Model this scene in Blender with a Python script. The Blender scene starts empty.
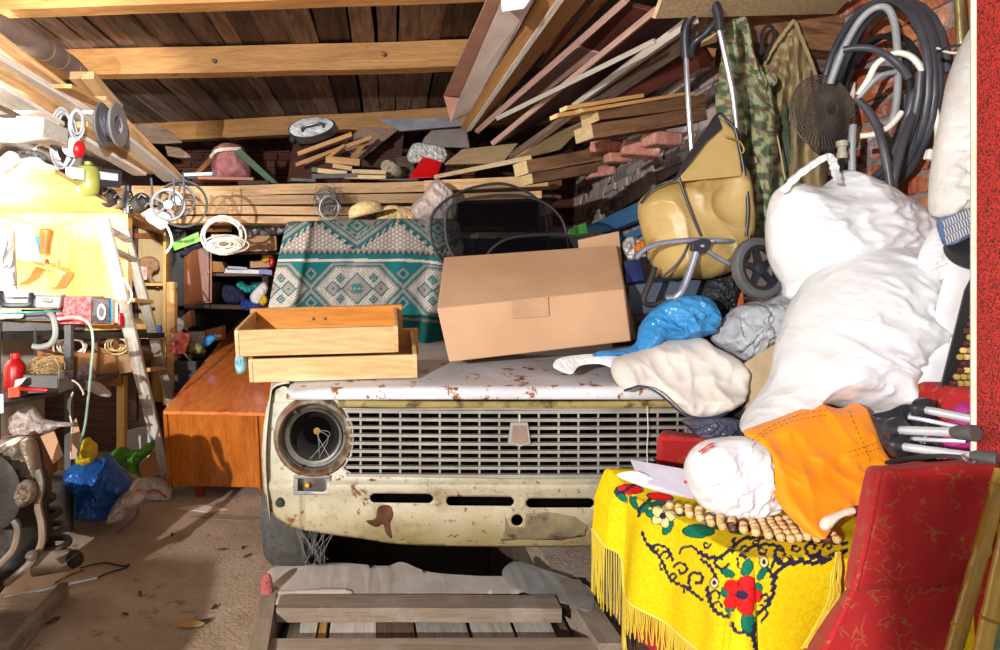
import bpy, bmesh, math, random
import numpy as np
from mathutils import Vector, Matrix, noise
random.seed(7)
SC = bpy.context.scene
COL = SC.collection
# photograph geometry: focal length 640 px, vanishing point of the depth axis at (390, 285), eye height 1.16 m
F, CX, CY, EYE = 640.0, 390.0, 285.0, 1.16
def P(px, py, d):
    return Vector(((px - CX) / F * d, d, EYE - (py - CY) / F * d))
def PZ(px, py, z):
    return P(px, py, (EYE - z) * F / (py - CY))
def PX(px, py, x):
    return P(px, py, x * F / (px - CX))
V = Vector

# ---------------------------------------------------------------- object helpers
def tag(o, label=None, cat=None, group=None, kind=None):
    if label: o['label'] = label
    if cat: o['category'] = cat
    if group: o['group'] = group
    if kind: o['kind'] = kind
    return o
def T(name, loc, label, cat, group=None):
    o = bpy.data.objects.new(name, None); COL.objects.link(o)
    o.empty_display_size = .05
    o.location = loc; o.matrix_basis = Matrix.Translation(V(loc))
    return tag(o, label, cat, group)
def wloc(o):
    return o.matrix_basis.to_translation() if o.parent is None else wloc(o.parent) + o.matrix_basis.to_translation()

class MB:
    def __init__(s):
        s.v = []; s.f = []; s.mi = []; s.col = None; s.uv = None
    def add(s, vs, fs, mi=0):
        n = len(s.v)
        s.v.extend(V(p) for p in vs)
        for f in fs:
            s.f.append(tuple(i + n for i in f)); s.mi.append(mi)
        return s
    def hexa(s, p, mi=0):
        # p: 4 bottom, 4 top
        return s.add(p, [(3,2,1,0),(4,5,6,7),(0,1,5,4),(1,2,6,5),(2,3,7,6),(3,0,4,7)], mi)
    def box(s, c, size, R=None, mi=0):
        c = V(c); x, y, z = size[0]/2, size[1]/2, size[2]/2
        q = [V(a) for a in ((-x,-y,-z),(x,-y,-z),(x,y,-z),(-x,y,-z),(-x,-y,z),(x,-y,z),(x,y,z),(-x,y,z))]
        if R is not None: q = [R @ a for a in q]
        return s.hexa([c + a for a in q], mi)
    def bx(s, x0, x1, y0, y1, z0, z1, mi=0):
        return s.box(((x0+x1)/2,(y0+y1)/2,(z0+z1)/2), (x1-x0,y1-y0,z1-z0), None, mi)
    def prism(s, poly, vec, mi=0):
        n = len(poly); vec = V(vec)
        vs = [V(p) for p in poly] + [V(p) + vec for p in poly]
        fs = [tuple(range(n-1,-1,-1)), tuple(range(n, 2*n))]
        fs += [(i, (i+1)%n, n+(i+1)%n, n+i) for i in range(n)]
        return s.add(vs, fs, mi)
    def tube(s, path, r, seg=8, closed=False, mi=0):
        path = [V(p) for p in path]; n = len(path)
        rs = r if isinstance(r, (list, tuple)) else [r]*n
        up = None; vs = []; fs = []
        for i, p in enumerate(path):
            if closed: t = path[(i+1)%n] - path[i-1]
            else: t = path[min(i+1,n-1)] - path[max(i-1,0)]
            if t.length < 1e-9: t = V((0,0,1))
            t.normalize()
            if up is None:
                up = t.orthogonal().normalized()
            else:
                up = (up - t*up.dot(t))
                up = up.normalized() if up.length > 1e-6 else t.orthogonal().normalized()
            b = t.cross(up)
            for k in range(seg):
                a = 2*math.pi*k/seg
                vs.append(p + (up*math.cos(a) + b*math.sin(a))*rs[i])
        m = n if closed else n-1
        for i in range(m):
            j = (i+1) % n
            for k in range(seg):
                l = (k+1) % seg
                fs.append((i*seg+k, i*seg+l, j*seg+l, j*seg+k))
        if not closed:
            fs.append(tuple(range(seg-1,-1,-1))); fs.append(tuple(range((n-1)*seg, n*seg)))
        return s.add(vs, fs, mi)
    def lathe(s, prof, origin, axis=(0,0,1), seg=24, mi=0, cap=True):
        axis = V(axis).normalized(); u = axis.orthogonal().normalized(); w = axis.cross(u); o = V(origin)
        vs = []; fs = []
        for r, h in prof:
            for k in range(seg):
                a = 2*math.pi*k/seg
                vs.append(o + axis*h + (u*math.cos(a) + w*math.sin(a))*max(r,1e-4))
        for i in range(len(prof)-1):
            for k in range(seg):
                l = (k+1) % seg
                fs.append((i*seg+k, i*seg+l, (i+1)*seg+l, (i+1)*seg+k))
        if cap:
            fs.append(tuple(range(seg-1,-1,-1))); fs.append(tuple(range((len(prof)-1)*seg, len(prof)*seg)))
        return s.add(vs, fs, mi)
    def ball(s, c, r, seg=12, mi=0, scale=(1,1,1)):
        c = V(c); rings = seg//2; vs = [c + V((0,0,r*scale[2]))]; fs = []
        for i in range(1, rings):
            ph = math.pi*i/rings
            for k in range(seg):
                a = 2*math.pi*k/seg
                vs.append(c + V((math.sin(ph)*math.cos(a)*r*scale[0], math.sin(ph)*math.sin(a)*r*scale[1], math.cos(ph)*r*scale[2])))
        vs.append(c - V((0,0,r*scale[2])))
        for k in range(seg):
            fs.append((0, 1+k, 1+(k+1)%seg))
            fs.append((len(vs)-1, 1+(rings-2)*seg+(k+1)%seg, 1+(rings-2)*seg+k))
        for i in range(rings-2):
            for k in range(seg):
                l = (k+1) % seg
                fs.append((1+i*seg+k, 1+(i+1)*seg+k, 1+(i+1)*seg+l, 1+i*seg+l))
        return s.add(vs, fs, mi)
    def grid(s, fn, nu, nv, mi=0, closed_u=False):
        vs = [fn(i/nu, j/nv) for j in range(nv+1) for i in range(nu+1)]
        fs = [(j*(nu+1)+i, j*(nu+1)+i+1, (j+1)*(nu+1)+i+1, (j+1)*(nu+1)+i) for j in range(nv) for i in range(nu)]
        return s.add(vs, fs, mi)
    def build(s, name, mat, parent=None, label=None, cat=None, group=None, kind=None, bevel=0, thick=0, smooth=True, frame=None, angle=40, recalc=True, off=0):
        if frame is None:
            if parent is not None: org = wloc(parent)
            else:
                xs = [p.x for p in s.v]; ys = [p.y for p in s.v]; zs = [p.z for p in s.v]
                org = V(((min(xs)+max(xs))/2, (min(ys)+max(ys))/2, min(zs)))
            frame = Matrix.Translation(org)
        inv = frame.inverted()
        vs = [inv @ p for p in s.v]
        me = bpy.data.meshes.new(name)
        me.from_pydata([tuple(p) for p in vs], [], s.f)
        if recalc:
            bm = bmesh.new(); bm.from_mesh(me); bmesh.ops.recalc_face_normals(bm, faces=bm.faces); bm.to_mesh(me); bm.free()
        mats = mat if isinstance(mat, (list, tuple)) else [mat]
        for m in mats: me.materials.append(m)
        if len(mats) > 1: me.polygons.foreach_set('material_index', s.mi)
        if s.col is not None:
            at = me.color_attributes.new('Col', 'FLOAT_COLOR', 'POINT')
            at.data.foreach_set('color', np.asarray(s.col, dtype=np.float32).ravel())
        if smooth:
            me.shade_smooth(); me.set_sharp_from_angle(angle=math.radians(angle))
        o = bpy.data.objects.new(name, me); COL.objects.link(o)
        if parent is not None:
            o.parent = parent
            o.matrix_basis = Matrix.Translation(wloc(parent)).inverted() @ frame
        else:
            o.matrix_basis = frame
        if thick:
            md = o.modifiers.new('solid', 'SOLIDIFY'); md.thickness = thick; md.offset = off
        if bevel:
            md = o.modifiers.new('bevel', 'BEVEL'); md.width = bevel; md.segments = 2; md.limit_method = 'ANGLE'; md.angle_limit = math.radians(50)
        return tag(o, label, cat, group, kind)

def cat_path(pts, n=6, closed=False):
    pts = [V(p) for p in pts]; out = []; N = len(pts)
    rng = range(N if closed else N-1)
    for i in rng:
        if closed: p0, p1, p2, p3 = pts[i-1], pts[i], pts[(i+1)%N], pts[(i+2)%N]
        else: p0, p1, p2, p3 = pts[max(i-1,0)], pts[i], pts[i+1], pts[min(i+2,N-1)]
        for k in range(n):
            t = k/n
            out.append(0.5*((2*p1) + (p2-p0)*t + (2*p0-5*p1+4*p2-p3)*t*t + (3*p1-p0-3*p2+p3)*t**3))
    if not closed: out.append(pts[-1])
    return out
def px_path(l, n=6, closed=False):
    return cat_path([P(*a) for a in l], n, closed)
def cord(name, pts, r, mat, label=None, cat=None, parent=None, group=None, n=6, seg=7, closed=False):
    m = MB().tube(px_path(pts, n, closed), r, seg, closed)
    return m.build(name, mat, parent, label, cat, group)
def frame_of(p0, p1, q):
    x = (p1-p0).normalized(); z = x.cross(q-p0).normalized(); y = z.cross(x)
    M = Matrix((x, y, z)).transposed().to_4x4(); M.translation = p0
    return M
def slab(name, pts, t, mat, label=None, cat=None, parent=None, group=None, bevel=.002, kind=None, back=True, jit=0):
    """flat polygon of world points with thickness t, grain runs along the first edge"""
    pts = [V(p) for p in pts]
    n = (pts[1]-pts[0]).cross(pts[-1]-pts[0]).normalized()
    mid = sum(pts, V())/len(pts)
    away = (mid - V((0,0,EYE)))
    if n.dot(away) < 0: n = -n
    if not back: n = -n
    m = MB().prism(pts, n*t)
    fr = frame_of(pts[0], pts[1], pts[-1])
    fr.translation = mid
    return m.build(name, mat, parent, label, cat, group, kind, bevel=bevel, frame=fr)
def qslab(name, q, t, mat, *a, **k):
    return slab(name, [P(*x) for x in q], t, mat, *a, **k)
def board(name, A, B, w, t, mat, up=(0,0,1), label=None, cat=None, parent=None, group=None, roll=0, n=7, warp=.003, bevel=.0015):
    A = V(A); B = V(B); x = (B-A); L = x.length; x.normalize()
    z = V(up); z = (z - x*z.dot(x)).normalized(); y = z.cross(x)
    if roll:
        R = Matrix.Rotation(roll, 3, x); z = R @ z; y = R @ y
    M = Matrix((x, y, z)).transposed().to_4x4(); M.translation = (A+B)/2
    sd = random.random()*50
    m = MB(); vs = []; fs = []
    for i in range(n+1):
        u = -L/2 + L*i/n
        wy = warp*noise.noise(V((u*1.3+sd,0,0))); wz = warp*noise.noise(V((u*1.3,sd,3)))
        ww = w*(1+.05*noise.noise(V((u*3,sd,9))))
        for a, b in ((-.5,-.5),(.5,-.5),(.5,.5),(-.5,.5)):
            vs.append(M @ V((u, a*ww+wy, b*t+wz)))
    for i in range(n):
        for k in range(4):
            l = (k+1) % 4
            fs.append((i*4+k, i*4+l, i*4+4+l, i*4+4+k))
    fs.append((3,2,1,0)); fs.append(tuple(n*4+k for k in range(4)))
    m.add(vs, fs)
    return m.build(name, mat, parent, label, cat, group, frame=M, bevel=bevel)

# ---------------------------------------------------------------- region meshes (closed, inflated or plate-like shapes)
def smooth_outline(pts, n=6):
    N = len(pts); out = []
    for i in range(N):
        p0, p1, p2, p3 = [np.array(pts[(i+k) % N], float) for k in (-1,0,1,2)]
        for k in range(n):
            t = k/n
            out.append(0.5*((2*p1) + (p2-p0)*t + (2*p0-5*p1+4*p2-p3)*t*t + (3*p1-p0-3*p2+p3)*t**3))
    return np.array(out)
def inside(poly, X, Y):
    c = np.zeros(X.shape, bool); n = len(poly)
    for i in range(n):
        x0, y0 = poly[i-1]; x1, y1 = poly[i]
        if y0 == y1: continue
        cond = ((y0 > Y) != (y1 > Y)) & (X < (x1-x0)*(Y-y0)/(y1-y0) + x0)
        c ^= cond
    return c
def nearest(loops, X, Y):
    best = np.full(X.shape, 1e9); bx = X.copy(); by = Y.copy()
    for poly in loops:
        n = len(poly)
        for i in range(n):
            x0, y0 = poly[i-1]; x1, y1 = poly[i]
            dx, dy = x1-x0, y1-y0; L = dx*dx+dy*dy
            if L < 1e-12: continue
            t = np.clip(((X-x0)*dx+(Y-y0)*dy)/L, 0, 1)
            qx = x0+t*dx; qy = y0+t*dy; dd = np.hypot(X-qx, Y-qy)
            m = dd < best
            best = np.where(m, dd, best); bx = np.where(m, qx, bx); by = np.where(m, qy, by)
    return best, bx, by
def region(outline, holes, res):
    outline = np.array(outline, float); holes = [np.array(h, float) for h in holes]
    x0, y0 = outline.min(0) - res; x1, y1 = outline.max(0) + res
    nx = int((x1-x0)/res)+2; ny = int((y1-y0)/res)+2
    gx = x0 + np.arange(nx)*res; gy = y0 + np.arange(ny)*res
    CXg, CYg = np.meshgrid(gx[:-1]+res/2, gy[:-1]+res/2)
    ins = inside(outline, CXg, CYg)
    for h in holes: ins &= ~inside(h, CXg, CYg)
    VX, VY = np.meshgrid(gx, gy)
    cnt = np.zeros(VX.shape, int)
    cnt[:-1,:-1] += ins; cnt[1:,:-1] += ins; cnt[:-1,1:] += ins; cnt[1:,1:] += ins
    used = cnt > 0; bnd = used & (cnt < 4)
    loops = [outline] + holes
    dist, bx, by = nearest(loops, VX, VY)
    VX = np.where(bnd, bx, VX); VY = np.where(bnd, by, VY); dist = np.where(bnd, 0, dist)
    idx = -np.ones(VX.shape, int); idx[used] = np.arange(used.sum())
    jj, ii = np.nonzero(ins)
    quads = np.stack([idx[jj,ii], idx[jj,ii+1], idx[jj+1,ii+1], idx[jj+1,ii]], 1)
    return VX[used], VY[used], dist[used], bnd[used], quads
def crease(p, f, style=0):
    if style == 0:
        a = noise.noise(p*f); b = noise.noise(V((p.y, p.z, p.x))*f*2.1 + V((7,3,1))); c = noise.noise(p*f*4.3 + V((1,9,4)))
        g = noise.noise(V((p.x*.5+p.y*1.2, p.y*.5-p.x*1.2, 3))*f*.8)
        return .7*(1-2*abs(a)) + .4*(1-2*abs(b)) + .15*c + .5*(1-2*abs(g))**3 - .7
    a = noise.noise(p*f); b = noise.noise(V((p.y, p.z, p.x))*f*2.1 + V((7,3,1))); c = noise.noise(p*f*4.3 + V((1,9,4)))
    w = V((a, b, c))*.35
    d0, _ = noise.voronoi(p*f*.75 + w); e0 = min(1, (d0[1]-d0[0])*1.6)
    d1, _ = noise.voronoi(p*f*1.9 + w*1.5); e1 = min(1, (d1[1]-d1[0])*1.6)
    return .55*(1-2*abs(a)) + .35*(1-2*abs(b)) + .1*c + 1.0*(d0[0]-.45) + .42*(d1[0]-.4) + .35*(1-e0)**3 + .16*(1-e1)**3 - .35
def puff(name, outline, d, T_, mat, gx=0, gy=0, res=None, amp=.35, fr=14, seed=0, parent=None, label=None, cat=None, group=None,
         sm=True, edge=None, backk=1.0, radial=None, colf=None, dfun=None, wob=1.0, holes=(), kind=None, squash=None):
    """a closed, inflated, crumpled volume; T_ = half thickness in metres; d = depth of the rim"""
    ol = smooth_outline(outline, 5) if sm else np.array(outline, float)
    if res is None: res = max(.9, max(np.ptp(ol[:,0]), np.ptp(ol[:,1]))/100)
    hl = [smooth_outline(h, 5) for h in holes]
    X, Y, D, B, Q = region(ol, hl, res)
    D0 = edge or D.max()
    cx, cy = X.mean(), Y.mean(); n = len(X)
    size_ = min(np.ptp(ol[:,0]), np.ptp(ol[:,1]))/F*(dfun(cx, cy) if dfun else d)
    if size_ < .22: fr = max(fr, 4.2/size_); amp = max(amp, .5) if amp > .2 else amp
    m = MB(); fv = []; bv = []; sty = 1 if mat.name.endswith('film') else 0
    an_ = seed*.9+.6; R2 = Matrix(((math.cos(an_),math.sin(an_),0),(-.5*math.sin(an_),.5*math.cos(an_),0),(0,0,1))) if sty else Matrix.Identity(3)
    for i in range(n):
        x, y = X[i], Y[i]
        dd = dfun(x, y) if dfun else d + gx*(x-cx) + gy*(y-cy)
        t = min(D[i]/D0, 1); h = T_*max(0, 1-(1-t)**2)**.62
        q = P(x, y, dd)
        sp = V((q.x+seed*3.1, q.z+seed*1.7, seed*2.3))
        w = min(1, D[i]/(D0*.25))
        c = crease(R2 @ sp, fr, sty)
        hf = h*(1 + amp*c)
        if radial:
            rx, ry, k, ra = radial
            an = math.atan2(y-ry, x-rx); rr = math.hypot(x-rx, y-ry)
            hf += ra*T_*w*(1-2*abs(math.sin(an*k + 2*noise.noise(sp*6))))*min(1, rr/15)
        pf = q + V((0, -hf, 0))
        if w > 0 and not B[i]:
            s_ = wob*amp*T_*.25*w
            pf += V((noise.noise(sp*fr*1.3)*s_, 0, noise.noise(sp*fr*1.3+V((5,5,5)))*s_))
        fv.append(pf)
        bv.append(q + V((0, h*backk, 0)))
    bi = {}; allv = list(fv)
    for i in range(n):
        if B[i]: bi[i] = i
        else: bi[i] = len(allv); allv.append(bv[i])
    faces = [tuple(int(a) for a in q) for q in Q] + [tuple(bi[int(a)] for a in q[::-1]) for q in Q]
    m.add(allv, faces)
    if colf is not None:
        c = np.ones((len(allv), 4), np.float32)
        cf = colf(X, Y)
        c[:n,:3] = cf
        for i in range(n): c[bi[i],:3] = cf[i]
        m.col = c
    return m.build(name, mat, parent, label, cat, group, kind, angle=70)
def plate(name, outline, holes, dfun, mat, res=2, thick=.002, parent=None, label=None, cat=None, group=None, kind=None, sm=False, colf=None, angle=35):
    ol = smooth_outline(outline, 5) if sm else np.array(outline, float)
    X, Y, D, B, Q = region(ol, holes, res)
    m = MB().add([P(x, y, dfun(x, y)) for x, y in zip(X, Y)], [tuple(int(a) for a in q) for q in Q])
    if colf is not None:
        c = np.ones((len(X), 4), np.float32); c[:,:3] = colf(X, Y); m.col = c
    return m.build(name, mat, parent, label, cat, group, kind, thick=thick, angle=angle, off=0)

# ---------------------------------------------------------------- materials
MATS = {}
def srgb(h):
    if isinstance(h, str):
        c = [int(h[i:i+2], 16)/255 for i in (0, 2, 4)]
        return tuple(((x+.055)/1.055)**2.4 if x > .04045 else x/12.92 for x in c)
    return h
def newmat(name):
    m = bpy.data.materials.new(name); m.use_nodes = True
    nt = m.node_tree; b = nt.nodes['Principled BSDF']
    return m, nt, b
def nd(nt, t, **k):
    n = nt.nodes.new(t)
    for a, v in k.items():
        if a in n.inputs.keys(): n.inputs[a].default_value = v
        else: setattr(n, a, v)
    return n
def ramp(nt, fac, stops):
    r = nt.nodes.new('ShaderNodeValToRGB'); e = r.color_ramp.elements
    while len(e) < len(stops): e.new(.5)
    for i, (p, c) in enumerate(stops):
        e[i].position = p; c = srgb(c); e[i].color = (*c, 1) if len(c) == 3 else c
    nt.links.new(fac, r.inputs[0]); return r.outputs[0]
def mix(nt, a, b, fac, mode='MIX'):
    m = nt.nodes.new('ShaderNodeMix'); m.data_type = 'RGBA'; m.blend_type = mode
    for v, i in ((fac, 0), (a, 6), (b, 7)):
        if hasattr(v, 'is_linked') or isinstance(v, bpy.types.NodeSocket): nt.links.new(v, m.inputs[i])
        else: m.inputs[i].default_value = v if i == 0 else (*srgb(v), 1)
    return m.outputs[2]
def coords(nt, scale=(1,1,1), rnd=True, kind='Object'):
    tc = nt.nodes.new('ShaderNodeTexCoord'); mp = nt.nodes.new('ShaderNodeMapping')
    mp.inputs['Scale'].default_value = scale
    src = tc.outputs[kind]
    if rnd:
        oi = nt.nodes.new('ShaderNodeObjectInfo'); ml = nt.nodes.new('ShaderNodeVectorMath'); ml.operation = 'SCALE'
        cb = nt.nodes.new('ShaderNodeCombineXYZ')
        for i in range(3): nt.links.new(oi.outputs['Random'], cb.inputs[i])
        nt.links.new(cb.outputs[0], ml.inputs[0]); ml.inputs['Scale'].default_value = 37
        ad = nt.nodes.new('ShaderNodeVectorMath'); nt.links.new(src, ad.inputs[0]); nt.links.new(ml.outputs[0], ad.inputs[1]); src = ad.outputs[0]
    nt.links.new(src, mp.inputs['Vector']); return mp.outputs[0]
def noiset(nt, vec, scale, detail=4, rough=.55, dist=0):
    n = nd(nt, 'ShaderNodeTexNoise', Scale=scale, Detail=detail, Roughness=rough, Distortion=dist)
    nt.links.new(vec, n.inputs['Vector']); return n.outputs['Fac']
def bump(nt, b, h, strength, dist=.01):
    n = nd(nt, 'ShaderNodeBump', Strength=strength, Distance=dist)
    nt.links.new(h, n.inputs['Height']); nt.links.new(n.outputs[0], b.inputs['Normal']); return n
def plain(name, c, c2=None, rough=.6, metal=0, scale=8, bumps=.15, bscale=40, dirt=None, dirtamt=.5, dscale=5, coat=0, transl=0, sheen=0, spec=.5, alpha=1):
    if name in MATS: return MATS[name]
    m, nt, b = newmat(name); vec = coords(nt)
    c2 = c2 or c
    col = ramp(nt, noiset(nt, vec, scale), [(.35, c), (.65, c2)])
    if dirt:
        f = ramp(nt, noiset(nt, vec, dscale, 8, .65), [(1-dirtamt-.06, (0,0,0)), (1-dirtamt+.06, (1,1,1))])
        col = mix(nt, col, dirt, f)
    nt.links.new(col, b.inputs['Base Color'])
    b.inputs['Roughness'].default_value = rough; b.inputs['Metallic'].default_value = metal
    b.inputs['Coat Weight'].default_value = coat; b.inputs['Coat Roughness'].default_value = .15
    b.inputs['Specular IOR Level'].default_value = spec
    if sheen: b.inputs['Sheen Weight'].default_value = sheen
    b.inputs['Alpha'].default_value = alpha
    if bumps: bump(nt, b, noiset(nt, vec, bscale, 5), bumps)
    if transl:
        out = nt.nodes['Material Output']; tr = nt.nodes.new('ShaderNodeBsdfTranslucent'); ms = nt.nodes.new('ShaderNodeMixShader')
        nt.links.new(col, tr.inputs[0]); ms.inputs[0].default_value = transl
        nt.links.new(b.outputs[0], ms.inputs[1]); nt.links.new(tr.outputs[0], ms.inputs[2]); nt.links.new(ms.outputs[0], out.inputs[0])
    MATS[name] = m; return m
def film(name, c, c2, rough=.3, transl=.25, scale=1.0, strength=.55, alpha=1):
    """crumpled thin plastic: sharp irregular creases in the bump"""
    m, nt, b = newmat(name); vec = coords(nt)
    col = ramp(nt, noiset(nt, vec, 5), [(.35, c), (.65, c2)]); nt.links.new(col, b.inputs['Base Color'])
    b.inputs['Roughness'].default_value = rough; b.inputs['Alpha'].default_value = alpha
    dn = nd(nt, 'ShaderNodeTexNoise', Scale=7*scale, Detail=4); nt.links.new(vec, dn.inputs['Vector'])
    ma = nt.nodes.new('ShaderNodeVectorMath'); ma.operation = 'MULTIPLY_ADD'; nt.links.new(dn.outputs['Color'], ma.inputs[0]); ma.inputs[1].default_value = (.22,)*3; nt.links.new(vec, ma.inputs[2])
    hs = []
    for sc_, wt in ((16*scale, 1.0), (42*scale, .45)):
        vo = nd(nt, 'ShaderNodeTexVoronoi', Scale=sc_); nt.links.new(ma.outputs[0], vo.inputs['Vector'])
        mm = nt.nodes.new('ShaderNodeMath'); mm.operation = 'MULTIPLY'; nt.links.new(vo.outputs['Distance'], mm.inputs[0]); mm.inputs[1].default_value = wt/sc_*16*scale; hs.append(mm.outputs[0])
    ad = nt.nodes.new('ShaderNodeMath'); ad.operation = 'ADD'; nt.links.new(hs[0], ad.inputs[0]); nt.links.new(hs[1], ad.inputs[1])
    bump(nt, b, ad.outputs[0], strength, .02)
    out = nt.nodes['Material Output']; tr = nt.nodes.new('ShaderNodeBsdfTranslucent'); ms = nt.nodes.new('ShaderNodeMixShader')
    nt.links.new(col, tr.inputs[0]); ms.inputs[0].default_value = transl
    nt.links.new(b.outputs[0], ms.inputs[1]); nt.links.new(tr.outputs[0], ms.inputs[2]); nt.links.new(ms.outputs[0], out.inputs[0])
    MATS[name] = m; return m
def wood(name, c, c2, rough=.6, coat=0, stretch=14, bumps=.25, knots=None, axis=0, scale=4, dirt=None, dirtamt=.3, island=0, var=.25, coatr=.1):
    if name in MATS: return MATS[name]
    m, nt, b = newmat(name)
    sc = [stretch]*3; sc[axis] = 1
    vec = coords(nt, tuple(sc))
    f = noiset(nt, vec, scale, 7, .6, .6)
    col = ramp(nt, f, [(.3, c), (.5, tuple((x+y)/2 for x, y in zip(srgb(c), srgb(c2)))), (.68, c2)])
    fine = noiset(nt, vec, scale*6, 3)
    col = mix(nt, col, ramp(nt, fine, [(.35, (.55,.55,.55)), (.6, (1,1,1))]), .5, 'MULTIPLY')
    oi = nt.nodes.new('ShaderNodeObjectInfo')
    rnd = oi.outputs['Random']
    if island:
        ge = nt.nodes.new('ShaderNodeNewGeometry'); rnd = ge.outputs['Random Per Island']
    col = mix(nt, col, ramp(nt, rnd, [(0, (1-var*1.6,)*3), (1, (1+var*.6,)*3)]), 1.0, 'MULTIPLY')
    v2 = coords(nt)
    if knots:
        s2 = [3.5]*3; s2[axis] = 1.8
        vo = nd(nt, 'ShaderNodeTexVoronoi', Scale=1.6); nt.links.new(coords(nt, tuple(s2)), vo.inputs['Vector'])
        k = ramp(nt, vo.outputs['Distance'], [(.05, (1,1,1)), (.11, (0,0,0))])
        col = mix(nt, col, knots, k)
    if dirt:
        k = ramp(nt, noiset(nt, v2, 5, 8, .7), [(1-dirtamt-.1, (0,0,0)), (1-dirtamt+.1, (1,1,1))])
        col = mix(nt, col, dirt, k)
    nt.links.new(col, b.inputs['Base Color'])
    b.inputs['Roughness'].default_value = rough; b.inputs['Coat Weight'].default_value = coat; b.inputs['Coat Roughness'].default_value = coatr
    bump(nt, b, fine if bumps < .2 else f, bumps)
    MATS[name] = m; return m
def painted(name, rough=.8, bumps=.3, bscale=180, sheen=.2, transl=0, var=.2, weave=0):
    if name in MATS: return MATS[name]
    m, nt, b = newmat(name)
    a = nt.nodes.new('ShaderNodeVertexColor'); a.layer_name = 'Col'
    vec = coords(nt)
    col = mix(nt, a.outputs[0], ramp(nt, noiset(nt, vec, bscale, 3), [(.3, (1-var,)*3), (.7, (1+var*.5,)*3)]), 1.0, 'MULTIPLY')
    nt.links.new(col, b.inputs['Base Color'])
    b.inputs['Roughness'].default_value = rough; b.inputs['Sheen Weight'].default_value = sheen; b.inputs['Specular IOR Level'].default_value = .2
    bump(nt, b, noiset(nt, vec, bscale, 4), bumps, .004)
    MATS[name] = m; return m

M_pine = wood('pine', 'e0ac6c', 'c48a4c', knots='7a4a22', scale=3)
M_pinel = wood('pine_light', 'f0d2a0', 'dcb27c', knots='9a6a3a', scale=3, bumps=.2)
M_rackpine = wood('rack_pine', 'e6bd8a', 'b8854f', scale=3, knots='6a4020')
M_old = wood('weathered_board', '8a6f5a', '4c3a30', scale=3, rough=.8, bumps=.5, dirt='b0a79c', dirtamt=.28)
M_dark = wood('dark_board', '6e4a3a', '3a251e', scale=3, rough=.75, bumps=.5)
M_maroon = wood('maroon_board', '70382c', '4a2420', scale=2, rough=.5, bumps=.1, stretch=6)
M_redtrim = wood('red_stained_trim', '6a1c16', '42100e', rough=.35, coat=.3, bumps=.05)
M_whitewood = wood('bleached_and_lit_board', 'efe6da', 'cdbba6', scale=3, rough=.7, bumps=.2)  # white also carries the light on the pit planks and rack bearer
M_pinkedge = wood('pinkish_board', 'd9b3a4', 'b98a7c', scale=2, bumps=.1)
M_grain = wood('veneer_plywood', 'a58a62', '7e6748', scale=1.4, stretch=5, bumps=.1)
M_rough = wood('sawn_timber', '9a6c46', '5e3e28', scale=6, stretch=6, rough=.8, bumps=.5)
M_endg = wood('pale_end_grain', 'e6cb98', 'cfae78', scale=6, stretch=2)
M_ceil = wood('ceiling_plank', 'a88a78', '5e463a', scale=2.2, stretch=12, rough=.8, bumps=.6, axis=1, island=1, dirt='b8a498', dirtamt=.28, var=.4)
M_beam = wood('ceiling_beam_pine', 'd9a05e', 'b27a40', scale=2.2, stretch=10, rough=.65, bumps=.2, axis=0, knots='5a3a1c')
M_cab = wood('yellow_wood_veneer', 'e8c078', 'd6a658', scale=1.5, stretch=10, axis=2, rough=.4, bumps=.05, var=.06)
M_dress = wood('orange_lacquered_veneer', 'dc7c28', 'b45c16', scale=2.4, stretch=9, axis=2, rough=.3, coat=.6, bumps=.06, var=.02)
M_dresstop = wood('lit_orange_lacquered_top', 'ff9c50', 'ea7430', scale=2.0, stretch=3, axis=1, rough=.25, coat=.9, bumps=.04, var=.02, coatr=.12)  # lighter than the front: the reflection on top is in the colour
M_drawer = wood('varnished_pine_drawer', 'e2be8a', 'cc9e66', scale=1.6, stretch=9, rough=.4, coat=.2, bumps=.05, var=.06)
M_drawin = wood('orange_pine_drawer_front', 'e0983e', 'c4762a', scale=1.6, stretch=8, rough=.35, coat=.3, bumps=.05, knots='6a2c10', var=.05)
M_card = plain('cardboard', 'c49a76', 'b78c68', rough=.85, scale=3, bumps=.12, bscale=9)
M_cardd = plain('old_cardboard', 'a87444', '8f5f36', rough=.9, scale=4, bumps=.1, bscale=40)
M_plastw = film('white_plastic_film', 'f2f0f0', 'fbfafa', rough=.35, transl=.3, scale=.7, strength=.45)
M_plasts = film('thin_grey_plastic_film', 'b9b9bd', 'cfcfd2', rough=.25)
M_plastb = film('blue_plastic_film', '2a86c8', '48a0da', rough=.28)
M_plastbd = film('deep_blue_plastic_film', '1a4f98', '2a68b4', rough=.3, transl=.2)
M_plastp = film('pinkish_plastic_film', 'd0b8ac', 'e0d0c6', rough=.3)
M_cream = plain('cream_cloth', 'dccfbd', 'cdbda8', rough=.85, bumps=.2, bscale=150, sheen=.2, dirt='8a7a66', dirtamt=.3, dscale=6)
M_white = plain('white_cloth', 'eceaea', 'dcd8d6', rough=.8, bumps=.15, bscale=90)
M_paper = plain('white_paper', 'efeef0', 'dddbe0', rough=.6, bumps=.03)
M_orange = plain('orange_nylon', 'ff9a00', 'f58a00', rough=.5, bumps=.15, bscale=40, sheen=.1)
M_black = plain('black_rubber', '1c1c1e', '262628', rough=.6, bumps=.1)
M_blackp = plain('black_plastic', '222228', '2c2c33', rough=.35, bumps=.03)
M_hose = plain('dark_grey_hose', '3a3a40', '4a4a50', rough=.4, bumps=.05)
M_hoseg = plain('grey_hose', '8c8c8e', 'a0a0a2', rough=.4, bumps=.05)
M_hosew = plain('cream_hose', 'e6e0d0', 'f0eadc', rough=.4, bumps=.05)
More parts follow.
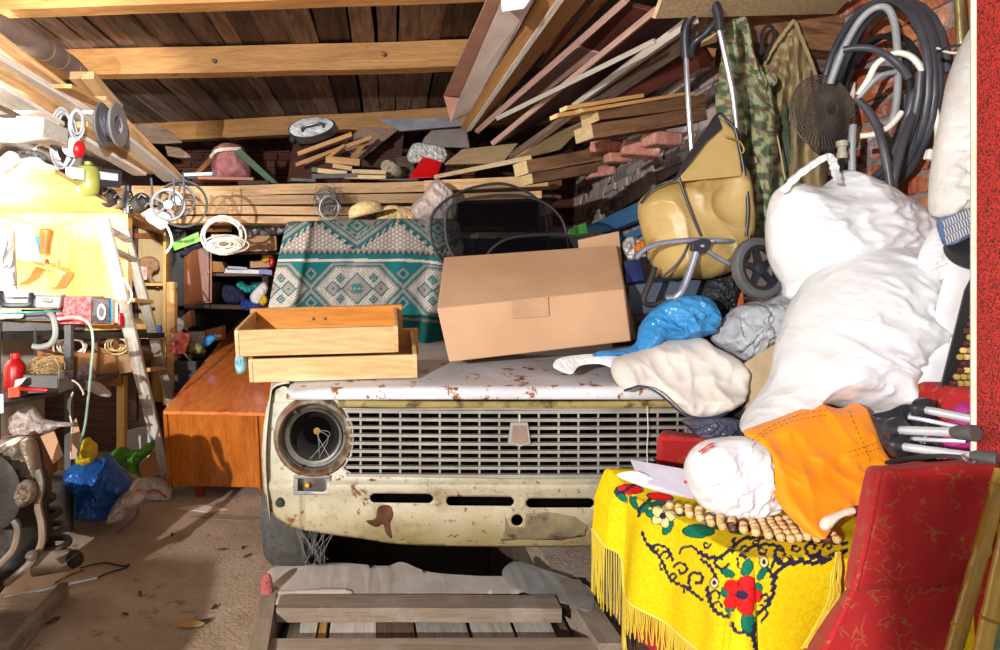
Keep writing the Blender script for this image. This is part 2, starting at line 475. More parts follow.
M_steel = plain('brushed_aluminium', 'b8bac2', 'c8cad2', rough=.3, metal=.9, bumps=.03)
M_tubegrey = plain('grey_metal_tube', '8f93a0', 'a7abb8', rough=.3, metal=.6, bumps=.03)
M_silver = plain('silver_painted_tube', 'c4c6ce', 'd0d2d8', rough=.35, metal=.3, bumps=.03)
M_pot = plain('scratched_aluminium', 'b4b4b4', '8a8a8a', rough=.35, metal=.85, scale=14, bumps=.15)
M_iron = plain('dusty_iron', '54493f', '6d6052', rough=.75, metal=.3, bumps=.4, bscale=30, dirt='8d7a66', dirtamt=.5)
M_ironl = plain('greasy_metal', '5c544c', '7a7268', rough=.5, metal=.35, bumps=.5, bscale=24, dirt='8a7662', dirtamt=.52)
M_irond = plain('black_grimy_steel', '2c2723', '3c342d', rough=.7, metal=.4, bumps=.4, dirt='6a5a4a', dirtamt=.35)
M_rust = plain('rusty_steel', '7a4a26', '4a2c18', rough=.85, bumps=.5, bscale=60, scale=14)
M_wire = plain('steel_wire', '9a9a9e', '7a7a7e', rough=.4, metal=.7, bumps=0)
M_wired = plain('dark_steel_mesh', '7c6e66', '5a504a', rough=.45, metal=.4, bumps=0)
M_red = plain('red_paint', 'c01414', 'a80f0f', rough=.35, bumps=.05)
M_redb = plain('bright_red_plastic', 'e01018', 'c80c14', rough=.4, bumps=.05)
M_greyp = plain('grey_plastic_case', '8a8680', '79756f', rough=.5, bumps=.1)
M_dgrey = plain('dark_grey_paint', '4a4644', '5a5654', rough=.6, bumps=.2)
M_navy = plain('navy_cloth', '1e2240', '2a3052', rough=.85, bumps=.3, bscale=80)
M_teal = plain('teal_film', '1c8a86', '2aa59c', rough=.4, bumps=.2)
M_green = plain('green_cloth', '3f7a1a', '5a9424', rough=.8, bumps=.3, bscale=60)
M_lime = plain('light_green_card', '9cd86a', '8acb58', rough=.6, bumps=.05)
M_yel = plain('yellow_plastic_film', 'c9a012', 'e0b818', rough=.4, bumps=.2)
M_bluep = wood('blue_painted_board', '78b4ea', '5a9cdc', rough=.45, bumps=.1, var=.05, dirt='2f5f94', dirtamt=.2)
M_greenp = wood('faded_green_board', '5c7a58', '48624a', rough=.6, bumps=.2, var=.05)
M_pink = plain('faded_pink_cloth', 'b87a78', '9c5c5c', rough=.9, bumps=.35, bscale=40, dirt='6a4238', dirtamt=.3)
M_brownw = wood('glossy_brown_veneer', '9a5426', '78401a', axis=2, rough=.35, coat=.3, bumps=.05, scale=2, stretch=5, var=.03)
M_straw = plain('woven_straw', 'f0d6a0', 'd0aa70', rough=.8, scale=60, bumps=.6, bscale=120)
M_tan = plain('tan_leatherette', 'bc9f64', 'ac8e54', rough=.42, scale=5, bumps=.12, bscale=50, dirt='7c6236', dirtamt=.32)
M_mag = plain('magenta_cloth', 'b0287a', '981e68', rough=.7, bumps=.2)
M_bamboo = plain('aged_bamboo', 'b08a2a', '8c6a1c', rough=.4, scale=6, bumps=.15, bscale=20)
M_bead = plain('pale_wooden_bead', 'e0b880', 'caa06a', rough=.4, bumps=0)
M_beadd = plain('dark_wooden_bead', '5a2c28', '40201e', rough=.4, bumps=0)
M_beady = plain('olive_wooden_bead', 'b39a4c', '9a8238', rough=.4, bumps=0)
M_brick_l = None
# ---------------------------------------------------------------- special materials
def mat_carpaint():
    m, nt, b = newmat('aged_white_car_paint'); vec = coords(nt, rnd=False)
    tc = nt.nodes.new('ShaderNodeTexCoord'); sx = nt.nodes.new('ShaderNodeSeparateXYZ'); nt.links.new(tc.outputs['Object'], sx.inputs[0])
    n1 = noiset(nt, vec, 5, 6, .6)
    ma = nt.nodes.new('ShaderNodeMath'); ma.operation = 'MULTIPLY_ADD'; nt.links.new(n1, ma.inputs[0]); ma.inputs[1].default_value = .35
    nt.links.new(sx.outputs[2], ma.inputs[2])
    f = ramp(nt, ma.outputs[0], [(.44, (1,1,1)), (.82, (0,0,0))])
    col = mix(nt, 'c4beac', '9a885c', f)
    col = mix(nt, col, '7d6a44', ramp(nt, noiset(nt, vec, 7, 10, .75), [(.5, (0,0,0)), (.7, (.85,.85,.85))]))
    rs = ramp(nt, noiset(nt, vec, 38, 6, .7), [(.60, (0,0,0)), (.65, (1,1,1))])
    col = mix(nt, col, '6a3c1c', rs)
    rs2 = ramp(nt, noiset(nt, vec, 4.2, 12, .75, .5), [(.615, (0,0,0)), (.65, (1,1,1))])
    col = mix(nt, col, '6e4422', rs2)
    nt.links.new(col, b.inputs['Base Color']); b.inputs['Roughness'].default_value = .5
    bump(nt, b, noiset(nt, vec, 30, 6), .2); return m
def mat_hood():
    m, nt, b = newmat('chalky_white_bonnet_paint'); vec = coords(nt, rnd=False)
    col = ramp(nt, noiset(nt, vec, 4, 6), [(.35, 'b8b4b4'), (.65, 'd8d6da')])
    tc = nt.nodes.new('ShaderNodeTexCoord'); sx = nt.nodes.new('ShaderNodeSeparateXYZ'); nt.links.new(tc.outputs['Object'], sx.inputs[0])
    mr = nd(nt, 'ShaderNodeMapRange'); nt.links.new(sx.outputs[1], mr.inputs[0]); mr.inputs[1].default_value = -.49; mr.inputs[2].default_value = -.52; mr.inputs[3].default_value = 0; mr.inputs[4].default_value = .045
    ad = nt.nodes.new('ShaderNodeMath'); ad.operation = 'ADD'; nt.links.new(noiset(nt, vec, 16, 8, .72), ad.inputs[0]); nt.links.new(mr.outputs[0], ad.inputs[1])
    rs = ramp(nt, ad.outputs[0], [(.60, (0,0,0)), (.635, (1,1,1))])
    col = mix(nt, col, '8a5220', rs)
    nt.links.new(col, b.inputs['Base Color']); b.inputs['Roughness'].default_value = .45
    bump(nt, b, noiset(nt, vec, 20, 6), .1); return m
def mat_floor():
    m, nt, b = newmat('trodden_earth_floor'); vec = coords(nt, rnd=False)
    col = ramp(nt, noiset(nt, vec, 1.6, 8, .65), [(.3, '9a8068'), (.5, 'b89e86'), (.7, 'cdb6a0')])
    col = mix(nt, col, '6e5846', ramp(nt, noiset(nt, vec, 12, 8, .7), [(.58, (0,0,0)), (.72, (1,1,1))]))
    col = mix(nt, col, 'cfc4b8', ramp(nt, noiset(nt, vec, 60, 4, .7), [(.68, (0,0,0)), (.72, (1,1,1))]))
    nt.links.new(col, b.inputs['Base Color']); b.inputs['Roughness'].default_value = .9
    ad = nt.nodes.new('ShaderNodeMath'); ad.operation = 'ADD'
    nt.links.new(noiset(nt, vec, 7, 10, .7), ad.inputs[0]); nt.links.new(noiset(nt, vec, 70, 5, .7), ad.inputs[1])
    bump(nt, b, ad.outputs[0], .7, .02); return m
def mat_brick(name, cols, mortar=None, white=.45, wcol='cfc4c4'):
    m, nt, b = newmat(name); vec = coords(nt, rnd=False)
    ge = nt.nodes.new('ShaderNodeNewGeometry')
    n = len(cols)
    col = ramp(nt, ge.outputs['Random Per Island'], [(i/(n-1), c) for i, c in enumerate(cols)])
    col = mix(nt, col, ramp(nt, noiset(nt, vec, 30, 6, .7), [(.3, (.6,.6,.6)), (.7, (1.1,1.1,1.1))]), 1.0, 'MULTIPLY')
    tc2 = nt.nodes.new('ShaderNodeTexCoord'); sy = nt.nodes.new('ShaderNodeSeparateXYZ'); nt.links.new(tc2.outputs['Object'], sy.inputs[0])
    mr = nd(nt, 'ShaderNodeMapRange'); nt.links.new(sy.outputs[1], mr.inputs[0]); mr.inputs[1].default_value = -.6; mr.inputs[2].default_value = .1; mr.inputs[3].default_value = 0; mr.inputs[4].default_value = white*.62
    ad = nt.nodes.new('ShaderNodeMath'); ad.operation = 'ADD'; nt.links.new(noiset(nt, vec, 5, 10, .75), ad.inputs[0]); nt.links.new(mr.outputs[0], ad.inputs[1])
    col = mix(nt, col, wcol, ramp(nt, ad.outputs[0], [(1-white-.07, (0,0,0)), (1-white+.07, (1,1,1))]))
    nt.links.new(col, b.inputs['Base Color']); b.inputs['Roughness'].default_value = .9
    bump(nt, b, noiset(nt, vec, 35, 8, .7), .8, .02); return m
def mat_mortar():
    m, nt, b = newmat('rough_mortar'); vec = coords(nt, rnd=False)
    col = ramp(nt, noiset(nt, vec, 9, 10, .7), [(.3, '8a807a'), (.5, 'b4aaa8'), (.7, 'd8d0d0')])
    nt.links.new(col, b.inputs['Base Color']); b.inputs['Roughness'].default_value = .95
    bump(nt, b, noiset(nt, vec, 25, 10, .75), 1.0, .03); return m
def mat_redvelour():
    m, nt, b = newmat('worn_red_upholstery'); vec = coords(nt)
    w = nd(nt, 'ShaderNodeTexVoronoi', Scale=34); w.feature = 'DISTANCE_TO_EDGE'
    dv = nd(nt, 'ShaderNodeTexNoise', Scale=9, Detail=3); nt.links.new(vec, dv.inputs['Vector'])
    mx = nt.nodes.new('ShaderNodeVectorMath'); mx.operation = 'MULTIPLY_ADD'
    nt.links.new(dv.outputs['Color'], mx.inputs[0]); mx.inputs[1].default_value = (.18,.18,.18); nt.links.new(vec, mx.inputs[2])
    nt.links.new(mx.outputs[0], w.inputs['Vector'])
    line = ramp(nt, w.outputs['Distance'], [(.02, (1,1,1)), (.07, (0,0,0))])
    msk = ramp(nt, noiset(nt, vec, 22, 3), [(.5, (0,0,0)), (.58, (1,1,1))])
    ml = nt.nodes.new('ShaderNodeMath'); ml.operation = 'MULTIPLY'; nt.links.new(line, ml.inputs[0]); nt.links.new(msk, ml.inputs[1])
    base = ramp(nt, noiset(nt, vec, 6, 6), [(.3, '9c1014'), (.7, 'b01418')])
    col = mix(nt, base, '9c5424', ml.outputs[0])
    col = mix(nt, col, 'b8606a', ramp(nt, noiset(nt, vec, 7, 8, .7), [(.68, (0,0,0)), (.78, (1,1,1))]))
    nt.links.new(col, b.inputs['Base Color']); b.inputs['Roughness'].default_value = .85; b.inputs['Sheen Weight'].default_value = .03
    bump(nt, b, noiset(nt, vec, 160, 4), .3, .005); return m
def mat_speckred():
    m, nt, b = newmat('red_and_black_tweed'); vec = coords(nt)
    col = ramp(nt, noiset(nt, vec, 230, 3, .7), [(.44, '3a0c10'), (.50, 'c42418'), (.6, 'd4382a')])
    nt.links.new(col, b.inputs['Base Color']); b.inputs['Roughness'].default_value = .9
    bump(nt, b, noiset(nt, vec, 200, 3), .5, .005); return m
def mat_chip():
    m, nt, b = newmat('raw_chipboard'); vec = coords(nt)
    col = ramp(nt, noiset(nt, vec, 90, 6, .75), [(.35, '9c8460'), (.5, 'c0a67e'), (.65, 'd2bb92')])
    nt.links.new(col, b.inputs['Base Color']); b.inputs['Roughness'].default_value = .85; return m
def mat_tyre():
    m, nt, b = newmat('dusty_tyre_rubber'); vec = coords(nt)
    col = ramp(nt, noiset(nt, vec, 10, 8, .7), [(.35, '3c3936'), (.65, '5c5753')])
    nt.links.new(col, b.inputs['Base Color']); b.inputs['Roughness'].default_value = .85
    bump(nt, b, noiset(nt, vec, 60, 4), .4, .006); return m
def mat_mesh(name, c, alpha):
    m, nt, b = newmat(name)
    b.inputs['Base Color'].default_value = (*srgb(c), 1); b.inputs['Roughness'].default_value = .9; b.inputs['Specular IOR Level'].default_value = .1; b.inputs['Alpha'].default_value = alpha
    return m
M_car = mat_carpaint(); M_hood = mat_hood(); M_floor = mat_floor(); M_mortar = mat_mortar()
M_brick = mat_brick('old_red_brick', ['c8602e', 'e08a58', 'a84a3c', 'd8743e', '98504a', 'e6986a'], white=.40, wcol='e6cec8')
M_brickd = mat_brick('dark_back_brick', ['6a3428', '5a2e26', '7a4434'], white=.2, wcol='5a5048')
M_redv = mat_redvelour(); M_tweed = mat_speckred(); M_chip = mat_chip(); M_tyre = mat_tyre()
M_mesh = mat_mesh('black_sunshade_mesh', '060307', .36)
M_clear = plain('clear_dusty_film', 'bdb3aa', 'd2cac4', rough=.2, bumps=.2, bscale=30, alpha=.55)
M_grille = plain('dusty_grey_grille', 'a39c90', '8a8276', rough=.5, metal=.2, bumps=.1)
M_void = plain('unlit_engine_bay', '060504', '090706', rough=1, spec=.02)  # near-black paints the darkness of closed-in spaces
M_yelpaint = plain('yellowed_strip_paint', 'a8945c', '8f7c48', rough=.6, dirt='5a4020', dirtamt=.42, dscale=14)
M_bez = plain('rust_eaten_headlamp_rim', '8c8068', '6e6048', rough=.7, dirt='5c3c22', dirtamt=.5, dscale=18, bumps=.5)
M_wall = plain('pale_plastered_wall', 'd8ccb8', 'e6dccb', rough=.9, bumps=.3, bscale=20)
M_soil = plain('pit_earth', '5c4a3a', '6e5a48', rough=.95, bumps=.5)

# ---------------------------------------------------------------- the setting
def struct(name, mb, mat, **k):
    return mb.build(name, mat, kind='structure', **k)
HX0, HX1, HY0, HY1 = -.40, .66, 2.06, 4.2
m = MB()
for a in ((-2.6, HX0, -.6, 7), (HX1, 2.2, -.6, 7), (HX0, HX1, -.6, HY0), (HX0, HX1, HY1, 7)):
    m.bx(a[0], a[1], a[2], a[3], -.12, 0)
struct('floor', m, M_floor, smooth=False)
m = MB(); m.bx(HX0-.05, HX1+.05, HY0-.1, HY1+.1, -.75, -.7)
m.bx(HX0-.05, HX0, HY0-.1, HY1+.1, -.7, -.12); m.bx(HX1, HX1+.05, HY0-.1, HY1+.1, -.7, -.12)
m.bx(HX0, HX1, HY0-.1, HY0-.02, -.7, -.12); m.bx(HX0, HX1, HY1+.02, HY1+.1, -.7, -.12)
tag(m.build('floor_pit', M_soil, smooth=False), 'sunken inspection pit in the earth floor before the car', kind='structure')
def plaster():
    m = MB(); n = 150; k = 70; vs = []; keep = []
    for j in range(k+1):
        for i in range(n+1):
            y = 2.55 + 3.9*i/n; z = .85 + 1.35*j/k
            vs.append((1.856 - .014*noise.noise(V((y*4,z*5,1))) - .02*abs(noise.noise(V((y*11,z*14,5)))), y, z))
    for j in range(k):
        for i in range(n):
            y = 2.55 + 3.9*(i+.5)/n; z = .85 + 1.35*(j+.5)/k
            a = noise.noise(V((y*1.8, z*2.6, 4))) + .5*noise.noise(V((y*6, z*8, 2))) - .35*max(0, (3.0-y)) - .5*max(0, z-1.75)
            if a > -.12: keep.append((j*(n+1)+i, j*(n+1)+i+1, (j+1)*(n+1)+i+1, (j+1)*(n+1)+i))
    m.add(vs, keep); struct('wall_right_plaster', m, plain('pinkish_lime_plaster', 'e6d4ce', 'c8a8a0', rough=.95, bumps=.8, bscale=40, scale=9, dirt='b07868', dirtamt=.32, dscale=7), thick=.012)
plaster()
m = MB().bx(-2.55, -2.4, -.6, 7, 0, 2.75); struct('wall_left', m, M_wall, smooth=False)
# right wall: single bricks with mortar behind
m = MB(); rnd = random.Random(3)
z = 0; row = 0
while z < 2.7:
    y = -.6 - (row % 2)*.13
    while y < 6.6:
        L = .25 + rnd.uniform(-.01, .01)
        j = rnd.uniform(0, .03)
        if y > .9:
            m.box((1.86 + j + .055, y+L/2, z+.036), (.11, L-.014, .066-rnd.uniform(0,.008)), Matrix.Rotation(rnd.uniform(-.03,.03), 3, 'Z') @ Matrix.Rotation(rnd.uniform(-.025,.025), 3, 'X'))
        y += L
    z += .078; row += 1
struct('wall_right', m, M_brick, bevel=.006, smooth=False)
m = MB().bx(1.885, 2.05, -.6, 6.7, 0, 2.75); o = struct('wall_right_mortar', m, M_mortar, smooth=False)
m = MB(); z = 0; row = 0
while z < 2.7:
    x = -2.5 - (row % 2)*.13
    while x < 1.95:
        m.box((x+.125, 6.5, z+.036), (.236, .1+rnd.uniform(0,.02), .064)); x += .25
    z += .078; row += 1
m2 = m; struct('wall_back', m2, M_brickd, smooth=False)
struct('wall_back_mortar', MB().bx(-2.5, 2, 6.5, 6.65, 0, 2.75), M_soil, smooth=False)
# ceiling planks with wavy edges
m = MB(); x = -2.45; rnd = random.Random(11)
while x < 2.0:
    w = rnd.uniform(.10, .19); g = rnd.uniform(.004, .016); sd = rnd.random()*99; zt = 2.52 + rnd.uniform(0, .02); n = 34
    vs = []; fs = []; sl = rnd.uniform(-.006, .006)
    for i in range(n+1):
        y = 1.6 + 5.1*i/n
        a = x + .014*noise.noise(V((y*1.4, sd, 0))) + sl*(y-3.5); b_ = x + w - g + .014*noise.noise(V((y*1.7, sd+20, 0))) + sl*(y-3.5)
        vs += [(a, y, zt), (b_, y, zt), (b_, y, zt+.022), (a, y, zt+.022)]
    for i in range(n):
        for k in range(4): fs.append((i*4+k, i*4+(k+1)%4, i*4+4+(k+1)%4, i*4+4+k))
    fs += [(3,2,1,0), (n*4, n*4+1, n*4+2, n*4+3)]
    m.add(vs, fs); x += w
struct('ceiling', m, M_ceil, angle=30)
struct('ceiling_underlay', MB().bx(-2.5, 2.05, 1.5, 6.7, 2.6, 2.63), M_void, smooth=False)
def beamz(name, a, b, ext, h=.15, d=.09, z=2.37):
    A = PZ(*a, z+h/2) if False else PZ(a[0], a[1], z); B = PZ(b[0], b[1], z)
    dr = (B-A).normalized(); A = A - dr*ext[0]; B = B + dr*ext[1]
    o = board(name, A + V((0,d/2,h/2)), B + V((0,d/2,h/2)), d, h, M_beam, n=20, warp=.012)
    o['kind'] = 'structure'; return o
beamz('trim_1', (0,10), (250,1), (.7, 2.6)); beamz('trim_2', (80,75), (465,67), (.3, 1.9)); beamz('trim_3', (160,141), (450,127), (.6, 1.3))
# bolts in the beams
for i, (px, py, d, lab) in enumerate([(214, 61, 3.62, 'rusty bolt head in the long pine ceiling beam, left one'), (383, 54, 3.55, 'rusty bolt head in the long pine ceiling beam, right one')]):
    MB().lathe([(.013,0),(.013,.006),(.006,.012)], P(px, py, d), (0,-1,0), 8).build('bolt', M_iron, None, lab, 'bolt', 'bolts in the ceiling beam')

# ---------------------------------------------------------------- the car
DC = 2.10; K = F/DC; CARX = (519-CX)/K
car = T('car', (CARX, 2.9, 0), 'rusty white saloon car nose with missing headlamps, buried under clutter', 'car')
def mirx(l): return [(1038-x, y) for x, y in l]
ll = [(283,386),(276,390),(268,402),(264,425),(262,455),(264,490),(269,507),(276,517),(290,526),(304,530),(330,534),(360,538),(390,543),(420,545),(470,546),(519,546.5)]
rr = [(1038-x, y) for x, y in ll[::-1][1:]]
topl = [(753,386),(751,394),(748,400),(700,404),(640,404),(519,402.5),(400,402),(330,400),(300,399),(290,394),(287,387)]
outl = ll + rr + topl
def circ(cx, cy, r, n=40, ry=None): return [(cx+r*math.cos(2*math.pi*i/n), cy+(ry or r)*math.sin(2*math.pi*i/n)) for i in range(n)]
gl = [(347,408),(519,409),(691,408),(697,418),(702,438),(697,458),(690,470),(682,477),(519,479),(353,472),(346,466),(352,440),(350,420)]
gl = [(345,409),(519,409),(693,409),(690,425),(688,440),(691,460),(694,471),(685,477),(519,478),(353,473),(344,469),(350,452),(351,436),(349,420)]
def rrect(x0, y0, x1, y1, s=0):
    r = 3; return [(x0+r,y0),(x1-r,y0+s),(x1,y0+r+s),(x1,y1-r+s),(x1-r,y1+s),(x0+r,y1),(x0,y1-r),(x0,y0+r)]
holes = [circ(314,437,36.5), circ(724,437,36.5), gl, rrect(370,493,433,502.5,.5), rrect(446,496,514,505.5,.5), rrect(526,498,594,507.5,0), rrect(606,498,668,507.5,0),
         circ(517,520,6,12), rrect(297,477.5,327,492)]
def dpan(x, y):
    a = max(0, abs(x-519)-195)/62
    d = DC + .13*a**2.2
    if y > 512: d += ((y-512)/34)**2*.07
    if y < 402: d += .01
    # the rolled lip under the grille
    d -= .022*math.exp(-((y-486)/4.5)**2) if y < 486 else .022*math.exp(-((y-486)/9)**2)
    if 372 < x < 395 and y > 500: d += .012*math.exp(-((x-384)/7)**2-((y-518)/12)**2)
    d += .02*math.exp(-((x-303)/1.6)**2) if 493 < y else 0
    d += .004*noise.noise(V((x*.03, y*.04, 0)))
    return d
front = plate('front_panel', outl, holes, dpan, M_car, res=2.2, thick=.004, parent=car)
# yellowed strip between bonnet and grille
m = MB().grid(lambda u, v: P(338+u*362, 399.5+v*8 + (1.5*math.sin(u*3.14)), DC-.004+.012*math.sin(v*3.1)*-1), 30, 4)
m.build('grille_strip', M_yelpaint, car, thick=.003)
# rust flake patches
plate('rust_patch', [(378,508),(384,505),(391,507),(393,516),(390,524),(392,538),(386,533),(383,524),(376,527),(366,521),(375,519)], [], lambda x, y: dpan(x,y)-.004, plain('bare_rust', '5a3418', '3e2412', rough=.9, bumps=.5, scale=30), res=1.5, parent=car, sm=True, label='brown rust eaten patch')
plate('rust_patch', [(500,514),(520,511),(548,512),(575,517),(588,526),(585,538),(560,542),(520,541),(500,543),(508,530)], [], lambda x, y: dpan(x,y)-.004, plain('bare_primer', '6e6450', '8a7a58', rough=.8, bumps=.3, scale=20, dirt='4c3420', dirtamt=.4, dscale=14), res=2, parent=car, sm=True, holes=None if False else [] , label='wide bare primer patch') if False else \
plate('primer_patch', [(505,515),(509,526),(525,527),(526,514),(548,512),(575,517),(588,526),(585,536),(560,540),(520,539),(500,541),(505,530)], [], lambda x, y: dpan(x,y)-.003, plain('bare_primer', '6e6450', '8a7a58', rough=.8, bumps=.3, scale=20, dirt='4c3420', dirtamt=.4, dscale=14), res=2, parent=car, label='wide bare primer patch')
# near-black box paints the engine bay darkness behind the openings
m = MB()
m.bx(-.30, 1.14, 2.19, 2.23, .38, .76); m.build('dark_radiator_box', M_void, car)
# grille bars
gm = MB()
xs0, xs1 = 347, 691
for i in range(9):
    y = 411 + i*7.95
    l = 346 + (4 if 2 < i < 6 else 0) + (abs(i-4)*.0)
    pts = [P(l + (1038-2*l)*t/12, y + .9*math.sin(t/12*3.14), DC-.012) for t in range(13)]
    for a, b_ in zip(pts[:-1], pts[1:]):
        pass
    h = .0045
    vs = []
    for p in pts: vs += [p+V((0,-.008,-h)), p+V((0,-.008,h)), p+V((0,.012,h)), p+V((0,.012,-h))]
    fs = []
    for k in range(12):
        for q in range(4): fs.append((k*4+q, k*4+(q+1)%4, k*4+4+(q+1)%4, k*4+4+q))
    fs += [(3,2,1,0), (48,49,50,51)]
    gm.add(vs, fs)
for i in range(17):
    x = 519 + (i-8)*19.8
    gm.hexa([P(x-1, 476.5, DC-.006), P(x+1, 476.5, DC-.006), P(x+1, 476.5, DC+.008), P(x-1, 476.5, DC+.008), P(x-1, 410, DC-.006), P(x+1, 410, DC-.006), P(x+1, 410, DC+.008), P(x-1, 410, DC+.008)])
# frame and broken slanted ends
for sx in (1, -1):
    q = lambda x, y, d=DC-.01: P(x if sx == 1 else 1038-x, y, d)
    gm.tube([q(345,410), q(352,425), q(353,440), q(351,455), q(343,468), q(353,475), q(519,478)], .004, 5)
    gm.tube([q(345,410), q(519,409)], .005, 5)
gm.build('grille', M_grille, car)
# badge
bd = MB().prism([P(511,422.5,DC-.03), P(528,422.5,DC-.03), P(531,444,DC-.03), P(520,447,DC-.03), P(508,444,DC-.03)], (0,.012,0)).build('badge_frame', plain('dull_badge','8e8a84','a29e98',rough=.5,metal=.2), car, bevel=.002)
MB().prism([P(513.5,426,DC-.034), P(526,426,DC-.034), P(528,442,DC-.034), P(520,444,DC-.034), P(511.5,442,DC-.034)], (0,.008,0)).build('badge_plate', plain('faded_badge_red', '7c6254', '8c7464', rough=.5), bd, label='faded reddish blank plate')
MB().tube([P(519.5,415,DC-.014), P(519.5,423,DC-.02)], .004, 6).build('badge_stem', M_grille, bd)
# headlamp openings: rusty rim, bowl, inner bucket, wiring
for sx, nm in ((0,'left'), (1,'right')):
    cx = 314 if sx == 0 else 724
    c = P(cx, 437, DC)
    rim = MB()
    r = 36.5/K
    rim.lathe([(r+.014, .012), (r+.012, -.004), (r+.004, -.018), (r-.004, -.020), (r-.010, -.010), (r-.012, .03)], c, (0,1,0), 40, cap=False)
    rim = rim.build('headlamp_rim', M_bez, car, thick=.002)
    bw = MB().lathe([(r-.012, .0), (r-.016, .02), (r-.028, .022), (r-.030, .01), (r-.037, .012), (r-.042, .05), (r-.075, .10), (.022, .125), (.001,.126)], c, (0,1,0), 40, cap=False)
    bw.build('headlamp_bowl', plain('dusty_lamp_bowl', '5e584e', '474038', rough=.45, metal=.3, bumps=.1, dirt='2c231a', dirtamt=.45), rim, thick=.0015)
    MB().lathe([(r-.044,.045),(r-.076,.098),(.023,.123),(.001,.1235)], c, (0,1,0), 40, cap=False).build('bucket', plain('dark_bucket','100d0b','1e1914',rough=.7,bumps=.1,spec=.15), rim, thick=.001)  # dark liner over the inside of the bowl
    MB().lathe([(.012,-.02),(.012,.02),(.006,.02)], c + V((0,.105,.0)), (0,1,0), 12).build('bulb_socket', plain('tarnished_brass', '8a6a34', '6a4a20', rough=.5, metal=.6), rim)
    wr = MB()
    for k in range(5):
        rn = random.Random(k+sx*9)
        wr.tube(cat_path([c + V((0.0,.1,0)), c + V((rn.uniform(0,.05), .05, rn.uniform(-.06,.0))), c + V((rn.uniform(-.02,.07), .01, rn.uniform(-.08,-.03)))], 5), .0009, 5)
    wr.build('wiring', M_void if False else M_hoseg, rim)
    for k in range(3):
        a = 2.2 + k*2.1
        MB().box(c + V((math.cos(a)*(r-.014), -.006, math.sin(a)*(r-.014))), (.014,.006,.008), Matrix.Rotation(-a, 3, 'Y')).build('clip', M_black, rim)
    # side lamp
    ox = 0 if sx == 0 else 412 - 0
    X0 = 293.5 if sx == 0 else 1038-330.5
    lamp = MB()
    for q in ((X0,475,X0+37,478.5), (X0,491,X0+37,495), (X0,478.5,X0+4.5,491), (X0+32,478.5,X0+37,491)):
        lamp.hexa([P(q[0],q[3],DC-.014), P(q[2],q[3],DC-.014), P(q[2],q[3],DC+.03), P(q[0],q[3],DC+.03), P(q[0],q[1],DC-.014), P(q[2],q[1],DC-.014), P(q[2],q[1],DC+.03), P(q[0],q[1],DC+.03)])
    lp = lamp.build('side_lamp_frame', plain('dull_chrome','7c7a76','94928c',rough=.45,metal=.5,dirt='5a5044',dirtamt=.3), car, bevel=.002)
    MB().hexa([P(X0+4,491,DC+.022), P(X0+33,491,DC+.022), P(X0+33,491,DC+.05), P(X0+4,491,DC+.05), P(X0+4,478,DC+.022), P(X0+33,478,DC+.022), P(X0+33,478,DC+.05), P(X0+4,478,DC+.05)]).build('reflector', plain('dull_reflector', '57524c', '8d8880', rough=.3, metal=.6), lp)
    MB().ball(P(X0+14, 485.5, DC+.012), .009, 10).build('bulb', plain('amber_bulb', 'e0a020', 'd08a10', rough=.3), lp, label='amber bulb')
MB().lathe([(.013,-.006),(.016,.004),(.016,.012)], P(279.5,503,2.14), (.4,1,0), 14).build('rubber_plug', M_black, car)
# bonnet
def hoodf(u, v):
    x = P(287 + u*464, 400, DC).x; y = DC - .012 + v*1.0
    px = 287 + u*464
    z = EYE - (386-CY)/K - .004 + .10*v - .03*v*v - .012*(2*u-1)**4
    z += .006*math.exp(-((u-.5)/.22)**2)*math.sin(min(1,v*2)*1.57)
    return V((x, y, z))
m = MB(); nu, nv = 60, 30
def hoodg(u, v):
    if v < .12:
        t = v/.12; p = hoodf(u, 0); r = t*math.pi/2
        z0 = P(0, 399.5, DC-.012).z + .0015*math.sin(u*3.1)
        return V((p.x, p.y + .012*(1-math.cos(r)) - .004, z0 + (p.z-z0)*math.sin(r)))
    return hoodf(u, (v-.12)/.88) + V((0,.008,0))
m.grid(hoodg, nu, nv)
m.build('bonnet', M_hood, car, thick=.004, angle=50)
# wings beside the bonnet, body side with wheel arch, cabin
XL = CARX - .86; XR = CARX + .86
for s in (-1, 1):
    xo = CARX + s*.86; xi = CARX + s*.762
    m = MB()
    def fen(u, v, s=s):
        y = 2.16 + v*1.05
        X = xi + (xo - xi)*min(1, u*2) if u < .5 else xo
        x = CARX + s*(.762 + .062*math.sin(min(1,u*2)*math.pi/2)) + s*.03*min(1, v*6) 
        z = EYE - (386-CY)/K + .085*v - .02*v*v - .03*(1-math.cos(min(1,u*2)*math.pi/2))
        if u > .5:
            low = .36
            yc = 2.72
            if abs(y-yc) < .34: low = max(low, .30 + math.sqrt(max(0, .34**2-(y-yc)**2)))
            t = (u-.5)*2; z = z + (low - z)*t
            x += s*.02*math.sin(t*3)
        return V((x, y, z))
    m.grid(fen, 16, 30)
    m.build('wing', M_car, car, thick=.003, angle=50)
prof = [(3.16,.40),(3.16,.92),(3.62,1.44),(3.8,1.475),(4.75,1.46),(5.15,.98),(6.0,.93),(6.03,.40)]
m = MB().prism([V((XL+.02, y, z)) for y, z in prof], (2*.84, 0, 0)); m.build('body', M_car, car, bevel=.03)
m = MB(); 
m.prism([V((CARX-.66, 3.19, .97)), V((CARX+.66, 3.19, .97)), V((CARX+.58, 3.60, 1.41)), V((CARX-.58, 3.60, 1.41))], (0, -.012, .012))
m.build('windscreen', plain('dusty_glass', '20262a', '2c3236', rough=.15, bumps=0), car)
m = MB()
m.bx(XL+.1, XR-.1, 2.3, 3.2, .30, .36); m.build('underbody', M_void, car)
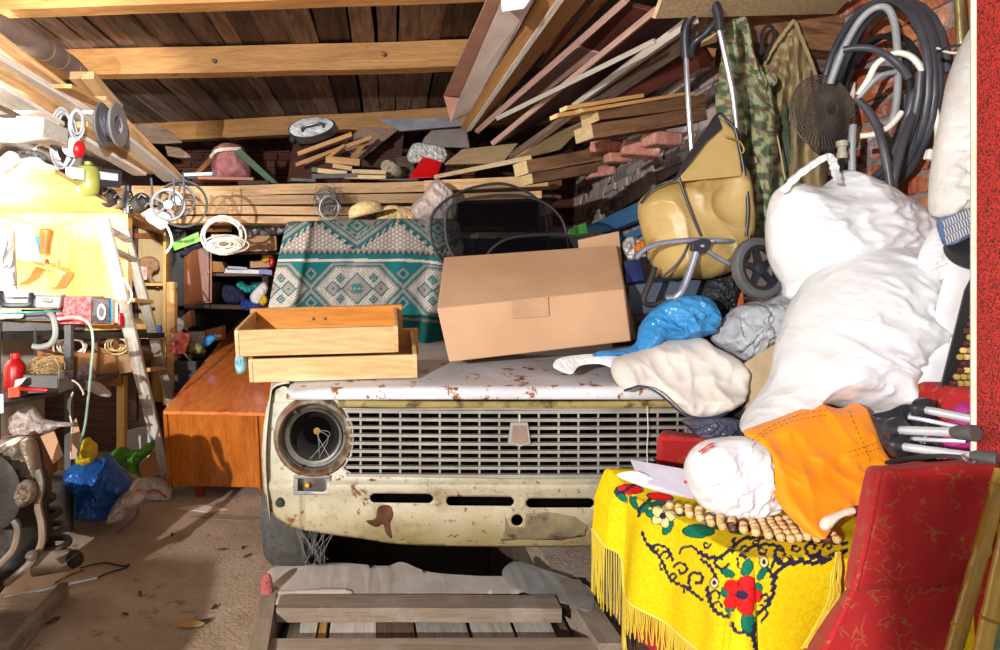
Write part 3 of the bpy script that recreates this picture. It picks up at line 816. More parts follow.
# tyre and wheel
for s in (-1, 1):
    wx = CARX + s*.83; wy = 2.72
    ty = MB(); R_ = .295; hw = .085
    prof_t = [(R_-.10, -hw+.012), (R_-.05, -hw-.004), (R_-.018, -hw+.004), (R_-.003, -hw+.022), (R_, -.03), (R_, .03), (R_-.003, hw-.022), (R_-.018, hw-.004), (R_-.05, hw+.004), (R_-.10, hw-.012)]
    ty.lathe(prof_t, (wx, wy, R_-.004), (1, 0, -.03 if s < 0 else .03), 56, cap=False)
    ty = ty.build('tyre', M_tyre, car, thick=.006, off=0)
    tr = MB()
    for k in range(70):
        a = 2*math.pi*k/70
        for j, xx in enumerate((-.066, -.04, -.014, .014, .04, .066)):
            aa = a + (j % 2)*.045
            Rr = R_ - .001 - (.004 if abs(xx) > .05 else 0)
            tr.box((wx+xx, wy+math.cos(aa)*Rr, R_-.004+math.sin(aa)*Rr), (.018, .008, .016), Matrix.Rotation(aa, 3, 'X') @ Matrix.Rotation(.5*(-1)**j, 3, 'Y') if False else Matrix.Rotation(aa, 3, 'X'))
    tr.build('tread', M_tyre, ty)
    MB().lathe([(.19, -.06), (.17, .03), (.10, .05), (.05, .02), (.0, .02)], (wx, wy, R_), (s, 0, 0), 32).build('wheel', M_iron, ty)
# cobweb threads between tyre and bumper
M_web = plain('grey_cobweb', '9a9490', 'aaa4a0', rough=.9, bumps=0)
wb = MB(); rn = random.Random(5)
for k in range(26):
    a = P(rn.uniform(296, 335), rn.uniform(527, 534), 2.3); b_ = P(rn.uniform(305, 330), rn.uniform(548, 566), 2.42)
    mid = (a+b_)/2 + V((rn.uniform(-.01,.01), 0, rn.uniform(-.02,.01)))
    wb.tube([a, mid, b_], .0006, 4)
tag(wb.build('cobweb', M_web), 'grey cobweb threads hanging below the car beside the tyre', 'cobweb', kind='stuff')
cord('twine', [(647,407,2.06),(648,430,2.055),(647,450,2.06),(648,482,2.06)], .0016, M_cream, 'thin twine hanging down over the right of the grille', 'string')
# ---------------------------------------------------------------- pit timbers and mats in front of the car
M_dusty = wood('dust_caked_board', 'a48e7a', '8a7460', scale=2, rough=.95, bumps=.3, dirt='a59484', dirtamt=.4)
def hx(name, q, mat, *a, **k):
    """eight (px,py,d) corners: 4 bottom then 4 top"""
    b = k.pop('bevel', .003); pr = k.pop('parent', None)
    return MB().hexa([P(*x) for x in q]).build(name, mat, pr, *a, bevel=b, **k)
m = lambda px, py: PZ(px, py, .0)
def flat(name, pts, h, mat, label, cat, group=None, bevel=.003, z=0.0):
    q = [PZ(px, py, z + h) for px, py in pts]
    return slab(name, q, h, mat, label, cat, group=group, bevel=bevel)
flat('board', [(272,638),(594,637),(604,668),(256,668)], .03, M_dusty, 'dusty plank across the near edge of the pit', 'board', z=-.025)
A = PZ(276,608,.035)+V((0,.05,-.025)); B = PZ(562,608,.035)+V((0,.05,-.025))
board('board', A, B, .10, .05, M_dusty, label='dusty thick timber across the pit, just before the grey mat', cat='board')
board('board', PZ(276,598,.0)+V((-.03,.03,.012)), PZ(256,668,0)+V((0,0,.012)), .06, .03, M_dusty, label='pale dusty timber running along the left rim of the pit', cat='board')
board('board', PZ(572,592,.0)+V((0,.05,.012)), PZ(603,652,0)+V((0.03,0,.012)), .09, .03, M_dusty, label='dusty timber running along the right rim of the pit', cat='board')
rn = random.Random(4); x = -.36
labs = ['pale broad plank lying in the pit, leftmost', 'narrow tan stick lying in the pit beside the leftmost plank', 'pale plank lying in the pit, third from the left', 'brown striped plank lying in the middle of the pit', 'pale peeling plank lying in the pit right of the brown striped one', 'pale chipped plank lying in the pit, second from its right end', 'pale rough plank at the right end inside the pit']
for i, lb in enumerate(labs):
    w = [.11,.035,.17,.14,.19,.15,.14][i]
    board('plank', (x+w/2, 2.10, -.062), (x+w/2+rn.uniform(-.02,.02), 2.6, -.062), w-.008, .02, M_old if i == 3 else (M_pine if i == 1 else M_whitewood), label=lb, cat='plank')  # white wood colour carries the sunlight falling on these planks
    x += w
MB().bx(-.38, .64, 2.08, 2.6, -.30, -.08).build('rubble_fill', M_soil, None, 'earth fill beneath the planks in the pit', 'earth', kind='stuff')
tag(board('trim_4', PZ(280,588,.0)+V((0,0,-.03)), PZ(590,588,0)+V((0,0,-.03)), .12, .03, M_dusty), kind='structure')
M_felt = plain('dusty_felt', 'ccb8a8', 'dccabc', rough=.95, bumps=.15, bscale=140, dirt='a08c7c', dirtamt=.3)
puff('floor_mat', [(262,582),(272,568),(300,563),(345,563),(385,566),(402,562),(430,572),(480,576),(520,578),(524,592),(480,594),(420,596),(360,598),(310,601),(276,604),(262,596)], 2.46, .05, M_felt,
     gy=-.0085, amp=.25, fr=7, label='rolled grey felt mat lying at the pit edge under the bumper', cat='mat')
puff('floor_mat', [(270,592),(300,590),(345,589),(352,595),(330,599),(290,602),(272,603)], 2.36, .02, M_felt, gy=-.004, amp=.2, label='small folded strip of grey felt along the pit timber', cat='mat')
puff('rag', [(261,578),(270,574),(273,590),(270,601),(262,602)], 2.36, .016, plain('dusty_red_rag', 'b86058', '9a4c48', rough=.9, bumps=.3), label='small dusty red rag at the left end of the felt mat', cat='rag')
puff('plastic_sheet', [(502,572),(515,561),(540,568),(570,578),(592,590),(590,611),(560,602),(530,594),(510,586)], 2.42, .03, M_clear, gy=-.008, amp=.5, fr=18, label='crumpled clear dusty plastic sheet below the middle of the car', cat='sheet')

# ---------------------------------------------------------------- orange cabinet on the left of the car
dr = T('low_cabinet', P(214, 500, 3.5), 'long orange lacquered low cabinet with one stubby leg left of the car', 'cabinet')
W_ = P(268,413,3.45) - P(163,411,3.45)
f0, f1, f2, f3 = P(168,487,3.47), P(168,487,3.47)+W_, P(163,411,3.42)+W_, P(163,411,3.42)
dv = P(240,318,5.2) - P(163,411,3.42); dv2 = V((dv.x, dv.y, dv.z))
tn = V((0,0,.018))
body = MB().hexa([f0+V((.008,.02,0)), f1+V((-.008,.02,0)), f1+dv2*.98+V((-.008,0,-.02)), f0+dv2*.98+V((.008,0,-.02)), f3+V((.008,.02,-.018)), f2+V((-.008,.02,-.018)), f2+dv2*.98+V((0,0,-.018)), f3+dv2*.98+V((.008,0,-.018))])
body.build('carcass', M_dress, dr, bevel=.002)
MB().hexa([f3-tn, f2-tn, f2+dv-tn, f3+dv-tn, f3, f2, f2+dv, f3+dv]).build('top', M_dresstop, dr, bevel=.002)
s = .018
MB().hexa([f0, f0+V((s,0,0)), f0+V((s,.03,0)), f0+V((0,.03,0)), f3-tn, f3-tn+V((s,0,0)), f3-tn+V((s,.03,0)), f3-tn+V((0,.03,0))]).build('edge_strip', M_dress, dr)
e0 = f1 + V((-.075,0,0)); e3 = f2 + V((-.075,0,0))
MB().hexa([e0, e0+V((.012,0,0)), e0+V((.012,.02,0)), e0+V((0,.02,0)), e3-tn, e3-tn+V((.012,0,0)), e3-tn+V((.012,.02,0)), e3-tn+V((0,.02,0))]).build('edge_strip', M_dress, dr)
for (px, d) in ((200,3.52),):
    c = P(px,487,d); MB().lathe([(.030,.01),(.022,-.07),(.018,-.078)], (c.x, c.y, .078), (0,0,1), 14).build('leg', plain('red_brown_leg', '9a3c1c', '7c2c14', rough=.35), dr)
MB().bx(f1.x-.08, f1.x-.04, 3.52, 3.56, 0, .1).build('leg', MATS['red_brown_leg'], dr)
MB().bx(f0.x+.1, f0.x+.4, 5.0, 5.06, 0, .49).build('leg', M_dark, dr)

# ---------------------------------------------------------------- two pine drawers on the bonnet
def drawer(label, nearL, nearR, hpx, dn, backL, backR, db, grp, over=0):
    root = T('drawer', P((nearL[0]+nearR[0])/2, nearL[1]+hpx, (dn+db)/2), label, 'drawer', grp)
    nL, nR = P(*nearL, dn), P(*nearR, dn); bL, bR = P(*backL, db), P(*backR, db)
    up = (nR-nL).cross(bL-nL).normalized(); up = up if up.z > 0 else -up
    h = hpx/F*dn
    xx = (nR-nL).normalized(); yy = up.cross(xx).normalized(); t = .013
    Ly = (bL-nL).dot(yy)
    nB = nL; L = (nR-nL).length
    def pn(x0, x1, y0, y1, z0, z1): return [nL + xx*a + yy*b + up*c for c in (z0, z1) for a, b in ((x0,y0),(x1,y0),(x1,y1),(x0,y1))]
    MB().hexa(pn(t*.6, L-t*.6, 0.004, t+.004, -h, 0)).build('back_board', M_drawer, root, bevel=.0015)
    for nm, x0 in (('side_board', 0), ('side_board', L-t)):
        m = MB(); q = [(0,-h*.98),(0,-h*.2),(.004,.0),(.02,.004),(Ly,.004),(Ly,-h)]
        m.prism([nL + xx*x0 + yy*a + up*b for a, b in q], xx*t); m.build(nm, M_drawer, root, bevel=.0015)
    MB().hexa(pn(-.01, L+.02, Ly, Ly+.018, -h*1.15, .012)).build('front_board', M_drawin, root, bevel=.002, label='orange varnished front board')
    MB().hexa(pn(t, L-t, t, Ly, -h+.008, -h+.013)).build('bottom', M_drawer, root)
    for fx in (.42, .50): MB().lathe([(.006,0),(.006,-.004),(.002,-.006)], nL + xx*L*fx + yy*(Ly-.001) - up*h*.35, yy, 8).build('screw', M_iron, root)
drawer('open pine drawer on top of its stack on the bonnet', (248,360), (417,355), 24, 2.17, (270,336), (409,331), 2.5, 'pine drawers on the bonnet')
drawer('open pine drawer on top of its stack on the bonnet', (234,331), (398,326.5), 27, 2.16, (257,312), (402,306), 2.46, 'pine drawers on the bonnet')
d2 = [o for o in bpy.data.objects if o.name.startswith('drawer') and o.parent is None]
d2[0]['label'] = 'lower pine drawer lying directly on the bonnet under the other one'
puff('rag', [(236,356),(243,354),(247,362),(245,372),(238,374),(235,366)], 2.25, .02, plain('pale_turquoise_cloth', '9cc4cc', '4f8a98', rough=.9, scale=30), label='small turquoise and white rag hanging at the drawers left corner', cat='rag')

# ---------------------------------------------------------------- cardboard box on the bonnet
bx = T('cardboard_box', P(532,355,2.45), 'large brown taped cardboard box tilted on the car bonnet', 'cardboard box')
q = [(449,362,2.27),(631,341,2.27),(640,338,2.62),(462,358,2.62),(437,309,2.27),(624,289,2.27),(617,245,2.58),(444,257,2.58)]
MB().hexa([P(*a) for a in q]).build('box_body', M_card, bx, bevel=.004)
slab('flap', [P(578,240,2.63),(P(619,231,2.63)),P(626,300,2.60),P(585,305,2.60)], .004, M_card, parent=bx)
slab('flap', [P(618,246,2.585),P(629,314,2.40),P(632,340,2.3),P(625,290,2.285)], .004, M_card, parent=bx)
slab('packing_tape', [P(512,300.3,2.262),P(548,296.3,2.262),P(549,316,2.262),P(513,319,2.262)], .001, plain('brown_packing_tape', 'ac8058', 'b88e68', rough=.15, bumps=.1), parent=bx, bevel=0, back=False)

# ---------------------------------------------------------------- patterned blanket over the car roof
M_blk = painted('woven_blanket', sheen=0, var=.35, bscale=220)
def blanket_col(X, Y):
    beige = np.array(srgb('94867e')); wht = np.array(srgb('c8beb4')); teal = np.array(srgb('186a6a')); dk = np.array(srgb('304e50'))
    xx = X - 357.0; yy = Y - .0
    yb = Y - np.clip((X-400)/60, 0, 1)**2*7      # pattern sags to the right
    c = np.tile(beige, (len(X), 1))
    hexa = (np.sin(X*1.7)+np.sin(X*.85+Y*1.5)+np.sin(X*.85-Y*1.5)) > .45
    c[hexa] = wht
    per = 81.0
    ph = np.abs(((xx + per/2) % per) - per/2)
    zz = 247.5 - ph*.73
    dz = yb - zz                                  # below the zigzag > 0
    up = dz < -8
    c[up] = beige*.95
    chk = (np.floor((X+dz*.6)/3.4) % 2 == 0)
    c[(np.abs(dz) < 1.6)] = teal
    c[(dz > 1.6) & (dz < 6) & chk] = dk
    c[(dz < -1.6) & (dz > -5.5)] = beige
    c[(dz < -5.5) & (dz > -7.5)] = teal
    c[(dz < -9) & (dz > -12.5) & chk] = teal
    md = ph*.73 + np.abs(yb-226)
    c[(md < 8) & (md > 5.2)] = teal; c[md < 2.4] = teal
    # saw tooth and bands
    b = yb > 249.5; c[b] = beige
    saw = (yb > 250) & (yb - 250 > 4.5*np.abs(((X/5.6) % 1)*2-1)); c[saw] = dk
    c[yb > 255] = teal
    c[(yb > 259.2) & (yb < 262)] = wht; c[(yb > 258.4) & (yb < 259.2)] = dk
    low = yb > 262.8
    c[low] = teal
    px = np.abs(((xx + 46) % 92) - 46); py = np.abs(yb-289)
    g = np.maximum(px/47 + np.maximum(py-1,0)/62, py/25.5)
    g = np.maximum((px + py*.95)/49.5 , py/25.5)
    def band(lo, hi, col): c[low & (g >= lo) & (g < hi)] = col
    band(.0, 1.0, beige); band(.86, .92, teal)
    dots = (np.floor(X/1.6)+np.floor(Y/1.6)) % 2 == 0
    ins = low & (g < .80); c[ins] = beige; c[ins & dots] = wht
    cd_ = px + py; c[low & (cd_ < 16.5)] = beige; c[low & (cd_ < 16.5) & (cd_ > 14.5)] = teal
    z2 = low & (cd_ < 9) & (((np.abs(py-(px % 4)-1) < 1.3)) | (np.abs(py+(px % 4)-5) < .9)); c[z2] = teal
    for ax, ay, r in ((24,0,8.5),(16.5,10.5,5),(16.5,-10.5,5)):
        q = np.abs(px-ax) + np.abs((yb-289)-ay)
        c[low & (q < r)] = beige; c[low & (q < r) & (q > r-2)] = teal; c[low & (q < 1.7)] = teal
    for ay in (-15, 14):
        q = np.abs(px-46-3.5*0) + np.abs((yb-289)-ay)
        c[low & (q < 6.2) & (q > 4)] = beige; c[low & (q < 2.2)] = dk
    c[yb > 316] = teal
    c[(yb > 318) & (yb < 320.5)] = beige
    return c
def blanket():
    nu, nv = 250, 190; vs = []; PXs = []; PYs = []
    for j in range(nv+1):
        v = j/nv
        for i in range(nu+1):
            u = i/nu
            if v < .8:
                t = v/.8; py = 350 - t*129
                l = 263 + 24*t**1.3; r = 457 + 6*math.sin(min(1,(1-t)*2.2)*math.pi) - 16*max(0,(1-t)-.5)
                px = l + (r-l)*u
                yy = py + (-2*u if t > .99 else 0)
                top = 222 - 3*min(1, u*1.5); py = 350 - t*(350-top)
                d = 2.95 + .47*t
                d -= .025*t*(1-t)*4*math.sin(u*3.1)
                # folds: left hanging fold and right ripples
                d += .10*max(0, .13-u)/.13 - .045*math.exp(-((u-.135)/.022)**2)
                d += (.022*math.sin(u*34)+.012*math.sin(u*61+2))*(.35+.65*(1-t))*(0.35 + .65*min(1, max(0,(u-.62)/.2)) )
                d += .09*max(0, u-.93)/.07
                d += .03*max(0, (t-.92)/.08)**2
                q = P(px, py, d)
            else:
                t = (v-.8)/.2; l = 287; r = 457; px = l+(r-l)*u; py = 222 - 3*min(1, u*1.5)
                q = P(px, py, 3.45) + V((0, t*.55, -.02*math.sin(t*3.1)+.006*noise.noise(V((u*9,t*5,0)))))
                py = py - t*25
                if u < .1: q.z -= (.1-u)*.6*t
            vs.append(q); PXs.append(px); PYs.append(py)
    m = MB()
    fs = [(j*(nu+1)+i, j*(nu+1)+i+1, (j+1)*(nu+1)+i+1, (j+1)*(nu+1)+i) for j in range(nv) for i in range(nu)]
    m.add(vs, fs); c = np.ones((len(vs), 4), np.float32); c[:,:3] = blanket_col(np.array(PXs), np.array(PYs)); m.col = c
    m.build('blanket', M_blk, None, 'teal and grey geometric patterned blanket draped over the car windscreen', 'blanket', thick=.006, angle=80)
blanket()
# ---------------------------------------------------------------- folding mesh sunshades
def shade(ol, d, label):
    root = T('car_sunshade', P(sum(a for a,_ in ol)/len(ol), max(b for _,b in ol), d), label, 'sunshade')
    puff('mesh_panel', ol, d, .003, M_mesh, amp=.1, parent=root)
    o = smooth_outline(ol, 6)
    MB().tube([P(a, b, d) for a, b in o], .006, 8, True).build('wire_rim', M_black, root)
shade([(431,219),(445,201),(468,189),(500,183.5),(525,191),(540,203),(547,225),(546,262),(520,275),(460,275),(435,250)], 2.86, 'black mesh sunshade standing behind the cardboard box, leftmost and tallest')
shade([(446,214),(458,202),(480,197),(513,195),(538,200),(555,211),(565,228),(567,262),(540,278),(480,278),(450,250)], 2.80, 'black mesh sunshade overlapping the tallest one, with rim beyond its right side')
shade([(488,254),(505,240),(530,235.5),(560,235),(585,239),(602,249),(600,270),(560,285),(510,285),(490,272)], 2.72, 'low black mesh sunshade lying closest behind the cardboard box')

# ---------------------------------------------------------------- sofa
sofa = T('sofa', (1.15, 1.65, 0), 'red upholstered sofa under a yellow bedspread, right foreground', 'sofa')
MB().hexa([V((.825,1.44,.2)),V((1.5,1.44,.2)),V((1.5,1.95,.2)),V((.70,1.95,.2)),V((.825,1.44,.545)),V((1.5,1.44,.545)),V((1.5,1.95,.545)),V((.70,1.95,.545))]).build('seat', M_redv, sofa, bevel=.02)
MB().hexa([V((.835,1.45,.12)),V((1.5,1.45,.12)),V((1.5,1.94,.12)),V((.71,1.94,.12)),V((.835,1.45,.2)),V((1.5,1.45,.2)),V((1.5,1.94,.2)),V((.71,1.94,.2))]).build('base_frame', M_redb if False else M_redv, sofa, bevel=.005)
for x, y in ((.72,1.92),(.86,1.48)): MB().bx(x, x+.05, y-.03, y+.02, 0, .13).build('leg', M_dark, sofa, bevel=.003)
# far arm
m = MB().hexa([P(655,480,2.06), P(745,480,2.06), P(745,480,2.12), P(655,480,2.12), P(657,436,1.99), P(740,440,1.99), P(740,440,2.08), P(662,428,2.08)])
m.build('armrest', M_redv, sofa, bevel=.015)
m = MB().hexa([P(655,470,2.0), P(745,470,2.0), P(745,470,2.07), P(655,470,2.07), P(657,436,1.985), P(735,445,1.985), P(740,438,2.07), P(663,427,2.07)])
MB().bx(1.42, 1.55, 1.42, 1.97, .2, .9).build('backrest', M_redv, sofa, bevel=.02)
# near arm: cushion block with seam plus lower part
q = [(853,592,1.26),(962,583,1.26),(975,583,1.40),(842,590,1.34),(881,471,1.25),(1002,463,1.25),(1008,459,1.36),(863,463,1.32)]
m = MB().hexa([P(*a) for a in q]); o = m.build('armrest', M_redv, sofa, bevel=.014)
md = o.modifiers.new('sub', 'SUBSURF'); md.subdivision_type = 'SIMPLE'; md.levels = 4; md.render_levels = 4
tx = bpy.data.textures.new('cushion_dent', 'CLOUDS'); tx.noise_scale = .09
md = o.modifiers.new('dent', 'DISPLACE'); md.texture = tx; md.strength = .014
q = [(816,665,1.29),(955,665,1.29),(960,665,1.42),(790,665,1.40),(851,588,1.275),(965,580,1.275),(970,580,1.40),(846,588,1.36)]
MB().hexa([P(*a) for a in q]).build('arm_panel', M_redv, sofa, bevel=.01)
cord('piping', [(880,471,1.247),(873,510,1.25),(866,545,1.253),(855,590,1.258)], .0035, M_redv, parent=sofa)

# ---------------------------------------------------------------- yellow bedspread
M_yspread = painted('yellow_velour_bedspread', sheen=.0, bscale=120, var=.18, bumps=.35)
def dseg(X, Y, pts):
    best = np.full(X.shape, 1e9)
    for (x0,y0),(x1,y1) in zip(pts[:-1], pts[1:]):
        dx, dy = x1-x0, y1-y0; L = dx*dx+dy*dy+1e-9
        t = np.clip(((X-x0)*dx+(Y-y0)*dy)/L, 0, 1)
        best = np.minimum(best, np.hypot(X-x0-t*dx, Y-y0-t*dy))
    return best
def cpts(l, n=5): return [tuple(p[:2]) for p in cat_path([(a,b,0) for a,b in l], n)]
def arc(cx, cy, r, a0, a1, n=16, shrink=1.0):
    return [(cx+r*(1-(1-shrink)*i/n)*math.cos(math.radians(a0+(a1-a0)*i/n)), cy+r*(1-(1-shrink)*i/n)*math.sin(math.radians(a0+(a1-a0)*i/n))) for i in range(n+1)]
def ell(X, Y, cx, cy, rx, ry, a=0):
    c, s = math.cos(math.radians(a)), math.sin(math.radians(a)); x = X-cx; y = Y-cy
    return ((x*c+y*s)/rx)**2 + ((-x*s+y*c)/ry)**2
def spread_col(X, Y):
    yel = np.array(srgb('e2c008')); blk = np.array(srgb('26223a')); red = np.array(srgb('e01a18')); grn = np.array(srgb('0c6a50')); crm = np.array(srgb('f0d490')); ora = np.array(srgb('d9b60a'))
    c = np.tile(yel, (len(X), 1))
    strokes = []
    strokes += [(cpts([(643,532),(649,545),(660,556),(672,579),(688,588),(704,600)]), 1.6)]
    strokes += [(cpts([(649,546),(660,545),(669,549),(674,560)]), 1.5), (arc(683,570,8,200,520,20,.3), 1.5), (arc(699,580,9.5,150,480,20,.3), 1.7), (arc(690,556,10,200,330), 1.4), (arc(667,556,6,180,420,14,.4), 1.3)]
    strokes += [(cpts([(700,552),(712,558),(724,556),(733,548),(734,541)]), 2.4), (arc(722,562,8,20,300,16,.4), 1.7), (cpts([(703,560),(711,566),(718,578)]), 1.8)]
    strokes += [(cpts([(733,552),(739,543),(752,539),(775,540),(800,541),(820,543),(846,545)]), 2.2), (cpts([(742,556),(752,549),(768,546),(782,549)]), 1.8), (arc(746,552,6,90,400,14,.4), 1.4)]
    strokes += [(arc(655,549,4,0,300,12,.3), 1.2), (arc(664,566,4,90,420,12,.3), 1.2), (arc(675,577,5,120,430,12,.3), 1.3), (arc(690,590,5,150,420,12,.3), 1.2), (arc(708,545,4,0,300,12,.4), 1.2), (arc(757,545,4,180,480,12,.3), 1.2), (arc(795,549,5,0,320,12,.3), 1.4), (arc(828,548,5,180,500,12,.3), 1.4), (cpts([(770,566),(776,560),(784,563),(790,558)]), 1.6), (cpts([(712,606),(720,602),(724,608)]), 1.2), (cpts([(760,604),(766,612),(760,622)]), 1.3)]
    strokes += [(arc(781,556,8.5,60,400,18,.3), 1.8), (arc(812,550,9,20,380,18,.3), 1.9), (cpts([(772,590),(773,578),(781,567),(797,561),(815,562),(835,556),(846,553)]), 2.6), (arc(762,552,5,0,300,14,.4), 1.4)]
    strokes += [(cpts([(762,560),(771,575),(773,588),(768,602),(758,612),(752,632),(754,650)]), 2.1), (cpts([(709,588),(711,600),(718,612),(730,618),(735,628)]), 2.2), (arc(718,596,6,160,420,14,.4), 1.4), (cpts([(737,632),(746,633),(753,640),(754,652)]), 1.9), (cpts([(739,559),(740,568)]), 1.2), (arc(764,598,5,200,460,14,.4), 1.5)]
    # crossing band beyond the crown of the seat
    strokes += [(cpts([(640,483),(628,489),(618,494)]), 1.6), (cpts([(650,500),(642,509),(640,516)]), 1.6)]
    def leaf(cx, cy, rx, ry, a, col=grn, edge=True):
        e = ell(X, Y, cx, cy, rx, ry, a); c[e < 1] = col
        if edge: c[(e < 1) & (e > .72)] = blk if col is not grn else grn*.5
        c[(e < .8) & (np.abs(np.sin((X+Y)*.9)) < .12)] = col*.5
    for a in ((622,496,9,4,40),(635,503,8,3.4,60),(645,508,8,4,-40),(652,514,6,4,20),(659,505,9,3.4,-10),(669,527,9,5,-60),(681,514,8,4,0),(699,532,16,6.5,5),(715,527,10,4,10),(738,531,9,5,5)): leaf(*a)
    for a in ((630,490,14,5,5),(660,498,14,4.5,8),(745,529,14,4,10)): leaf(*a, red)
    def flower(cx, cy, r, col, n=5, k=.62, sq=.85):
        for i in range(n):
            a = 2*math.pi*i/n - 1.2; e = ell(X, Y, cx+math.cos(a)*r*.55, cy+math.sin(a)*r*.55*sq, r*.55, r*.42, math.degrees(a))
            c[e < 1] = col; c[(e < 1) & (e > .74)] = blk if col is not red else red*.45
        e = ell(X, Y, cx, cy, r*.28, r*.28); c[e < 1] = blk
    flower(664, 516, 12, crm, sq=.9); flower(708, 520, 9, crm, sq=.5)
    for a in ((747,568,4.5,9,15),(729,573,8,4.5,25),(732,606,6,8,20),(747,622,6,12,0),(761,573,4,8,30),(757,588,5,6,0),(727,592,5,6,0)): leaf(*a)
    flower(742.5, 595, 18, red, 5, sq=1.1)
    for pts, w in strokes:
        dd = dseg(X, Y, pts)
        c[dd < w*1.1*(.85+.35*np.sin(X*.7+Y*.9))] = blk
    for cx, cy in ((716,583),(763,562)):
        e = ell(X, Y, cx, cy, 5, 6); c[e < 1] = crm; c[(e < 1) & (e > .6)] = blk; c[e < .15] = blk
    return c
SX0, SX1, SY0, SY1, SZ = .672, 1.2, 1.425, 1.96, .555
def spread_pos(s, t):
    # s: metres from the left rim (negative hangs down the left side); t: metres from the front rim (negative hangs down the front)
    R = .03
    z = SZ + .012*noise.noise(V((s*6, t*6, 2)))
    z += .045*max(0, min(1, (t-.38)/.12))
    x = SX0 + max(s, 0) + .13*(1-min(1, max(0, t)/.53)); y = SY0 + max(t, 0)
    ds, dt = max(-s, 0), max(-t, 0)
    dn = math.hypot(ds, dt)
    if dn > 0:
        ang = math.atan2(dt, ds)
        fold = 0
        if ds > 0 and dt == 0:
            fold = .014*math.sin(t*22+.6)*min(1, ds/.12) + .007*math.sin(t*41+1)*min(1, ds/.2) + (.035*min(1, ds/.1) if t > .42 else 0)*min(1, (t-.42)/.03)
            x -= .012 + abs(0)+ fold + .03*min(1, ds/.3); 
        elif dt > 0 and ds == 0:
            fold = .012*math.sin(s*17+1.4)*min(1, dt/.12) + .03*max(0, min(1,(s-.27)/.1))*math.sin(s*70)*.3*min(1,dt/.1)
            y -= .010 + fold + .015*min(1, dt/.3)
        else:
            out = .012 + .05*math.sin(2*ang)*min(1, dn/.2) + .03*min(1, dn/.3)*math.cos(ang)**2
            x -= out*math.cos(ang); y -= out*math.sin(ang)
            if ang < .4: x -= .02*math.sin(.6)*min(1, dn/.12)
        z -= max(0, dn - R*.57) if dn > R*1.57 else R*(1-math.cos(min(dn/R,1.57)))
    return V((x, y, z))
sb = []
SMIN, SMAX, TMIN, TMAX = -.17, .47, -.40, .52
nu, nv = 330, 400
vs = []; 
def hem_s(t):
    return 0
def hem0(t):
    k = min(1, max(0, (t-.40)/.03)); return -.285 + .085*k*k*(3-2*k)
for j in range(nv+1):
    t = TMIN + (TMAX-TMIN)*j/nv
    s0 = hem0(t)
    for i in range(nu+1):
        s = s0 + (SMAX-s0)*i/nu
        vs.append(spread_pos(s, t))
fs = [(j*(nu+1)+i, j*(nu+1)+i+1, (j+1)*(nu+1)+i+1, (j+1)*(nu+1)+i) for j in range(nv) for i in range(nu)]
a = np.array([tuple(v) for v in vs]); Xp = CX + a[:,0]/a[:,1]*F; Yp = CY - (a[:,2]-EYE)/a[:,1]*F
mm = MB().add(vs, fs); c = np.ones((len(vs), 4), np.float32); c[:,:3] = spread_col(Xp, Yp); mm.col = c
spread = mm.build('bedspread', M_yspread, None, 'yellow fringed bedspread with red flower and black scrolls over the sofa', 'bedspread', thick=.008, angle=80, off=0)
# fringe along the left hem: hem cord and strands
M_fr = plain('golden_fringe', 'c9ac20', 'dcc040', rough=.8, bumps=0)
fr = MB(); rn = random.Random(8)
hem = [spread_pos(hem0(t), t) for t in [TMIN + (TMAX-TMIN)*k/230 for k in range(231)]]
for k, p in enumerate(hem):
    L = .085 + rn.uniform(-.012, .012) + (.10 if k > 195 else 0)
    q = [p + V((-.003,0,0)), p + V((-.004+rn.uniform(-.003,.003), rn.uniform(-.002,.002), -L*.5)), p + V((-.004+rn.uniform(-.006,.006), rn.uniform(-.006,.006), -L))]
    fr.tube(q, .0016, 4)
tag(fr.build('fringe', M_fr, spread, angle=80), kind='stuff')
MB().tube([p + V((-.004,0,0)) for p in hem], .0035, 5).build('hem_cord', plain('pale_hem', 'e8d070', 'dcc050', rough=.8), spread)
# bunched tassels by the near armrest
fr = MB()
for k in range(14):
    a0 = (838+rn.uniform(-3,3), 552+k*2); 
    fr.tube(px_path([(838+rn.uniform(-2,3), 552, 1.395),(836+rn.uniform(-5,5), 575, 1.38),(834+rn.uniform(-6,6), 598, 1.38),(822+rn.uniform(-5,5), 622, 1.37),(806+rn.uniform(-6,6), 648, 1.36)], 4), .0022, 5)
tag(fr.build('fringe', M_fr, spread, angle=80), kind='stuff', label='bunched fringe tassels beside the red armrest')
# ---------------------------------------------------------------- things piled on the sofa and the right of the bonnet
bag1 = T('carrier_bag', P(850,300,2.05), 'big stuffed white carrier bag at the top of the pile, handles up', 'bag')
puff('bag_body', [(769,240),(771,208),(779,188),(797,183),(820,187),(835,177),(846,170),(862,176),(880,183),(902,197),(920,214),(934,232),(931,245),(920,256),(927,300),(800,302),(785,285),(773,264)], 2.12, .16, M_plastw, amp=.22, fr=9, seed=1, parent=bag1, wob=1.5)
def strap(path, w, mat, name, parent=None, label=None, cat=None, th=.002, group=None):
    pts = px_path(path, 5); m = MB(); vs = []; fs = []; n = len(pts)
    for i, p in enumerate(pts):
        t = (pts[min(i+1,n-1)]-pts[max(i-1,0)]).normalized(); s = t.cross(V((0,1,0))).normalized()
        ww = w*(.7+.3*abs(math.sin(i*1.1)))
        for a, b in ((-.5,-.5),(.5,-.5),(.5,.5),(-.5,.5)): vs.append(p + s*a*ww + V((0,b*th*(1+2*abs(math.sin(i))),0)))
    for i in range(n-1):
        for k in range(4): fs.append((i*4+k, i*4+(k+1)%4, i*4+4+(k+1)%4, i*4+4+k))
    fs += [(3,2,1,0), tuple((n-1)*4+k for k in range(4))]
    m.add(vs, fs); return m.build(name, mat, parent, label, cat, group)
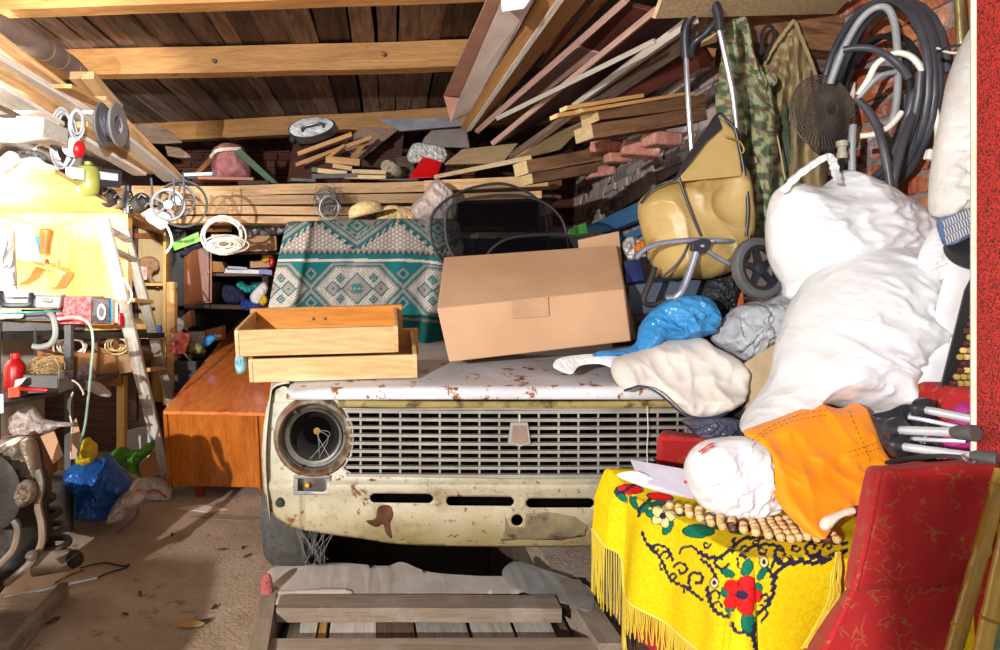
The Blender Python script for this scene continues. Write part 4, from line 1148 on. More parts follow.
strap([(782,192,2.05),(795,178,2.03),(812,165,2.03),(826,157,2.03),(832,160,2.03),(835,170,2.03),(838,182,2.0)], .022, M_plastw, 'handle', bag1, th=.006)
puff('carrier_bag', [(745,434),(750,418),(766,395),(778,376),(783,345),(795,308),(806,288),(825,262),(852,245),(890,240),(910,240),(920,262),(930,290),(937,318),(938,346),(925,364),(906,369),(896,380),(892,400),(884,414),(873,417),(858,409),(845,408),(828,404),(812,405),(790,415),(765,428)], 1.93, .20, M_plastw, gy=-.0012, amp=.16, fr=8, seed=4, wob=1.5,
     label='huge white sack bulging above the orange trousers', cat='bag')
puff('paper_sack', [(952,254),(970,256),(986,258),(984,300),(975,338),(956,382),(938,412),(915,408),(895,405),(903,385),(922,362),(936,345),(936,310),(945,275)], 1.74, .02, M_white, amp=.2, fr=5, label='flat white sheet sack standing right of the huge white sack', cat='sack')
puff('plastic_bag', [(926,240),(936,226),(950,222),(958,232),(952,245),(960,262),(950,285),(938,300),(925,290),(918,262)], 1.84, .03, M_plastw, amp=.6, fr=16, seed=9, label='small crumpled white bag wedged below the quilted garment', cat='bag')
MB().lathe([(.055,-.02),(.06,-.01),(.06,.01),(.045,.016),(.03,.012)], P(973,249,1.7), (-.2,-.6,.6), 28).build('rubber_cuff', M_black, None, 'black rubber ring on top of the flat white sheet sack', 'ring')
# white bag with red print on the bedspread
wb_ = T('carrier_bag', P(728,520,1.62), 'round tied white plastic bag resting on the yellow bedspread', 'bag')
puff('bag_body', [(685,470),(692,452),(706,441),(728,437),(748,437),(765,445),(775,460),(780,485),(778,505),(765,516),(745,521),(722,519),(703,508),(691,492)], 1.66, .085, M_plastw, amp=.3, fr=15, seed=2, parent=wb_, radial=(735,520,9,.05))
cord('red_print', [(699,452,1.612),(706,447,1.60),(713,443,1.605)], .002, M_redb, parent=wb_)
cord('red_print', [(701,454,1.607),(708,449,1.595),(714,446,1.60)], .0015, M_redb, parent=wb_)
cord('red_print', [(684.5,481,1.645),(686,483,1.64)], .003, M_redb, parent=wb_)
# envelopes
qslab('envelope', [(630,459,1.86),(640,481,1.80),(694,499,1.72),(692,470,1.80)], .004, plain('lilac_white_paper','cfc6d2','beb4c2',rough=.6), 'white envelope with a lifted corner lying left of the round tied bag', 'envelope')
puff('envelope', [(617,476),(624,472),(640,472),(660,482),(690,494),(690,498),(660,492),(635,484)], 1.80, .006, M_paper, label='lower white paper sheet under the lifted envelope', cat='paper')
qslab('folder', [(667,500,1.78),(680,499,1.80),(713,516,1.70),(706,521,1.66)], .004, plain('blue_card', '2c7cc4', '3a8cd0', rough=.5), 'thin blue folder edge peeking out beneath the round tied bag', 'folder')
# bead seat cover on the bedspread
bc = T('beaded_seat_cover', P(780,540,1.55), 'wooden beaded seat cover lying flat on the yellow bedspread', 'seat cover')
mb_ = MB(); rn = random.Random(2); nb = 0
for r in range(6):
    A0 = P(713 + r*4, 508 + r*1.0, 1.66 - r*.0); 
    y = 1.475 + r*.024
    x0 = .80 - r*.012; k = 0
    while x0 + k*.0205 < 1.04:
        x = x0 + k*.0205
        z = SZ + .021 + rn.uniform(-.002,.003)
        yy = y + .005*math.sin(k) + (x-1.0)*-.12*0 + max(0,(.92-x))*.55
        MB().ball((x, yy, z), .0105, 8).build('bead', M_beadd if rn.random() < .12 else M_bead, bc) if nb < 90 else None
        nb += 1; k += 1
# orange trousers
tr = T('trousers', P(815,525,1.52), 'crumpled bright orange trousers draped over the end of the sofa', 'trousers')
def dtr(x, y): return 1.475 + (535-y)*.0021 + .02*math.exp(-((x-800)/40)**2)*0
puff('cloth', [(747,433),(760,426),(790,415),(806,406),(815,401),(824,404),(836,408),(848,408),(856,404),(860,405),(868,423),(878,446),(885,457),(882,463),(872,466),(862,476),(853,498),(846,512),(830,516),(822,528),(812,536),(800,527),(783,508),(768,476),(754,450)], 1.6, .045, M_orange, dfun=dtr, amp=.35, fr=9, seed=3, parent=tr, edge=9)
M_st = plain('dark_stitching', '8a4a08', '7a3c06', rough=.8)
def stitch(l, dz=.052):
    pts = px_path([(x, y, dtr(x,y)-dz) for x, y in l], 8); m = MB()
    for i in range(0, len(pts)-1, 2): m.tube([pts[i], pts[i+1]], .0008, 4)
    m.build('stitching', M_st, tr)
stitch([(752,447),(765,434),(785,424),(806,418),(828,415)]); stitch([(752,440),(768,428),(788,419),(806,413),(828,410)]); stitch([(849,411),(858,432),(866,450),(871,462)], .048)
stitch([(848,452),(862,448),(878,442)], .045); stitch([(851,457),(865,453),(880,448)], .043)
puff('lining', [(820,527),(824,518),(838,512),(853,507),(854,513),(840,518),(832,526),(826,531)], 1.44, .012, M_cream, parent=tr, amp=.2)
# grey bag, cream cloth bundle, blue bag, white sheet, dark bag, tan card
puff('plastic_bag', [(712,340),(722,322),(735,308),(750,302),(765,300),(782,292),(800,290),(806,300),(795,320),(785,345),(765,350),(745,362),(728,352)], 2.25, .08, M_plasts, amp=.55, fr=16, seed=6, label='crumpled silvery grey plastic bag under the trolley wheel', cat='bag')
M_tanc = plain('speckled_fawn_board', 'c9b28e', 'b89d78', rough=.9, bumps=.1, dirt='8a7252', dirtamt=.25, dscale=20)
qslab('fawn_board', [(746,362,2.12),(748,432,2.02),(800,425,2.0),(803,320,2.2),(783,339,2.17)], .012, M_tanc, 'fawn speckled board leaning left of the huge white sack', 'board')
M_bun = plain('folded_cream_canvas', 'ded4c8', 'cfc2b4', rough=.8, bumps=.12, bscale=120, dirt='a8967e', dirtamt=.3, dscale=5)
puff('folded_canvas', [(612,372),(616,358),(640,350),(655,342),(680,338),(700,337),(712,345),(726,352),(738,360),(745,370),(745,388),(738,402),(725,412),(710,417),(692,418),(680,413),(668,402),(655,393),(640,388),(628,392),(618,385)], 2.13, .06, M_bun, dfun=lambda x, y: 2.06+.16*max(0,(400-y)/60), amp=.35, fr=8, seed=8, edge=11,
     label='folded bundle of cream canvas hanging over the bonnet edge', cat='cloth')
strap([(624,391,2.03),(640,386,2.01),(655,391,1.99),(668,401,1.985),(682,413,1.985),(700,419,1.99),(722,416,2.0),(740,404,2.03),(746,388,2.06)], .008, M_navy, 'hem', None, 'dark hem along the lower edge of the folded cream canvas', 'hem', th=.004) if False else None
cv = [o for o in bpy.data.objects if o.name == 'folded_canvas'][0]
strap([(624,391,2.005),(640,386,1.99),(655,391,1.98),(668,401,1.98),(682,413,1.985),(700,418,1.99),(722,415,2.0),(738,404,2.02)], .006, M_navy, 'hem', cv, th=.003)
puff('sheet', [(553,366),(560,358),(590,354),(620,355),(640,352),(648,360),(622,370),(600,364),(580,366),(572,374),(560,371)], 2.20, .012, M_white, gy=-.004, amp=.5, fr=14, label='thin white rag lying on the bonnet before the cardboard box', cat='rag')
bb = puff('plastic_bag', [(592,357),(600,351),(625,348),(636,342),(640,325),(655,308),(675,297),(700,295),(714,302),(719,318),(714,332),(700,338),(680,341),(660,342),(654,352),(653,370),(645,364),(632,358),(612,356)], 2.22, .05, M_plastb, amp=.6, fr=16, seed=11, wob=1.6, label='light blue plastic bag twisted across the right of the bonnet', cat='bag')
puff('plastic_bag', [(682,420),(700,418),(725,417),(740,420),(745,432),(735,440),(712,440),(700,438),(690,430)], 2.02, .03, plain('smoky_film', '3c3e50', '5a5c6c', rough=.2, bumps=.2), amp=.7, fr=20, seed=12, label='dark smoky plastic bag wedged behind the far red armrest', cat='bag')
# walking frames / crutch legs
def leglet(a, b, r, endw, label):
    root = T('furniture_leg', P(*a), label, 'metal leg', 'silver tube legs')
    A, B = P(*a), P(*b); dr_ = (B-A).normalized()
    MB().tube([A, B], r, 12).build('tube', M_silver, root)
    MB().lathe([(r*2.6,-.006),(r*2.9,0),(r*2.9,.010),(r*1.3,.014)], A, dr_, 20).build('mounting_cap', M_blackp, root)
    MB().lathe([(r*1.15,-.03),(r*1.5,-.02),(r*1.7,.012),(r*1.5,.016)], B, dr_, 14).build('rubber_foot', M_dgrey, root)
leglet((921,409,1.50),(1002,425,1.34), .0095, 0, 'silver tube leg with black cap, topmost of the bundle on the sofa')
leglet((896,430,1.46),(968,433,1.30), .0100, 0, 'silver tube leg with black cap, middle one ending in a grey foot')
leglet((898,446,1.44),(990,459,1.28), .0095, 0, 'silver tube leg with black cap, lowest of the bundle on the sofa')
cord('metal_rod', [(908,417,1.49),(930,421,1.47),(958,427,1.43)], .005, M_silver, 'thin silver rod between the two upper tube legs', 'rod')
cord('metal_rod', [(905,438,1.50),(935,440,1.48),(965,441,1.45)], .005, M_silver, 'thin silver rod hidden between the two lower tube legs', 'rod')
puff('folding_frame', [(872,415),(890,410),(905,404),(925,408),(935,420),(938,440),(950,455),(920,460),(900,462),(888,452),(880,440),(876,428)], 1.56, .03, M_blackp, amp=.5, fr=18, label='black folded plastic frame behind the silver tube legs', cat='frame')
puff('cloth', [(951,424),(954,410),(962,402),(972,403),(978,416),(986,432),(990,450),(970,455),(950,452),(944,440)], 1.58, .03, M_mag, amp=.3, fr=12, label='magenta cloth poking up between the silver tube legs', cat='cloth')
cord('snap_hook', [(962,455,1.27),(966,460,1.26),(971,463,1.26),(975,461,1.26)], .003, M_steel, 'small metal snap hook lying on the near red armrest', 'hook')
strap([(885,463,1.31),(910,458,1.31),(940,456,1.30),(962,457,1.28)], .008, M_black, 'webbing_strap', None, 'black webbing strap lying along the top of the near armrest', 'strap')
# beaded cover hanging at the right (dark and olive beads)
bc2 = T('beaded_seat_cover', P(960,460,1.63), 'olive and brown beaded seat cover hanging beside the red tweed panel', 'seat cover')
rn = random.Random(12); nb = 0
cell = []
for r in range(22):
    for k in range(9):
        px = 924 + k*6.6 + (r%2)*3.3; py = 456 - r*6.6
        if px > 975 or px < 936 + (r*1.6): continue
        cell.append((px, py))
for i, (px, py) in enumerate(cell[:100]):
    MB().ball(P(px, py, 1.64), .0088, 8).build('bead', rn.choice([M_beadd, M_beady, M_beady, M_bead]), bc2)
qslab('backing', [(922,462,1.66),(985,462,1.66),(985,250,1.66),(965,290,1.66)], .004, M_black, parent=bc2)
# red tweed panel at the right edge
tp = T('mattress_panel', P(985,475,1.38), 'tall red and black tweed panel standing at the right edge', 'panel')
c0, c1 = P(977,472,1.33), P(1055,472,1.12); cb = V((.030,.036,0)); hh = V((0,0,1.15))
MB().hexa([c0, c1, c1+cb, c0+cb, c0+hh, c1+hh, c1+cb+hh, c0+cb+hh]).build('tweed_face', M_tweed, tp, bevel=.006)
e = V((-.004,.004,0))
MB().hexa([c0+e*1.5+cb*.3, c0+cb*.3, c0+cb*1.15, c0+cb*1.15+e*1.5, c0+e*1.5+cb*.3+hh, c0+cb*.3+hh, c0+cb*1.15+hh, c0+cb*1.15+e*1.5+hh]).build('pale_edge', M_cream, tp)
# bamboo poles
def bamboo(a, b, r, label):
    A, B = P(*a), P(*b); root = T('bamboo_pole', A if A.z < B.z else B, label, 'pole', 'bamboo poles')
    n = 30; pts = []; rs = []
    for i in range(n+1):
        t = i/n; pts.append(A.lerp(B, t)); nodes = [.22, .60, .92]
        rs.append(r*(1 + max(.22*math.exp(-((t-q)/.012)**2) for q in nodes) + .05*min(abs(t-q) for q in nodes)))
    MB().tube(pts, rs, 14).build('culm', M_bamboo, root)
    for q in (.22, .60, .92): MB().lathe([(r*1.05,-.003),(r*1.25,0),(r*1.05,.003)], A.lerp(B, q), B-A, 14).build('node_ring', M_bamboo, root)
bamboo((948,672,1.16),(1003,470,1.20), .0125, 'bamboo pole leaning in front of the red armrest, left one')
bamboo((978,672,1.10),(1028,440,1.14), .0125, 'bamboo pole at the right edge of the picture, beside the left one')
qslab('green_board', [(985,660,1.13),(1040,660,1.13),(1050,560,1.16),(1005,560,1.16)], .012, M_greenp, 'greenish board behind the right bamboo pole, bottom corner', 'board')

# ---------------------------------------------------------------- shopping trolley
tl = T('shopping_trolley', P(720,300,2.3), 'two wheeled shopping trolley with tan bag, propped up on the pile', 'trolley')
def part(l, r, mat, name, n=6, seg=10, parent=tl, label=None): return MB().tube(px_path(l, n), r, seg).build(name, mat, parent, label)
part([(686,56,2.35),(688,100,2.35),(692,150,2.36),(700,232,2.38)], .0095, M_steel, 'tube')
part([(719,29,2.28),(726,60,2.28),(733,95,2.28),(737,135,2.28)], .0095, M_steel, 'tube')
part([(736,132,2.28),(745,180,2.27),(749,238,2.27)], .010, M_blackp, 'tube')
part([(686,58,2.35),(685,32,2.34),(690,18,2.33),(699,7,2.31),(706,2,2.30),(714,4,2.285),(718,14,2.28),(720,31,2.28)], .0165, M_blackp, 'handle')
part([(690,58,2.35),(691,47,2.35),(697,40,2.34),(705,34,2.32),(712,26,2.30),(717,22,2.285)], .0145, M_blackp, 'handle')
part([(636,258,2.22),(645,249,2.22),(660,243.5,2.22),(680,241,2.22),(700,240,2.22),(725,241,2.24),(742,242,2.27)], .0095, M_tubegrey, 'frame_bar')
part([(696,252,2.21),(691,268,2.21),(685,284,2.21),(680,293,2.21),(674,298,2.22),(668,298,2.24)], .0125, M_tubegrey, 'frame_bar')
part([(655,267,2.28),(650,282,2.28),(644,297,2.28),(645,303,2.28),(652,305,2.28),(662,302,2.27),(670,297,2.25)], .010, M_irond, 'frame_bar', label='dark bent foot bar')
part([(706,250,2.22),(718,258,2.22),(730,264,2.22)], .008, M_tubegrey, 'frame_bar')
q = [(693,242,2.20),(703,238,2.20),(713,240,2.20),(709,250,2.20),(700,255,2.20),(692,250,2.20)]
MB().prism([P(*a) for a in q], (0,.02,0)).build('bracket', M_blackp, tl, bevel=.002)
for a in ((702,246),(712,241)): MB().lathe([(.006,0),(.006,-.006),(.002,-.008)], P(a[0],a[1],2.198), (0,1,0), 10).build('rivet', M_steel, tl)
# wheel
wc = P(759,268,2.22); ax = V((.25,-1,.12)).normalized()
R_ = .106
wh = MB().lathe([(R_-.026,-.014),(R_-.008,-.017),(R_,-.010),(R_+.001,0),(R_,.010),(R_-.008,.017),(R_-.026,.014),(R_-.03,0),(R_-.026,-.014)], wc, ax, 44, cap=False).build('wheel', plain('dusty_grey_rubber','4c4a4c','62605f',rough=.8,bumps=.3), tl)
rim = MB().lathe([(R_-.028,-.013),(R_-.040,-.010),(R_-.040,.010),(R_-.028,.013),(R_-.028,-.013)], wc, ax, 40, cap=False)
u_ = ax.orthogonal().normalized(); w_ = ax.cross(u_)
for k in range(5):
    a = 2*math.pi*k/5 + .3; dr_ = u_*math.cos(a) + w_*math.sin(a); tg = ax.cross(dr_)
    rim.hexa([wc + dr_*r_ + tg*s_*wd + ax*h_ for h_ in (-.008,.008) for r_, s_, wd in ((.015,-1,.012),(.015,1,.012),(R_-.036,1,.008),(R_-.036,-1,.008))])
rim.lathe([(.0,-.016),(.014,-.016),(.024,-.010),(.024,.012),(.014,.018),(.0,.018)], wc, ax, 20)
rim.build('hub', M_blackp, wh)
w2 = wc + V((-.05,.30,.0)); MB().lathe([(R_-.03,-.014),(R_-.008,-.017),(R_,0),(R_-.008,.017),(R_-.03,.014),(.02,.012),(0,.012)], w2, ax, 32).build('wheel', M_black, tl)
# bag of the trolley
puff('bag', [(640,212),(641,200),(650,190),(664,183),(676,178),(684,172),(700,170),(718,160),(733,158),(744,180),(748,215),(747,245),(745,262),(730,272),(708,279),(688,278),(664,278),(655,266),(648,245),(643,228)], 2.37, .13, M_tan, amp=.22, fr=4.5, seed=5, parent=tl, edge=26)
# open flap above
MB().hexa([P(676,182,2.24), P(742,176,2.22), P(745,176,2.36), P(690,182,2.40), P(718,116,2.27), P(737,133,2.26), P(738,130,2.34), P(720,118,2.36)]).build('bag_opening', M_tan, tl, bevel=.006)
qslab('bag_dark_opening', [(718,116,2.245),(700,136,2.235),(680,168,2.225),(677,178,2.225),(690,163,2.225),(706,142,2.235),(722,128,2.245)], .004, M_blackp, parent=tl, bevel=0)  # flat dark sheet paints the shade inside the bag
part([(641,203,2.33),(650,191,2.29),(664,183,2.27),(676,178,2.25),(690,157,2.25),(704,135,2.25),(718,114,2.26),(727,120,2.26),(737,131,2.25)], .005, M_blackp, 'piping')
part([(678,175,2.235),(683,190,2.23),(691,212,2.225),(701,236,2.22)], .0045, M_blackp, 'piping')
part([(689,242,2.23),(683,256,2.235),(673,268,2.25),(662,277,2.27)], .004, M_blackp, 'piping')
part([(735,128,2.24),(743,165,2.24),(748,205,2.24),(746,236,2.25)], .006, M_blackp, 'piping')
part([(724,136,2.22),(732,138,2.21),(740,142,2.21),(744,150,2.21),(741,154,2.21)], .003, M_bamboo, 'drawcord')

# ---------------------------------------------------------------- clothes on the wall
def camo_col(X, Y):
    base = np.array(srgb('9c9c72')); g = np.array(srgb('4c5c42')); br = np.array(srgb('7c5648')); pale = np.array(srgb('88987e'))
    c = np.tile(base, (len(X), 1))
    for i in range(len(X)):
        p = V((X[i]*.14, Y[i]*.12, 0)); a = noise.noise(p*1.0); b = noise.noise(p*1.25+V((9,3,1))); e = noise.noise(p*1.6+V((2,8,5)))
        if b > .12: c[i] = pale
        if a > .08: c[i] = g
        if e > .22: c[i] = br
    return c
M_camo = painted('camouflage_cloth', bscale=150, sheen=0)
cj = T('camouflage_jacket', P(750,240,2.52), 'green camouflage jacket hanging behind the trolley handle', 'jacket')
def dj(x, y): return 2.52 + .05*math.sin((x-700)*.16+ y*.01) + .02*math.sin((x-700)*.37)
puff('body', [(727,20),(742,22),(750,40),(757,62),(764,80),(772,95),(777,110),(778,150),(784,190),(782,230),(766,246),(748,240),(735,200),(718,160),(718,120),(716,95),(720,70),(724,45)], 2.52, .05, M_camo, dfun=dj, amp=.5, fr=5, seed=7, parent=cj, colf=camo_col, edge=12)
puff('collar', [(726,22),(735,19),(743,15),(748,22),(752,40),(756,60),(763,78),(770,68),(777,78),(776,85),(768,87),(759,82),(752,66),(747,48),(742,32),(734,28)], 2.44, .014, M_camo, amp=.2, seed=8, parent=cj, colf=camo_col)
part([(764,90,2.45),(770,110,2.45),(778,140,2.45),(785,180,2.45)], .003, M_tan, 'zip_edge', parent=cj)
part([(719,80,2.47),(713,84,2.47),(716,92,2.47)], .003, M_black, 'loop', parent=cj)
M_khaki = plain('brown_khaki_canvas', '94805a', 'ac966c', rough=.85, bumps=.2, bscale=100)
kc = T('canvas_coat', P(795,230,2.62), 'brown khaki canvas coat gathered on a hook beside the camouflage jacket', 'coat')
def dk_(x, y):
    t = max(0.05, (y-18)/160); return 2.60 + .045*math.sin((x-793)/(6+30*t)*9)*min(1, t+.3)
puff('body', [(791,20),(795,22),(800,40),(808,62),(816,80),(820,120),(826,170),(820,235),(790,250),(775,240),(776,180),(772,120),(763,70),(768,58),(780,38)], 2.6, .045, M_khaki, dfun=dk_, amp=.3, fr=5, seed=17, parent=kc, edge=8)
strap([(765,62,2.54),(775,45,2.53),(786,30,2.53),(794,20,2.53)], .014, M_khaki, 'strap', kc)
strap([(795,22,2.53),(803,42,2.53),(811,62,2.53),(817,80,2.53)], .014, M_khaki, 'strap', kc)
strap([(761,55,2.52),(762,35,2.52),(766,27,2.52),(772,27,2.52),(774,38,2.52),(768,50,2.52),(764,60,2.52)], .014, M_blackp, 'umbrella_strap', None, 'black looped strap hanging between the two coats', 'strap')
puff('dark_coat', [(775,80),(783,90),(790,130),(800,175),(800,240),(780,245),(770,200),(772,140)], 2.58, .04, plain('dark_olive_cloth', '3a4030', '4c5440', rough=.9, bumps=.2), amp=.4, fr=6, label='dark olive sleeve hanging behind the camouflage jacket', cat='sleeve')
# quilted garment with striped cuff
qg = T('quilted_garment', P(962,245,1.72), 'dirty white quilted garment with a striped blue cuff, hanging', 'garment')
M_quilt = plain('dirty_quilted_lining', 'd2cec8', 'bcb6b0', rough=.8, bumps=.4, bscale=40, dirt='968e84', dirtamt=.3, dscale=6)
puff('sleeve', [(1002,-5),(990,-5),(980,18),(966,45),(955,75),(949,105),(942,140),(937,175),(936,205),(941,218),(962,212),(985,195),(990,150),(993,100),(1002,50)], 1.72, .055, M_quilt, amp=.55, fr=9, seed=21, parent=qg, radial=(1000,0,9,.10), edge=13)
M_denim = plain('blue_knit_cuff', '34507c', '6a86ac', rough=.9, bumps=.3)
puff('cuff', [(941,219),(962,211),(986,197),(989,222),(988,229),(970,237),(950,246),(945,240)], 1.71, .03, M_denim, amp=.1, parent=qg, edge=8)
m = MB()
for k in range(17):
    for r in range(3):
        a = (943+k*2.7+r*1.2, 221-k*1.35+r*8.2); m.tube(px_path([(a[0],a[1],1.675),(a[0]+1.6,a[1]+3.4,1.672),(a[0]+2.2,a[1]+7,1.675)], 2), .0013, 4)
m.build('rib_stripes', M_cream, qg)

# ---------------------------------------------------------------- wire mesh bowl
bs = T('wire_strainer', P(830,148,2.36), 'round dark wire mesh strainer hanging in front of the hose coil', 'strainer')
c = P(823,112,2.34); axm = V((.22,-1,.10)).normalized(); uu = axm.orthogonal().normalized(); ww = axm.cross(uu)
m = MB(); R_ = .145
def bp(r, a, front=True):
    t = r/R_; h = .035*(1-t*t) if front else -.13*(1-t)**.8
    return c + (uu*math.cos(a)*1.0 + ww*math.sin(a)*.93)*r + axm*h + (V((.13,0,.11))*(1-t) if not front else V())
for r in [R_*k/15 for k in range(3, 16, 1)][::1]:
    m.tube([bp(r, 2*math.pi*k/48) for k in range(48)], .0009, 4, True)
for k in range(52):
    a = 2*math.pi*k/52; m.tube([bp(R_*.2+(R_*.8)*j/5, a + .12*j) for j in range(6)], .0014, 4)
for k in range(-4, 5):
    x = k*R_*.045; l = math.sqrt(max(0, (R_*.2)**2-x*x))
    m.tube([c+uu*x+ww*-l+axm*.034, c+uu*x+ww*l+axm*.034], .0007, 4); m.tube([c+ww*x+uu*-l+axm*.034, c+ww*x+uu*l+axm*.034], .0007, 4)
tag(m.build('front_mesh', M_wired, bs, smooth=True))
m = MB()
for r in [R_*k/16 for k in range(3, 16)]: m.tube([bp(r, 2*math.pi*k/40, False) for k in range(40)], .0009, 4, True)
for k in range(70):
    a = 2*math.pi*k/70; m.tube([bp(R_*.18+(R_*.82)*j/6, a, False) for j in range(7)], .0008, 4)
m.build('back_mesh', M_wired, bs)
MB().tube([bp(R_, 2*math.pi*k/60) for k in range(60)], .0028, 6, True).build('rim', M_wired, bs)
MB().tube([bp(R_*.2, 2*math.pi*k/30) for k in range(30)], .0016, 6, True).build('centre_ring', M_wired, bs)

# ---------------------------------------------------------------- hoses on the brick wall
def loop(name, label, rad, mat, cy_, cz_, ry, rz, n, x0=1.80, seed=0, jit=.025, a0=0, frac=1.0):
    rn = random.Random(seed); pts = []
    N = 28*n
    for i in range(int(N*frac)+1):
        a = a0 + 2*math.pi*i/28; k = i/28
        j = 1 + jit*noise.noise(V((k*1.3+seed, seed, 1)))*3
        pts.append(V((x0 - .05*math.sin(k*2.3+seed)**2 - .012*(k % 5), cy_ - ry*math.cos(a)*j + .02*noise.noise(V((k,2,seed))), cz_ + rz*math.sin(a)*(1+jit*2*noise.noise(V((k,seed,7)))))))
    MB().tube(pts, rad, 9).build(name, mat, None, label, 'hose')
loop('hose', 'thick coil of dark grey hose hanging on the brick wall', .0125, M_hose, 2.30, 1.845, .235, .325, 9, seed=3, jit=.04)
loop('hose', 'thinner black hose looped inside the thick dark coil', .010, M_black, 2.33, 1.80, .19, .26, 2, seed=9, x0=1.79)
def hose(l, r, mat, label, cat='hose'):
    MB().tube(px_path(l, 7), r, 10).build('hose', mat, None, label, cat)
hose([(830,84,2.30),(838,62,2.28),(846,44,2.26),(856,26,2.24),(866,14,2.22),(878,7,2.2),(888,9,2.18),(894,22,2.17),(897,45,2.16),(898,75,2.16),(896,105,2.16),(891,122,2.17),(884,131,2.2)], .0115, M_hoseg, 'grey hose curling over the top of the strainer')
hose([(858,95,2.20),(868,80,2.18),(876,65,2.16),(888,56,2.14),(900,53,2.12),(915,60,2.1),(928,82,2.09),(935,110,2.08),(938,135,2.08),(936,150,2.08),(930,156,2.08)], .010, M_hosew, 'cream hose arching across the right side of the coil')
hose([(843,50,2.18),(856,48,2.16),(872,49,2.14),(888,56,2.13),(900,66,2.12),(909,78,2.12)], .0115, M_hose, 'short dark hose bridging the coil below the grey hose')
hose([(858,99,2.2),(868,87,2.18),(880,76,2.16),(895,72,2.15)], .009, M_hoseg, 'short light grey hose end inside the coil')
hose([(858,100,2.12),(868,110,2.10),(876,124,2.08),(882,142,2.06),(887,165,2.05),(892,200,2.05)], .0120, M_hose, 'dark hose end running down from the strainer towards the white bag')
hose([(914,112,2.08),(905,135,2.07),(898,160,2.06),(893,185,2.06),(896,210,2.08)], .013, M_hose, 'dark hose tail hanging at the right below the coil')
hose([(860,136,2.18),(875,134,2.16),(890,126,2.15),(902,112,2.14)], .010, M_hosew, 'white hose tip crossing below the coil')
hose([(853,125,2.25),(852,145,2.25),(852,172,2.26)], .012, M_hoseg, 'straight grey pipe hanging below the strainer')
MB().lathe([(.014,-.03),(.017,-.03),(.017,-.01),(.014,-.008),(.014,.01),(.019,.012),(.019,.03),(.012,.034)], P(842,150,2.22), (0,0,1), 12).build('hose_connector', plain('grimy_cream_plastic', 'b8b09a', '9a927e', rough=.5), None, 'ribbed cream hose connector under the strainer', 'connector')
MB().box(P(930,155,2.06), (.026,.02,.034), Matrix.Rotation(.3,3,'Y')).build('clip', M_hosew, None, 'small cream clip at the lower end of the cream hose', 'clip', bevel=.004)
tb = T('spring_rod', P(962,80,1.98), 'brass coloured spring tube hanging above the quilted garment', 'spring')
m = MB(); 
pts = [P(957+k*.0225,-25+k*.25,1.98) + V((math.cos(k*.9)*.0125, math.sin(k*.9)*.0125,0)) for k in range(380)]
m.tube(pts, .0022, 5); m.tube([P(957,-25,1.98), P(962,69,1.98)], .0115, 10); m.build('spring_coil', plain('brassy_steel','a89a68','8a7c50',rough=.35,metal=.7), tb)
MB().tube([P(961,70,1.98), P(960,76,1.98), P(963,80,1.98), P(965,76,1.98), P(963,71,1.98)], .0015, 6).build('end_hook', M_iron, tb)
cord('cable', [(937,52,1.95),(950,47,1.9),(965,44,1.88),(985,36,1.86),(1003,28,1.84)], .004, M_black, 'thin black cable stretched behind the spring tube', 'cable')
cord('cable', [(937,48,1.95),(952,53,1.9),(968,50,1.88),(985,42,1.86)], .0035, M_cream, 'thin cream cable beside the black cable behind the spring tube', 'cable')

# blue beams and cable on the lower brick wall
board('painted_beam', PX(583,236,1.72), PX(700,186,1.72), .05, .12, M_bluep, label='sky blue painted beam resting against the brick wall', cat='beam')
board('painted_beam', PX(600,250,1.66), PX(700,207,1.66), .04, .05, M_bluep, label='narrow blue strip below the sky blue beam', cat='beam')
qslab('board', [(568,236,3.4),(588,233,3.4),(586,222,3.4),(570,229,3.4)], .02, plain('green_paint','3f9a3c','58b050',rough=.5), 'small green board end left of the blue beam', 'board')
MB().tube([PX(px,py,1.82) for px, py in ((548,247),(580,233),(610,219),(628,206),(650,192),(672,176),(690,168))], .007, 7).build('cable', M_black, None, 'black cable running along the brick wall above the blue beam', 'cable')
# items between box and trolley
puff('wrapper', [(622,245),(630,236),(638,238),(646,236),(650,250),(648,262),(630,262)], 2.66, .03, plain('foil_print','c8c4bc','8a8680',rough=.3,scale=60,metal=.3), amp=.9, fr=40, label='crumpled silver wrapper behind the trolley foot', cat='wrapper')
puff('rag', [(638,242),(648,240),(650,248),(642,254),(634,250)], 2.62, .02, plain('rusty_orange', 'd8761c', 'c06010', rough=.7), amp=.7, fr=30, label='small orange rag behind the trolley foot', cat='rag')
hx('carton', [(626,284,2.50),(645,280,2.50),(650,276,2.62),(630,280,2.62),(624,262,2.50),(640,259,2.50),(646,256,2.62),(628,259,2.62)], plain('dark_navy_card','1a2a6a','141c40',rough=.4), 'small navy blue carton beside the cardboard box', 'carton')
hx('tool_case', [(628,316,2.5),(710,308,2.45),(715,300,2.75),(630,306,2.75),(628,285,2.5),(710,277,2.45),(715,272,2.75),(630,280,2.75)], plain('slate_blue_plastic','2f3a4a','3c4858',rough=.5), 'flat slate blue case under the trolley', 'case', bevel=.006)
puff('ash_pile', [(700,290),(712,275),(730,270),(738,285),(735,305),(722,320),(706,322)], 2.42, .05, M_black, amp=.6, fr=18, label='black cloth stuffed under the trolley beside its wheel', cat='cloth')
qslab('brick_piece', [(722,318,2.4),(744,306,2.4),(742,268,2.45),(726,276,2.45)], .06, M_rough if False else plain('brick_fragment','c4683c','a8522c',rough=.95,bumps=.5), 'orange brick fragment behind the trolley wheel', 'brick')
hx('crate', [(612,372,2.48),(742,352,2.46),(748,330,2.95),(622,345,2.95),(612,330,2.48),(745,305,2.46),(748,300,2.95),(622,315,2.95)], M_dark, 'dark wooden crate on the bonnet under the trolley and blue bag', 'crate')
